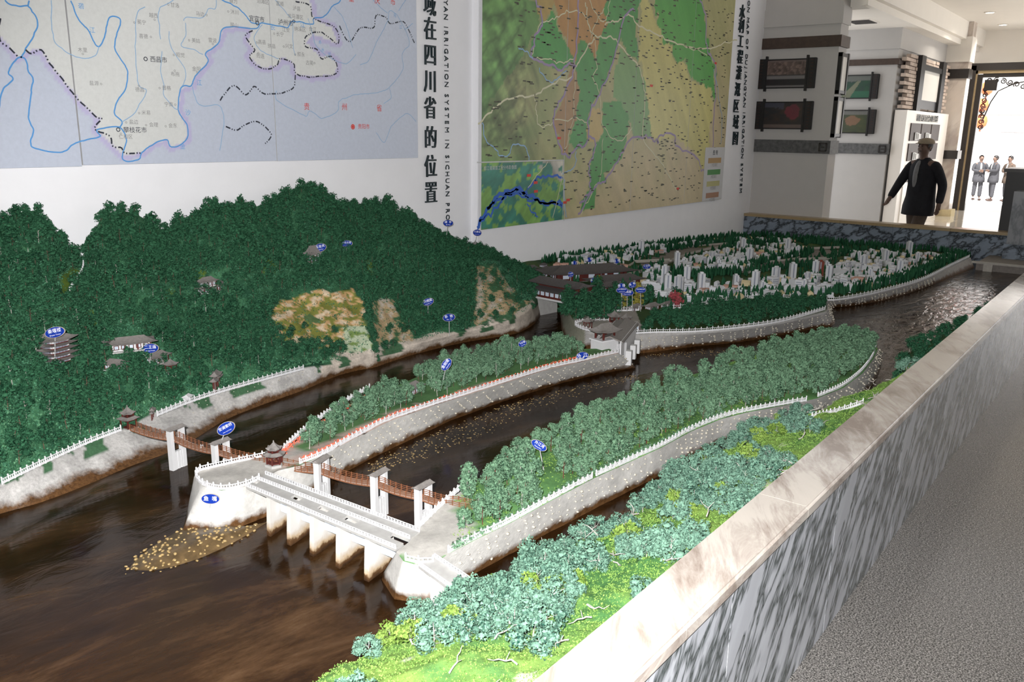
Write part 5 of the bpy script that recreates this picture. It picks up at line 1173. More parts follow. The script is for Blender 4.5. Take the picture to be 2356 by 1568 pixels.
a, b = PZ(1402, 795, .42), PZ(1440, 752, .42); a[2] = .45; b[2] = .455; d = (b-a); d[2] = 0; d /= np.linalg.norm(d); n_ = np.array([-d[1], d[0], 0])
m = MB(); hw = .085; v = [a-n_*hw, a+(0, 0, .03), a+n_*hw, b-n_*hw, b+(0, 0, .03), b+n_*hw]; m.add(v+[p-(0, 0, .008) for p in v], [(0, 1, 4, 3), (1, 2, 5, 4), (6, 9, 10, 7), (7, 10, 11, 8), (0, 6, 7, 1), (1, 7, 8, 2), (3, 4, 10, 9), (4, 5, 11, 10), (0, 3, 9, 6), (2, 8, 11, 5)], M['roof']); m.obj('roof', co_)
for sg in (-1, 1): m = MB(); m.bar(a+n_*sg*.07-(0, 0, .06), b+n_*sg*.07-(0, 0, .06), .008, .13, M['white']); m.obj('wall', co_)
for k in range(3):
    f = .15+.28*k; c = a*(1-f)+b*f-n_*.11; m = MB(); m.box((c[0], c[1], .335), (.04, .035, .09), M['white'], math.atan2(d[1], d[0])); m.obj('stepped_buttress', co_)
pavilion('terrace_pavilion', 1352, 757, 24, 'dark pavilion on the terrace left of the roofed corridor', .2, 4, .7)
pavilion('terrace_pavilion', 1413, 742, 28, 'grey-roofed pavilion at the upper end of the roofed corridor', .1, 6, .5)
hall('terrace_gallery', 1452, 758, 40, 'low dark-pillared gallery with stepped grey roofs right of the corridor', -.8, .35, .3, post='shelfdark')
pavilion('terrace_pavilion', 1440, 742, 24, 'small grey-roofed pavilion behind the low gallery', 0, 4, .4)
# ---- covered bridge group over the narrow channel
nb_ = PZ(1240, 672, .42); nb2 = PZ(1350, 693, .42)
cov = empty('covered_bridge', tuple(nb_), 'long covered timber bridge with dark tile roofs over the narrow channel', 'model bridge')
d = nb2-nb_; Ln = np.linalg.norm(d); d /= Ln; ang = math.atan2(d[1], d[0]); mid = (nb_+nb2)/2; loc = mid-nb_
def addrot(nm, bx, mat, par=cov):
    m = MB(); m.box((loc[0]+bx[0]*math.cos(ang)-bx[1]*math.sin(ang), loc[1]+bx[0]*math.sin(ang)+bx[1]*math.cos(ang), bx[2]), bx[3:6], mat, ang); return L(m, nm, par)
addrot('deck', (0, 0, -.012, Ln, .25, .015), M['white']); addrot('wall', (0, 0, .025, Ln*.98, .24, .06), M['redwood'])
for i in range(9): addrot('window', ((i-4)*Ln*.1, -.123, .03, Ln*.06, .01, .032), M['bluepane'])
m = MB(); roof(m, (loc[0], loc[1], .055), Ln, .30, .03, M['roofdark'], .06, .95, .1, ang); L(m, 'lower_roof', cov)
addrot('clerestory', (0, 0.02, .085, Ln*.9, .14, .035), M['redwood'])
m = MB(); roof(m, (loc[0], loc[1]+.02, .102), Ln*.92, .2, .035, M['roofdark'], .1, .9, .2, ang); L(m, 'upper_roof', cov)
for i in (-1, 1): addrot('abutment', (i*Ln*.42, 0, -.12, Ln*.16, .28, .2), M['conc'])
big = [(1350, 640, 190, .28, .10, 'long dark-roofed hall behind the covered bridge, with dark red walls', -.52), (1415, 655, 120, .3, .12, 'dark red walled hall whose roof runs toward the city, right of the covered bridge', -.45), (1295, 628, 90, .3, .12, 'dark-roofed hall nearest the map wall behind the covered bridge', -.5), (1405, 668, 60, .4, .22, 'short dark-roofed row house beside the yellow conifer', -.1), (1440, 662, 50, .4, .22, 'short dark-roofed row house behind the oval sign cluster', .0)]
for px, py, wp, dr, hr, lab, rz in big: hall('long_hall', px, py, wp, lab, rz, dr, hr, 1, 'redwood', 'roofdark')
for k, (px, py, wp, rz) in enumerate([(1222, 622, 26, -.3), (1240, 630, 26, -.6), (1256, 622, 22, .2), (1218, 640, 24, -.2), (1236, 642, 26, .5), (1260, 632, 22, -.4), (1215, 655, 22, .3), (1250, 613, 18, 0)]):
    hall('old_town_house', px, py, wp, ['leftmost upper', 'second upper', 'third upper', 'left middle', 'central', 'right middle', 'lowest left', 'highest, nearest the map wall,'][k]+' dark-roofed house of the old quarter behind the covered bridge', rz, .6, .3, 1, 'bluepane', 'roofdark')
for px, py, wp, lab in [(1400, 700, 26, 'small dark pavilion half hidden by trees right of the channel'), (1340, 700, 22, 'small blue-grey roofed pavilion on the rocky point right of the channel')]: pavilion('garden_pavilion', px, py, wp, lab, .2, 6, .45)
for px, py, wp, lab in [(1462, 712, 34, 'low grey-roofed garden house left of the pink tree'), (1500, 710, 36, 'low grey-roofed garden house between two garden houses'), (1535, 706, 34, 'low grey-roofed garden house just below the pink tree')]: hall('garden_house', px, py, wp, lab, -.1, .5, .25)

# ---- miniature city
def city_mesh(kind, sx, sy, h, mat='greywhite'):
    m = MB(); m.box((0, 0, h/2), (sx, sy, h), M[mat])
    if kind == 'tower':
        m.box((sx*.08, 0, h+.006), (sx*.5, sy*.5, .014), M[mat]); m.box((0, -sy*.5, h*.5), (sx*.16, .004, h*.96), M['citywin']); m.box((-sx*.5, 0, h*.5), (.004, sy*.2, h*.96), M['citywin'])
        for i in range(int(h/.014)): m.box((0, 0, .008+i*.014), (sx*1.03, sy*1.03, .003), M[mat])
    elif kind == 'block':
        for i in range(int(h/.012)):
            z = .008+i*.012
            if z > h-.004: break
            m.box((0, -sy*.5, z), (sx*.86, .003, .0045), M['citywin']); m.box((-sx*.5, 0, z), (.003, sy*.8, .0045), M['citywin'])
        m.box((sx*.2, sy*.1, h+.004), (sx*.25, sy*.4, .010), M[mat])
    elif kind == 'ell':
        m.box((sx*.35, sy*.8, h*.45), (sx*.5, sy*.9, h*.9), M[mat]); m.box((0, -sy*.5, h*.5), (sx*.85, .003, h*.22), M['citywin'])
    elif kind == 'house':
        v = [(-sx/2, -sy/2, h), (sx/2, -sy/2, h), (sx/2, sy/2, h), (-sx/2, sy/2, h), (-sx/2, 0, h+sy*.4), (sx/2, 0, h+sy*.4)]; m.add(v, [(0, 1, 5, 4), (2, 3, 4, 5), (0, 4, 3), (1, 2, 5)], M['roof'] if mat == 'greywhite' and sx > .05 else M[mat])
        m.box((0, -sy*.5, h*.5), (sx*.7, .003, h*.35), M['citywin'])
    m.box((0, 0, -.01), (sx*1.1, sy*1.1, .02), M['greywhite']); return m.mesh('city_block')
lows = [(city_mesh(k, sx, sy, h, mt), k) for k, sx, sy, h, mt in [('block', .07, .045, .045, 'greywhite'), ('block', .10, .04, .035, 'greywhite'), ('ell', .07, .035, .03, 'greywhite'), ('house', .05, .035, .022, 'greywhite'), ('house', .06, .04, .025, 'yelwall'), ('block', .05, .05, .06, 'greywhite'), ('house', .04, .03, .03, 'greywhite'), ('ell', .09, .04, .025, 'pinkwall'), ('block', .12, .05, .05, 'greywhite'), ('house', .03, .03, .035, 'greywhite')]]
tows = [city_mesh('tower', .055, .055, .15), city_mesh('tower', .06, .05, .11), city_mesh('tower', .05, .05, .19), city_mesh('tower', .055, .055, .13, 'redwall')]
road_excl = []
TW = [(1556, 622, 2), (1528, 658, 2), (1534, 672, 0), (1560, 676, 0), (1612, 668, 0), (1580, 650, 0), (1632, 612, 1), (1638, 600, 1), (1652, 618, 1), (1692, 656, 1), (1737, 662, 0), (1783, 652, 0), (1822, 642, 0), (1720, 598, 1), (1725, 603, 0), (1690, 618, 1), (1875, 635, 0), (1886, 634, 3), (1906, 646, 0), (1900, 622, 1), (1856, 650, 1), (1752, 672, 1), (1850, 668, 1), (1700, 574, 1), (1708, 578, 0), (1812, 578, 0), (1835, 585, 1), (1985, 620, 0), (2068, 632, 0), (2028, 590, 1), (2035, 606, 0), (2090, 585, 0), (1975, 598, 1), (2110, 600, 1), (2000, 640, 1), (1475, 586, 0), (1672, 590, 1)]
towerpos = []
for k, (px, py, kd) in enumerate(TW):
    P = hit(px, py); towerpos.append(P); s = [1.0, .85, .95, 1.1][kd]
    o = link('city_tower', tows[kd], None, tuple(P), (0, 0, rnd.choice((-.25, .1, .35, .7))), s)
    if kd == 3: tagp(o, 'tall red-brown block standing alone among the white city blocks', 'model building')
    elif kd == 2: tagp(o, ['tallest pale tower block at the upper left of the city', 'tall white tower block at the left front of the city, by the short balustrade'][k == 1], 'model building')
    else: tagp(o, 'pale tower block of the miniature city rising above its white low blocks', 'model building', 'tower blocks of the miniature city')
ZONES = [[(1500, 668), (1560, 700), (1700, 688), (1900, 682), (2040, 655), (2150, 620), (2190, 592), (2100, 582), (1960, 580), (1900, 640), (1800, 640), (1700, 652), (1600, 655)], [(1570, 600), (1620, 590), (1700, 568), (1800, 562), (1850, 572), (1835, 590), (1740, 608), (1700, 625), (1560, 632), (1545, 622)], [(1470, 650), (1520, 640), (1560, 668), (1500, 690)], [(1260, 610), (1480, 570), (1600, 556), (1580, 566), (1480, 590), (1400, 610), (1300, 615)], [(1500, 572), (1700, 548), (1860, 556), (1880, 562), (1700, 556), (1560, 570)], [(1330, 622), (1440, 608), (1440, 618), (1380, 628)], [(1480, 628), (1540, 622), (1540, 634), (1480, 640)]]
def zmask(Q):
    w_ = W(Q); k = np.zeros(len(Q), bool)
    for z in ZONES: k |= inpoly(w_[:, 0], w_[:, 1], z)
    return k
cand = scatter(CT, 26000, zmask, rows=(9, 78)); cand = thin(cand, .072)[:560]
tp_ = np.array(towerpos); cand = np.array([c for c in cand if np.min(np.linalg.norm(tp_[:, :2]-c[:2], axis=1)) > .055])
cand = cand[np.argsort(np.linalg.norm(cand-EYE, axis=1))]
ks = rng.choice(len(lows), len(cand), p=[.16, .1, .1, .18, .09, .07, .14, .05, .03, .08])
def city_where(P):
    x, y = W(P)[:2]
    wh = 'in the front rows at the left' if x < 1720 and y > 640 else 'in the front rows at the middle' if x < 1900 and y > 630 else 'along the far river bank' if x >= 1900 else 'between the two canals' if x > 1540 and y > 585 else 'behind the back canal'
    return 'small white low city block '+wh, 'model building', 'white city blocks '+wh
for P, k in list(zip(cand, ks))[:300]:
    o = link('city_block', lows[k][0], None, tuple(P), (0, 0, rnd.choice((-.3, .1, .5, 1.2, 1.9))+rnd.uniform(-.15, .15)), rnd.uniform(1.05, 1.5)); mt = {4: 'tan', 7: 'pinkish'}.get(k)
    tagp(o, '%s low block with pale roofs scattered through the miniature city' % mt, 'model building', '%s low city blocks' % mt) if mt else tagp(o, *city_where(P))
rest = list(zip(cand, ks))[300:]
def join(name, items, mats):   # items: (V, F, mi)
    Vs = []; Fs = []; Ms = []; o = 0
    for V, F_, mi in items: Vs.append(V); Fs.append(F_+o); Ms.append(mi); o += len(V)
    return npmesh(name, np.vstack(Vs), np.vstack(Fs), mats, np.concatenate(Ms))
def tri_of(me):
    me.calc_loop_triangles(); n = len(me.loop_triangles); V = np.zeros(len(me.vertices)*3); me.vertices.foreach_get('co', V); T = np.zeros(n*3, int); me.loop_triangles.foreach_get('vertices', T); I = np.zeros(n, int); me.loop_triangles.foreach_get('material_index', I); return V.reshape(-1, 3), T.reshape(-1, 3), I
def rotz(V, a): c, s = math.cos(a), math.sin(a); return V@np.array([[c, s, 0], [-s, c, 0], [0, 0, 1]])
if rest:
    allm = []; its = []
    for P, k in rest:
        V, T_, I = tri_of(lows[k][0]); mm = list(lows[k][0].materials); mp = []
        for x in mm:
            if x not in allm: allm.append(x)
            mp.append(allm.index(x))
        its.append((rotz(V, rnd.uniform(0, 3))*rnd.uniform(.8, 1.1)+P, T_, np.array(mp)[I]))
    o = link('far_city_blocks', join('far_city_blocks', its, allm)); tagp(o, 'far rows of tiny white blocks at the back of the miniature city', 'model building', kind='stuff')
# canals and roads through the city
def roadstrip(name, pts, wpx, mat, lab, lift=.004, curb=None, kw='model road'):
    Pw = resample([hit(*p) for p in pts], len(pts)*8); t = empty(name, tuple(Pw[0]), lab, kw); m = MB(); vs = []; n = len(Pw); e1 = []; e2 = []
    for i in range(n):
        d = Pw[min(i+1, n-1)]-Pw[max(i-1, 0)]; d[2] = 0; d /= np.linalg.norm(d); nn_ = np.array([-d[1], d[0], 0]); wv_ = np.interp(i, np.linspace(0, n-1, len(wpx)), wpx)
        a, b = Pw[i]+nn_*wv_/2+(0, 0, lift), Pw[i]-nn_*wv_/2+(0, 0, lift); vs += [a, b, a-(0, 0, .02), b-(0, 0, .02)]; e1.append(a); e2.append(b)
    m.add(vs, [f for i in range(n-1) for f in ((4*i, 4*i+1, 4*i+5, 4*i+4), (4*i, 4*i+4, 4*i+6, 4*i+2), (4*i+1, 4*i+3, 4*i+7, 4*i+5))], M[mat]); m.obj('surface', t)
    for e in (e1, e2):
        m = MB()
        for a, b in zip(e, e[1:]): m.bar(a+(0, 0, .008), b+(0, 0, .008), .016, .022, M['kerb'])
        m.obj('curb', t)
roadstrip('city_canal', [(1415, 634), (1470, 617), (1500, 603), (1530, 590), (1580, 577), (1640, 568), (1740, 558)], [.16, .22, .30, .34, .30, .2, .14], 'road', 'dry grey canal with pale kerbs winding through the back of the city')
roadstrip('city_canal', [(1700, 627), (1740, 620), (1780, 610), (1830, 604), (1868, 598), (1890, 582), (1900, 574)], [.14, .2, .26, .26, .3, .42, .46], 'road', 'grey canal with pale kerbs in the middle of the city, widening to the far wall')
roadstrip('city_road', [(1370, 626), (1378, 616), (1376, 606)], [.05, .05, .05], 'road', 'short curved grey road behind the long dark-roofed halls')
for x, y, l_, lab in ((1503, 605, .40, 'thin pale footbridge across the back canal'), (1868, 600, .45, 'thin pale footbridge across the middle canal'), (1908, 574, .5, 'thin pale footbridge closing the canal near the far wall')):
    P = hit(x, y); m = MB(); m.box((0, 0, .02), (.035, l_, .012), M['kerb']); m.box((0.02, 0, .03), (.005, l_, .012), M['kerb']); o = link('foot_bridge', m.mesh('foot_bridge'), None, tuple(P), (0, 0, 1.0)); tagp(o, lab, 'model bridge')

# ================================================================== OVAL SIGNS
def sign(cx, cy, wp, hp, tilt, bx_, by_, cn, en, lab, base=None, yaw=0.):
    G = hit(bx_, by_) if base is None else np.array(base)
    dd = ray(cx, cy); hor = math.hypot(G[0], G[1]); k = hor/math.hypot(dd[0], dd[1]); Cc = EYE+dd*k; dep = float(W(Cc)[2]); s = dep/F
    w_, h_ = wp*s, hp*s; t = empty('name_sign', tuple(G), lab, 'sign')
    xd = rt*math.cos(tilt)+up*math.sin(tilt); yd = up*math.cos(tilt)-rt*math.sin(tilt); nrm = -fw
    if yaw: xd = xd*math.cos(yaw)+nrm*math.sin(yaw); nrm = np.cross(xd, yd)
    mx = frame_mx(Cc, xd, yd); R3 = np.array(mx.to_3x3()); th = max(.006, h_*.10)
    m = MB(); N = 28; rings = []
    for z, k_ in ((-th, .96), (-th, 1.0), (0, 1.0), (0, .94)): rings.append([Cc+R3@np.array((w_/2*k_*math.cos(2*PI*i/N), h_/2*k_*math.sin(2*PI*i/N), z)) for i in range(N)])
    m.grid(rings, M['signrim'], True); m.add(rings[0], [tuple(range(N))[::-1]], M['signrim']); m.obj('board', t)
    m = MB(); m.add([Cc+R3@np.array((w_/2*.95*math.cos(2*PI*i/N), h_/2*.95*math.sin(2*PI*i/N), .0006)) for i in range(N)], [tuple(range(N))], M['signblue']); m.obj('blue_face', t)
    z0 = mx @ Matrix.Translation((0, h_*(.12 if en else 0), .0012)); n = max(1, len(cn)); fs = min(h_*.42, w_*.78/n) if en else h_*.54
    text('lettering', cn if n > 2 else cn[0]+'  '+cn[1:], fs, z0, M['letter'], t)
    if en: text('english_lettering', en, min(h_*.2, w_*1.15/len(en)), mx @ Matrix.Translation((0, -h_*.24, .0012)), M['letter'], t)
    m = MB(); m.tube([G-(0, 0, .01), Cc-nrm*(th*.6)-(0, 0, 0)], .0022 if dep < 5 else .003, M['signpole'], 5); m.obj('wire_stick', t)
    return t
R_ = math.radians
sign(126, 764, 47, 25, R_(12), 126, 812, '秦堰楼', 'Qinyan Tower', 'oval blue sign leaning over the roof of the five-roofed tower', base=hit(128, 838)+np.array([-.03, -.05, -.01]))
sign(346, 801, 38, 22, R_(4), 344, 850, '二王庙', 'Erwang Temple', 'oval blue sign half hidden among the temple hall roofs')
sign(737, 569, 28, 19, R_(12), 737, 600, '玉垒关', 'Yulei Pass', 'oval blue sign beside the small white-walled gate house on the mountain')
sign(797, 560, 28, 15, R_(3), 797, 585, '松茂古道', 'The Ancient Songmao Road', 'oval blue sign alone in the wood right of the gate house sign')
sign(1031, 513, 24, 15, 0, 1029, 548, '碑亭', 'Bei Ting', 'highest oval blue sign, on a thin stick against the white wall')
sign(1098, 535, 20, 15, R_(-3), 1098, 556, '斗犀台', 'Douxi Terrace', 'oval blue sign above the ridge pavilion at the corner of the green map')
sign(985, 694, 27, 17, R_(18), 984, 728, '凤栖窝', 'Feng Qi Wo', 'higher of two oval blue signs on sticks at the inner channel bend')
sign(1033, 730, 29, 18, R_(8), 1034, 770, '卧铁', 'Wo  Tie', 'lower of two oval blue signs on sticks at the inner channel bend')
sign(1202, 790, 20, 15, R_(25), 1200, 812, '飞沙堰', 'Feisha Weir', 'oval blue sign at the back edge of the wood on the narrow island', base=PZ(1198, 822, .40))
sign(1340, 818, 29, 18, R_(8), 1338, 834, '外江', '', 'oval blue sign standing at the balustrade left of the white weir tower', base=PZ(1338, 828, .401))
sign(1027, 838, 32, 20, R_(55), 1020, 880, '金刚堤', 'Jingang Dike', 'oval blue sign tilted steeply upward over the trees of the narrow island', base=PZ(1014, 895, .40))
sign(520, 985, 44, 28, R_(28), 516, 1030, '安澜索桥', 'Anlan Cable Bridge', 'oval blue sign tilted above the second pier of the cable bridge', base=(AP[2][0], AP[2][1], .43))
sign(484, 1147, 43, 23, R_(-2), 482, 1195, '鱼嘴', '', 'oval blue sign on a wire in front of the rounded island tip', base=PZ(480, 1208, .27))
sign(1240, 1024, 40, 20, R_(-32), 1248, 1060, '外江河', 'Waijiang River', 'oval blue sign with thick white edge among the wooded island trees', base=PZ(1252, 1080, .40))
for cx, cy, w_, h_, tl, cn, en, lab in [(1322, 605, 11, 12, 0, '景门', '', 'small dim oval sign nearest the map wall behind the old quarter'), (1356, 597, 13, 11, .3, '茶馆', '', 'small dim oval sign beside low blocks near the map wall'), (1419, 600, 12, 12, .2, '城楼', '', 'upper of two small oval signs left of the city canal'), (1422, 618, 15, 13, .6, '玉垒桥', '', 'lower, tilted one of two small oval signs left of the city canal'), (1488, 613, 19, 12, .1, '三泊洞', 'San Bo', 'small oval sign on a post beside the city canal'), (1313, 631, 14, 13, .3, '伏龙观', 'Fulong', 'small oval sign above the upper roofs of the covered bridge'), (1366, 645, 15, 13, .3, '南桥', 'Nan', 'small oval sign at the right end of the covered bridge roofs'), (1312, 661, 14, 15, .1, '宝瓶口', 'Baoping', 'small oval sign in front of the windows of the covered bridge'),
                                         (1430, 657, 17, 12, .1, '茶园', '', 'hindmost oval sign of the cluster of four before the city'), (1431, 667, 27, 14, .05, '水利工程管理处', 'Administration', 'middle left oval sign of the cluster of four before the city'), (1443, 673, 30, 15, -.03, '清溪园', 'Qingxi Garden', 'frontmost and largest oval sign of the cluster of four before the city'), (1455, 655, 18, 14, .3, '离堆', 'Li Dui', 'small tilted oval sign behind the cluster beside the yellow tree'), (1474, 667, 25, 14, 0, '天府源正街', 'Tianfuyuan Street', 'right-hand oval sign of the cluster before the city'), (1876, 604, 8, 8, 0, '桥', '', 'tiny dim oval sign by the red-brown block'), (1391, 0, 0, 0, 0, '', '', '')]:
    if w_: sign(cx, cy, w_, h_, tl, cx, 716 if 'cluster' in lab else cy+20, cn+(' ' if len(cn) == 1 else ''), en, lab)

# ================================================================== TREES
def blobcloud(cs, rs, sub, jit, seed, flat=.8):
    g = np.random.default_rng(seed); V0, F0 = (cv, cf) if sub == 2 else (cv1, cf1) if sub == 1 else (ICO0V, ICO0F); Vs = []; Fs = []; o = 0
    for c, r in zip(cs, rs):
        v = V0*r*(1+jit*g.standard_normal((len(V0), 1)))*np.array([1, 1, flat]); v = rotz(v, g.uniform(0, 6)); Vs.append(v+c); Fs.append(F0+o); o += len(V0)
    return np.vstack(Vs), np.vstack(Fs)
ico = bmesh.new(); bmesh.ops.create_icosphere(ico, subdivisions=1, radius=1); ICO0V = np.array([v.co for v in ico.verts]); ICO0F = np.array([[v.index for v in f.verts] for f in ico.faces]); ico.free()
def leaftris(centers, rad, n, size, g, up_bias=.3):
    k = g.integers(0, len(centers), n); d = g.standard_normal((n, 3)); d[:, 2] += up_bias; d /= np.linalg.norm(d, axis=1)[:, None]
    p = centers[k]+d*rad[k][:, None]*g.uniform(.8, 1.25, (n, 1)); a = g.standard_normal((n, 3)); a = np.cross(a, d)+.5*d; a /= np.linalg.norm(a, axis=1)[:, None]; b = np.cross(a, d+.4*g.standard_normal((n, 3))); b /= np.linalg.norm(b, axis=1)[:, None]
    s = size*g.uniform(.6, 1.5, (n, 1)); V = np.stack([p-b*s*.5, p+b*s*.5, p+a*s, ], 1).reshape(-1, 3); return V, np.arange(3*n).reshape(-1, 3)
def make_tree(seed, H, R, mat, trunkmat='trunk', nb=9, nleaf=420, leaf=.0045, br=.30, shape='round', sub=1, trunkh=.35):
    g = np.random.default_rng(seed); zs = []; cs = []; rs = []
    for i in range(nb):
        f = (i+.5)/nb; z = H*(trunkh+(1-trunkh)*f)
        if shape == 'cone': rr = R*(1.05-f)*.8
        elif shape == 'flat': rr = R*math.sqrt(max(.05, 1-(f*1.1-.4)**2))*.9; z = H*(trunkh+(1-trunkh)*f*.8)
        else: rr = R*math.sqrt(max(.04, 1-(2*f-.9)**2))*.75
        a = g.uniform(0, 2*PI)+i*2.4; cs.append((rr*math.cos(a)*g.uniform(.5, 1), rr*math.sin(a)*g.uniform(.5, 1), z)); rs.append(R*br*g.uniform(.8, 1.3))
    cs = np.array(cs); rs = np.array(rs); V, F_ = blobcloud(cs, rs*.74, sub, .24, seed, .55); LV, LF = leaftris(cs, rs, int(nleaf*1.35), leaf, g)
    V2 = np.vstack([V, LV]); F2 = np.vstack([F_, LF+len(V)])
    crown = npmesh('foliage', V2, F2, [M[mat]])
    m = MB(); tr = H*.022; m.tube([(0, 0, -.012), (tr*.6, 0, H*.3), (-tr*.5, tr, H*.62), (0, 0, H*.9)], [tr, tr*.8, tr*.55, tr*.2], M[trunkmat], 5)
    for c in cs[::2]: m.tube([(0, 0, c[2]*.72), (c[0]*.95, c[1]*.95, c[2]*.98)], [tr*.45, tr*.2], M[trunkmat], 4)
    return m.mesh('trunk'), crown
def zones(stem, grp, cuts):
    def f(P):
        x = float(W(P)[0])
        for lim, where in cuts:
            if x < lim: return stem+' '+where, grp+' '+where
    return f
def forest(name, pts, variants, labels, group, n_ind=300, smin=.8, smax=1.25, low=None, stufflabel=''):
    pts = pts[np.argsort(np.linalg.norm(pts-EYE, axis=1))]
    for P in pts[:n_ind]:
        tm_, cm = variants[rnd.randrange(len(variants))]; s = rnd.uniform(smin, smax); r = rnd.uniform(0, 6)
        lb, gp = labels(P) if callable(labels) else (labels, group)
        t = empty(name, tuple(P), lb, 'model tree', gp); t.rotation_euler = (rnd.uniform(-.08, .08), rnd.uniform(-.08, .08), r); t.scale = (s, s, s*rnd.uniform(.9, 1.1))
        link('trunk', tm_, t); link('foliage', cm, t)
    rest = pts[n_ind:]
    if len(rest):
        low = low or variants; src = []
        for tm_, cm in low:
            a = tri_of(tm_); b = tri_of(cm); src.append((np.vstack([a[0], b[0]]), np.vstack([a[1], b[1]+len(a[0])]), np.r_[np.zeros(len(a[1]), int), np.ones(len(b[1]), int)]))
        its = []
        for P in rest:
            V, T_, I = src[rnd.randrange(len(src))]; its.append((rotz(V, rnd.uniform(0, 6))*rnd.uniform(smin, smax)+P, T_, I))
        o = link(name, join(name, its, [low[0][0].materials[0], low[0][1].materials[0]])); tagp(o, stufflabel, 'model trees', kind='stuff')
def away(Q, pix, r):      # keep points whose picture position stays clear of given spots (buildings, signs)
    w_ = W(Q); k = np.ones(len(Q), bool)
    for x, y, rr in pix: k &= ((w_[:, 0]-x)**2+((w_[:, 1]-y))**2) > (rr*r)**2
    return Q[k]
# --- wooded mountain
mt_hi = [make_tree(100+i, .085, .040, 'leaf_mtn', 'trunk' if i % 5 else 'twig', 9, 420, .0060, .36) for i in range(5)]
mt_lo = [make_tree(120+i, .085, .043, 'leaf_mtn', 'trunk', 7, 300, .0080, .38, sub=1, trunkh=.25) for i in range(6)]
GRASSY = [(-80, 960), (120, 880), (260, 900), (420, 905), (560, 850), (700, 830), (780, 815), (790, 880), (300, 1010), (-80, 1160)]
BARE = [QUARRY, CLIFF2, [(1090, 600), (1150, 605), (1235, 700), (1240, 760), (1110, 770), (1085, 730)], [(180, 560), (204, 560), (200, 645), (172, 695), (152, 690), (176, 635)]]+PATCH
def mmask(Q):
    w_ = W(Q); k = (w_[:, 0] > -60)
    for b in BARE: k &= ~inpoly(w_[:, 0], w_[:, 1], b)
    g_ = inpoly(w_[:, 0], w_[:, 1], GRASSY); k &= ~(g_ & (rng.random(len(Q)) < .80)); return k
HOUSES = [(128, 800, 42), (128, 838, 36), (300, 785, 40), (268, 832, 20), (364, 815, 26), (394, 846, 16), (478, 655, 24), (507, 650, 22), (720, 592, 18), (1030, 548, 12), (1101, 552, 14), (499, 880, 32), (352, 950, 18), (297, 970, 24), (432, 915, 16)]
Q = scatter(MT, 30000, mmask, rows=(16, 122)); Q = away(Q, HOUSES, 1.0); Q = thin(Q, .050); Q = Q[(Q[:, 1] < 4.745)&(np.linalg.norm(Q[:, :2]-np.array([5.65, 4.75]), axis=1) > .03)]
print('mountain trees', len(Q))
forest('mountain_tree', Q, mt_hi, zones('bushy dark green tree on the mountain foot', 'mountain trees', ((170, 'below the five-roofed tower'), (340, 'behind the bridge tower'), (600, 'around the ornate shore gate'), (800, 'below the ochre quarry'), (9e9, 'above the inner channel bend'))), '', 300, .75, 1.2, mt_lo, 'dense dark green wood covering the upper model mountain')
Qr = [hit(x, y) for x, y in [(1092, 640), (1110, 650), (1135, 640), (1150, 660), (1165, 690), (1130, 700), (1105, 735), (1140, 735), (1180, 730), (1190, 700), (1120, 760), (1070, 760), (900, 770), (905, 800), (925, 770), (885, 810), (770, 770), (755, 800), (765, 820), (845, 690), (850, 730), (858, 780), (862, 820), (868, 835), (700, 760), (1160, 640), (1178, 665), (1200, 680), (1225, 715)]]
forest('cliff_tree', np.array(Qr), mt_hi, 'single dark tree clinging to the bare ochre cliff faces', 'trees on the bare cliffs', 300, .6, .95)
# turf and low scrub on the mountain
def turf(name, P_, n, mat, size, lab, mask=None, rows=None, lift=.0, tri=7):
    Q_ = scatter(P_, n, mask, rows); g = np.random.default_rng(n); k = len(Q_); c = np.repeat(Q_, tri, 0)+g.standard_normal((k*tri, 3))*size*np.array([.8, .8, .35])+np.array([0, 0, lift])
    a = g.standard_normal((k*tri, 3)); a /= np.linalg.norm(a, axis=1)[:, None]; b = np.cross(a, g.standard_normal((k*tri, 3))); b /= np.linalg.norm(b, axis=1)[:, None]; s = size*g.uniform(.4, 1.1, (k*tri, 1))
    V = np.stack([c-a*s*.5, c+a*s*.5, c+b*s*.9], 1).reshape(-1, 3); o = link(name, npmesh(name, V, np.arange(len(V)).reshape(-1, 3), [M[mat]])); tagp(o, lab, 'scrub', kind='stuff'); return o
M['leaf_scrub'] = leafmat('scrub_foliage', (.010, .05, .03), (.075, .21, .12)); M['leaf_turf'] = leafmat('light_turf', (.02, .10, .05), (.12, .27, .15)); M['leaf_grass'] = leafmat('bright_grass', (.035, .11, .02), (.20, .33, .08))
def nm(Q):
    w_ = W(Q); k = (w_[:, 0] > -40) & (Q[:, 1] < 4.69)
    for b in (QUARRY, CLIFF, CLIFF2, PATCH[0]): k &= ~(inpoly(w_[:, 0], w_[:, 1], b) & (rng.random(len(Q)) < .8))
    return k
turf('bright_turf', MT, 9000, 'leaf_turf', .009, 'lighter green turf on the lower left slope of the model mountain', lambda Q: inpoly(W(Q)[:, 0], W(Q)[:, 1], GRASSY), (15, 90), .008, 7)
turf('low_scrub', MT, 30000, 'leaf_scrub', .010, 'low green scrub carpeting the slopes of the model mountain', nm, (16, 118), .004, 6)
# pale fence posts / path up the mountain
pp = [hit(x, y) for x, y in [(197, 555), (196, 580), (192, 605), (190, 628), (182, 645), (170, 662), (160, 678)]]
balustrade(0, 'thin pale stepped path climbing the mountain beside the bright patch', P=[p+np.array([-.01, -.03, .03]) for p in pp], hgt=.012, sp=.02, name='hill_path')
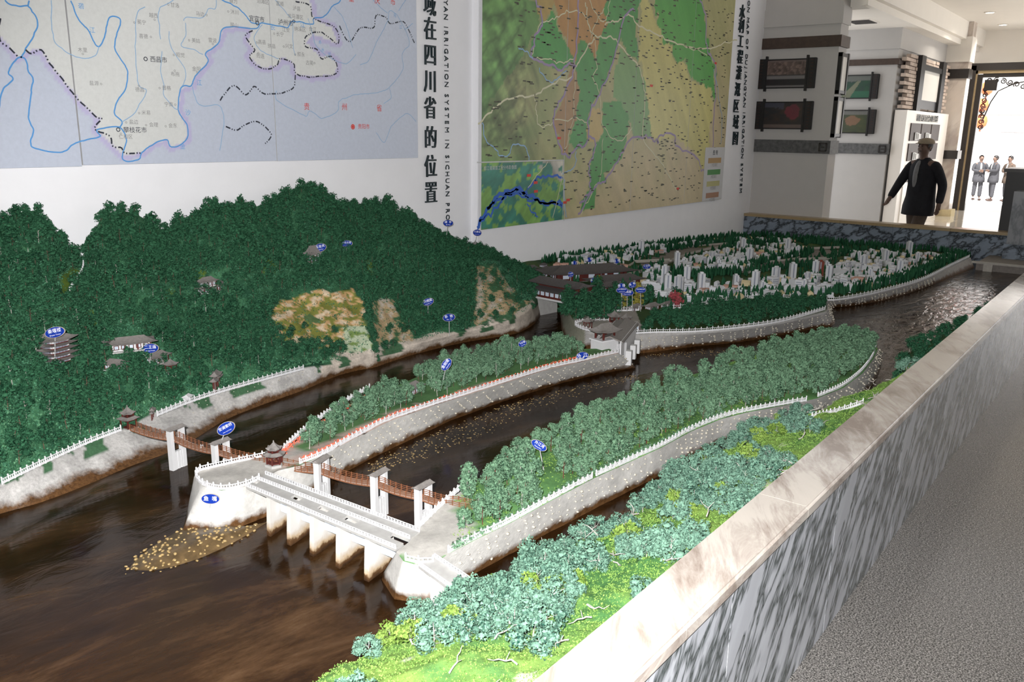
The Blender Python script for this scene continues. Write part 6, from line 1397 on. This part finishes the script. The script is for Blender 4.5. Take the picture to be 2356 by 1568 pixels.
# --- islands
is_hi = [make_tree(200+i, .084, .035, 'leaf_isl', ['trunk', 'twig', 'trunkred'][i % 3], 11, 620, .0050, .30, trunkh=.34) for i in range(6)]
is_lo = [make_tree(220+i, .078, .038, 'leaf_isl', 'trunk', 9, 260, .0075, .34) for i in range(4)]
def in_ring(T, sp, mg, excl=(), cond=None):
    T = np.array(T); mn, mx = T.min(0), T.max(0); out = []
    for x in np.arange(mn[0], mx[0], sp):
        for y in np.arange(mn[1], mx[1], sp):
            p = np.array([x+rnd.uniform(-.35, .35)*sp, y+rnd.uniform(-.35, .35)*sp, .40]); w_ = W(p)
            if not inside2(p, T): continue
            if any(not inside2(p+np.array([a, b, 0]), T) for a, b in ((mg, 0), (-mg, 0), (0, mg), (0, -mg))): continue
            if any(inpoly(w_[0:1], w_[1:2], e)[0] for e in excl): continue
            out.append(p)
    return np.array(out)
e1 = [[(430, 1200), (430, 1040), (690, 985), (705, 1010), (690, 1060), (740, 1060), (640, 1200)], [(640, 1084), (740, 1049), (900, 968), (1130, 892), (1430, 816), (1430, 806), (1330, 818), (1250, 838), (1130, 874), (1000, 914), (900, 948), (730, 1028)], [(1340, 790), (1430, 790), (1430, 830), (1330, 825)], [(915, 880), (985, 880), (985, 912), (915, 912)]]
Q1 = in_ring(T1, .062, .012, e1)
forest('island_tree', Q1, is_hi, zones('leafy grey-green tree on the narrow island', 'narrow island trees', ((880, 'near the paved tip and kiosk'), (1060, 'around the grey-roofed orchard hall'), (9e9, 'toward the white weir tower'))), '', 130, .8, 1.15, is_lo, 'farther trees of the wood on the narrow island')
e2 = [[(860, 1350), (900, 1240), (960, 1205), (1010, 1165), (1040, 1150), (1110, 1175), (1040, 1230), (1100, 1235), (1030, 1290), (960, 1310)], [(1560, 880), (1760, 830), (1765, 838), (1570, 890)], [(1085, 1125), (1130, 1105), (1110, 1150), (1085, 1150)], [(1215, 1045), (1275, 1045), (1300, 1140), (1235, 1140)]]
Q2 = in_ring(T2, .066, .016, e2)
print('island trees', len(Q1), len(Q2))
forest('island_tree', Q2, is_hi, zones('leafy green tree on the wide island', 'wide island trees', ((1180, 'by the right end of the cable bridge'), (1330, 'around the thick-edged oval sign'), (1560, 'behind the middle of the near balustrade'), (9e9, 'toward the far right tip'))), '', 170, .8, 1.2, is_lo, 'farther trees of the wood on the wide island')
turf('island_grass', np.array([[T2[i] for i in (1, 4, 6, 8, 10, 13, 16)], [T2[i] for i in (36, 35, 33, 31, 28, 24, 18)]])+np.array([0, 0, .004]), 5000, 'leaf_grass', .005, 'short grass on the wide island under the trees', lambda Q: inpoly(Q[:, 0], Q[:, 1], [t[:2] for t in T2]) & ~inpoly(W(Q)[:, 0], W(Q)[:, 1], e2[0]))
# small clipped bushes just inside the near balustrade of the wide island
hb_ = resample(on([(1045, 1262), (1175, 1192), (1362, 1092), (1520, 1020), (1660, 953)], .402), 60); bush = make_tree(300, .018, .013, 'leaf_isl', 'trunk', 5, 60, .004, .5, trunkh=.1)
forest('clipped_bush', hb_, [bush], 'small round pale bush in the row behind the near balustrade of the wide island', 'bushes behind the balustrade', 80, .8, 1.2)
# --- tree strip and city edges
e1_mask = lambda poly: (lambda Q: inpoly(W(Q)[:, 0], W(Q)[:, 1], poly))
Q = thin(scatter(CT, 60000, e1_mask([(1478, 762), (1500, 725), (1560, 722), (1700, 700), (1800, 693), (1895, 695), (1895, 712), (1800, 733), (1700, 748), (1600, 757), (1500, 758)]), rows=(8, 40)), .075)
st_hi = [make_tree(400+i, .070, .042, 'leaf_mtn', 'trunk', 9, 360, .0065, .36, trunkh=.2) for i in range(4)]
forest('strip_tree', Q, st_hi, 'dark bushy tree in the strip between the far embankment and the city', 'trees in the far strip', 300, .8, 1.15)
Q = thin(scatter(CT, 60000, e1_mask([(1290, 690), (1345, 680), (1400, 672), (1470, 690), (1560, 694), (1545, 706), (1430, 712), (1390, 735), (1330, 742), (1300, 730)]), rows=(2, 50)), .085)
forest('point_tree', away(Q, [(1340, 692, 12), (1400, 690, 12), (1462, 706, 14), (1500, 704, 16), (1535, 702, 16)], 1), [make_tree(430+i, .12, .07, 'leaf_mtn', 'trunk', 11, 560, .009, .32, trunkh=.15) for i in range(3)], 'large dark tree on the rocky point right of the channel', 'trees on the rocky point', 300, .7, 1.15)
yl = make_tree(440, .17, .055, 'leaf_yel', 'trunk', 12, 420, .010, .28, 'cone', trunkh=.12)
for px, py, s, lab in ((1432, 712, 1.0, 'tall olive-yellow conifer, left one of two below the oval sign cluster'), (1465, 708, 1.15, 'tall olive-yellow conifer, right one of two below the oval sign cluster'), (1378, 668, .8, 'olive-yellow conifer beside the covered bridge roofs'), (1560, 700, .55, 'yellow-green tree right of the pink tree')):
    forest('yellow_conifer', np.array([hit(px, py)]), [yl], lab, None, 1, s, s)
pk_ = make_tree(450, .085, .065, 'pink', 'trunk', 9, 420, .009, .34, trunkh=.15); forest('pink_tree', np.array([hit(1552, 705)]), [pk_], 'pink flowering tree at the front edge of the city', None, 1, 1.1, 1.1)
# miniature conifers of the city
m = MB(); m.lathe((0, 0, 0), [(.004, 0), (.016, .012), (.011, .03), (.012, .034), (.006, .058), (.001, .072)], M['leaf_dark'], 6); cone = m.mesh('city_conifer')
lines = [[(1400, 712), (1470, 707)], [(1500, 706), (1560, 702), (1680, 686), (1760, 681), (1860, 681)], [(1560, 706), (1640, 694), (1740, 681), (1860, 678)], [(1490, 650), (1560, 640), (1640, 635), (1700, 632)], [(1500, 640), (1600, 634), (1700, 628)], [(1880, 680), (1960, 674), (2040, 658), (2120, 634), (2180, 604), (2225, 586)], [(1920, 674), (2040, 652), (2120, 628), (2180, 598), (2220, 582)], [(1300, 612), (1400, 598), (1500, 582), (1600, 568), (1700, 556)], [(1250, 606), (1340, 592), (1440, 579), (1560, 562), (1700, 544)], [(1500, 622), (1560, 596), (1640, 578), (1720, 566), (1800, 556)], [(1520, 596), (1580, 584), (1660, 574)], [(1700, 620), (1780, 600), (1850, 590), (1870, 580)], [(1720, 632), (1800, 620), (1880, 612)], [(1730, 542), (1850, 550), (1980, 560), (2100, 573), (2210, 584)], [(1800, 552), (1900, 565), (1950, 575)], [(1910, 600), (1960, 580), (2060, 572)], [(1440, 632), (1500, 622)]]
cp = []
for L_ in lines:
    Pw = resample([hit(*p) for p in L_], 400)
    for row in (0, .05):
        d = 0
        for a, b in zip(Pw, Pw[1:]):
            d += np.linalg.norm(b-a)
            if d > .042: d = 0; cp.append(b+np.array([rnd.uniform(-.02, .02), row+rnd.uniform(-.02, .02), 0]))
Qx = scatter(CT, 900, lambda Q: (W(Q)[:, 0] > 1290), rows=(10, 78))
cp = np.vstack([np.array(cp), Qx]); cp = cp[(cp[:, 0] < 11.44)&(cp[:, 1] < 4.68)]; wc = W(cp); cp = cp[~inpoly(wc[:, 0], wc[:, 1], [(1290, 640), (1480, 690), (1480, 765), (1290, 765)]) & (wc[:, 1] < 712)]
canal = [(1425, 633), (1480, 612), (1540, 580), (1660, 562), (1660, 576), (1600, 588), (1540, 606), (1500, 618)]; wc = W(cp); cp = cp[~inpoly(wc[:, 0], wc[:, 1], canal)]
cp = cp[np.argsort(np.linalg.norm(cp-EYE, axis=1))]
for P in cp[:300]:
    s = rnd.uniform(.8, 1.3); o = link('city_conifer', cone, None, tuple(P), (0, 0, rnd.uniform(0, 6)), s); tagp(o, 'tiny dark conifer in the rows edging the front of the miniature city', 'model tree', 'tiny conifers along the front of the city')
V, T_, I = tri_of(cone); o = link('far_city_conifers', join('far_city_conifers', [(V*rnd.uniform(.8, 1.3)+P, T_, I) for P in cp[300:]], [M['leaf_dark']])); tagp(o, 'rows of tiny dark conifers between the far city blocks', 'model trees', kind='stuff')
# --- near bank: shrubs, pale twigs, turf
nb_hi = [make_tree(500+i, .066, .052, 'leaf_bank', 'twig', 15, 1000, .0052, .25, 'flat', trunkh=.25) for i in range(6)]
nb_g = [make_tree(520+i, .060, .045, 'leaf_lime', 'twig', 11, 700, .0060, .27, 'flat', trunkh=.3) for i in range(2)]
def bankmask(Q):
    w_ = W(Q); n_ = fbm(Q, 4.5, 3, 81); edge = (Q[:, 1]-.86); return (n_-.16+edge*.42 > 0)
Q = scatter(NB, 6000, bankmask, rows=(7, 60)); Q = thin(Q, .060); Q = Q[(Q[:, 1] > .93)]
w_ = W(Q+np.array([0, 0, .045])); Q = Q[~inpoly(w_[:, 0], w_[:, 1], [(1845, 960), (1850, 900), (1950, 850), (2070, 770), (2075, 880), (1990, 930), (1880, 968)])]
w_ = W(Q); Q = Q[(w_[:, 1] < 1640)&(w_[:, 0] > 560)]; print('bank shrubs', len(Q)); sel = rng.random(len(Q)) < .12
forest('bank_shrub', Q[~sel], nb_hi, zones('blue-green shrub with pale twigs on the near bank', 'bank shrubs', ((1000, 'at the bottom of the picture'), (1250, 'in front of the side bridge'), (1550, 'facing the middle of the wide island'), (9e9, 'near the bank balustrade at the right'))), '', 300, .7, 1.2, None, 'farther blue-green shrubs on the near bank')
forest('lime_shrub', Q[sel], nb_g, 'yellowish lime-green shrub among the blue-green ones on the near bank', 'lime shrubs on the near bank', 300, .7, 1.1)
turf('bank_grass', NB[:-2], 26000, 'leaf_grass', .0050, 'bright lime-green turf covering the near bank', lambda Q: Q[:, 1] > .885, (6, 66), .001, 6)
m = MB()
for i in range(70):
    p = scatter(NB, 1, None, (8, 60))[0]+np.array([0, 0, .02]); a = rnd.uniform(0, 6); pts = [p]
    for k in range(5): a += rnd.uniform(-.8, .8); p = p+np.array([math.cos(a)*.014, math.sin(a)*.014, rnd.uniform(-.004, .012)]); pts.append(p)
    m.tube(pts, [.0022, .002, .0018, .0015, .001, .0006], M['twig'], 5); q = pts[2]; m.tube([q, q+np.array([rnd.uniform(-.02, .02), rnd.uniform(-.02, .02), .018])], [.0014, .0006], M['twig'], 4)
o = m.obj('pale_twigs', label='pale lichen-grey twigs lying and standing on the near grass bank', category='twigs', kind='stuff')
Q = thin(scatter(FB, 900, None, (3, 24)), .07); forest('far_bank_shrub', Q[Q[:, 1] > .93], mt_hi, 'dark shrub on the small far bank against the parapet', 'shrubs on the far bank', 300, .7, 1.)
# --- flower beds (tiny blossoms, uncountable)
def flowers(line, n, wd, lab, z=.408, mat='flower'):
    Pw = resample(on(line, z), 200); V_ = []; F_ = []; g = rng
    for i in range(n): p = Pw[g.integers(0, 199)]+np.array([g.normal()*wd, g.normal()*wd, g.uniform(-.004, .008)]); V_.append(ICO0V*g.uniform(.0016, .0034)+p); F_.append(ICO0F+i*len(ICO0V))
    o = link('flower_bed', npmesh('flower_bed', np.vstack(V_), np.vstack(F_), [M[mat]])); tagp(o, lab, 'flowers', kind='stuff')
flowers([(700, 1054), (745, 1034), (820, 994), (900, 956), (1000, 921), (1130, 880), (1250, 842), (1330, 822)], 1300, .006, 'strip of small red flowers behind the long balustrade of the narrow island')
flowers([(640, 1048), (700, 1000), (760, 962), (850, 905)], 500, .007, 'strip of small red flowers along the path on the far side of the narrow island')

# ================================================================== PEOPLE
def skin_mesh(name, chains, mat, sub=2):
    """chains: list of [(x,y,z,r)...]; joints with equal coordinates are shared so the limbs grow out of one surface"""
    idx = {}; V = []; R = []; E_ = []
    for ch in chains:
        prev = None
        for (x, y, z, r) in ch:
            k = (round(x, 4), round(y, 4), round(z, 4))
            if k not in idx: idx[k] = len(V); V.append((x, y, z)); R.append(r)
            if prev is not None and prev != idx[k]: E_.append((prev, idx[k]))
            prev = idx[k]
    me = bpy.data.meshes.new(name); me.from_pydata(V, E_, []); o = bpy.data.objects.new(name, me); COL.objects.link(o)
    o.modifiers.new('s', 'SKIN'); sd = me.skin_vertices[0].data
    for i, r in enumerate(R): sd[i].radius = (r, r) if not hasattr(r, '__len__') else r
    sd[0].use_root = True; sb_ = o.modifiers.new('u', 'SUBSURF'); sb_.levels = sub; sb_.render_levels = sub
    SK.append((o, mat)); return o
SK = []
def person(P, h, rz, lab, jacket, trou, shirt, capm, stride=.16, arms='swing', group=None, hands=True):
    s = h/1.70; t = empty('person', tuple(P), lab, 'person', group, rz); parts = []
    # local: +x forward, +y left, z up
    def S(ch): return [(x*s, y*s, z*s, (r if not hasattr(r, '__len__') else r[0])*s if not hasattr(r, '__len__') else (r[0]*s, r[1]*s)) for x, y, z, r in ch]
    hipL, hipR = (0, .095, .90, .10), (0, -.095, .90, .10); pel = (0, 0, .94, (.15, .12))
    kL, kR = (stride*.55, .10, .50, .062), (-stride*.25, -.10, .50, .062); aL, aR = (stride, .10, .09, .042), (-stride*1.3, -.10, .12, .042)
    if arms == 'swing': eL, hL, eR, hR = (-.10, .27, 1.12, .040), (-.05, .28, .84, .030), (.12, -.26, 1.13, .040), (.33, -.22, .90, .030)
    else: eL, hL, eR, hR = (.06, .27, 1.16, .040), (.22, .02, 1.16, .030), (.05, -.27, 1.16, .040), (.20, -.04, 1.12, .030)
    shL, shR = (0, .19, 1.40, .060), (0, -.19, 1.40, .060); chest = (0, 0, 1.30, (.17, .12)); neck = (.0, 0, 1.45, .055); nk2 = (.02, 0, 1.50, .050)
    body = [[pel, (0, 0, 1.10, (.15, .11)), chest, neck, nk2, (.03, 0, 1.565, (.072, .085)), (.03, 0, 1.64, (.074, .092)), (.02, 0, 1.69, (.05, .06))], [(.05, 0, 1.565, .05), (.118, 0, 1.605, .016)], [pel, hipL, kL, aL], [pel, hipR, kR, aR], [chest, shL, eL, hL], [chest, shR, eR, hR]]
    body[1] = [(.03, 0, 1.64, (.074, .092)), (.112, 0, 1.60, .013)]
    for sg, hd, el in ((1, hL, eL), (-1, hR, eR)):
        d = np.array(hd[:3])-np.array(el[:3]); d /= np.linalg.norm(d); pm_ = np.array(hd[:3])+d*.05; body.append([hd, (*pm_, .026)])
        if hands:
            side = np.cross(d, (1, 0, 0) if abs(d[0]) < .8 else (0, 1, 0)); side /= np.linalg.norm(side); cu = np.cross(side, d)
            for k, (o_, ln) in enumerate(((-.027, .062), (-.009, .074), (.009, .068), (.026, .052))):
                b0 = pm_+side*o_+d*.012; body.append([(*pm_, .026), (*(b0+d*.012), .0095), (*(b0+d*ln*.55+cu*.008), .0085), (*(b0+d*ln*.9+cu*.022), .0075)])
            body.append([hd, (*(np.array(hd[:3])+side*-.034+d*.028), .010), (*(np.array(hd[:3])+side*-.046+d*.058+cu*.012), .0085)])
    parts.append(('body', body, 'skin', 2))
    parts.append(('trousers', [[(0, 0, .93, (.12, .10)), (0, .095, .82, .098), (kL[0], kL[1], .50, .085), (aL[0]-.01, aL[1], .13, .075)], [(0, 0, .93, (.12, .10)), (0, -.095, .82, .098), (kR[0], kR[1], .50, .085), (aR[0], aR[1], .16, .075)]], trou, 2))
    for sh, el, hd in ((1, eL, hL), (-1, eR, hR)):
        parts.append(('sleeve', [[(-.01, sh*.13, 1.375, .085), (0, sh*.205, 1.365, .080), (*el[:3], .064), (hd[0]*.93+el[0]*.07, hd[1]*.93+el[1]*.07, hd[2]*.93+el[2]*.07, .050)]], jacket, 2))
    jm = MB(); rg = []
    for z_, ax, ay, ox in ((.70, .165, .205, .01), (.705, .18, .225, .01), (.82, .185, .225, .0), (.95, .165, .205, -.01), (1.10, .150, .20, -.01), (1.25, .150, .215, -.01), (1.36, .135, .215, -.015), (1.42, .10, .15, -.01), (1.46, .07, .085, -.005), (1.475, .06, .07, -.005)):
        rg.append([((ox+ax*math.cos(2*PI*k/20))*s, ay*math.sin(2*PI*k/20)*s, z_*s) for k in range(20)])
    jm.grid(rg, M[jacket], True); jm.add(rg[0], [tuple(range(20))[::-1]], M[jacket]); jme = jm.mesh('jacket'); jme.polygons.foreach_set('use_smooth', [True]*len(jme.polygons)); link('jacket', jme, t)
    for nm_, ch, mt, sb_ in parts:
        o = skin_mesh(nm_, [S(c) for c in ch], M[mt], sb_); o.parent = t
    def blob(nm_, c, r, mat, cut=None):
        bm = bmesh.new(); bmesh.ops.create_uvsphere(bm, u_segments=16, v_segments=10, radius=1)
        for v in bm.verts: v.co = Vector((c[0]+v.co.x*r[0], c[1]+v.co.y*r[1], c[2]+v.co.z*r[2]))*s
        if cut is not None: bmesh.ops.delete(bm, geom=[v for v in bm.verts if cut(v.co/s)], context='VERTS')
        me = bpy.data.meshes.new(nm_); bm.to_mesh(me); bm.free(); me.materials.append(M[mat]); me.polygons.foreach_set('use_smooth', [True]*len(me.polygons)); return link(nm_, me, t)
    blob('shirt_front', (.085, 0, 1.22), (.075, .055, .22), shirt); blob('shoe', (aL[0]+.05, aL[1], .045), (.14, .05, .045), 'shelfdark'); blob('shoe', (aR[0]+.05, aR[1], .055), (.14, .05, .045), 'shelfdark')
    blob('hair', (.01, 0, 1.635), (.108, .088, .10), 'hair', lambda c: c.z < 1.60 and c.x > -.02 or c.x > .085)
    for sg in (-1, 1): blob('ear', (.015, sg*.082, 1.60), (.018, .010, .028), 'skin'); blob('eye', (.103, sg*.03, 1.625), (.008, .012, .007), 'hair')
    blob('mouth', (.104, 0, 1.562), (.006, .024, .005), 'hair')
    if capm:
        c_ = blob('cap', (.005, 0, 1.675), (.118, .100, .062), capm, lambda c: c.z < 1.655); blob('cap_brim', (.115, 0, 1.664), (.055, .062, .008), capm)
    return t
person((12.35, 2.66, 0), 1.64, math.radians(150), 'elderly man in a black jacket, pale cap and brown trousers walking past the far parapet', 'jacket', 'trouser', 'shirt', 'cap', .22)
gz = -.71
for px, lab, rz in ((2250, 'man in a grey suit outside the doorway with folded arms, left of the three', 3.6), (2284, 'man in a dark suit outside the doorway with folded arms, the middle of three', 2.2), (2318, 'man in a brown suit outside, rightmost of three, partly hidden by the black cabinet', 2.4)):
    P = PXX(px, 420, 37.5); P[2] = gz; person(P, 1.70, rz, lab, 'suit' if px < 2300 else 'trouser', 'suit', 'shirt', None, .04, 'fold', hands=px < 2300)
dg = bpy.context.evaluated_depsgraph_get(); dg.update()
for o, mat in SK:
    me = bpy.data.meshes.new_from_object(o.evaluated_get(dg)); o.modifiers.clear(); o.data = me; me.materials.clear(); me.materials.append(mat); me.polygons.foreach_set('use_smooth', [True]*len(me.polygons))
flush_text()
# keep the wall lettering roots' children and every remaining mesh valid
for me in bpy.data.meshes: me.update()
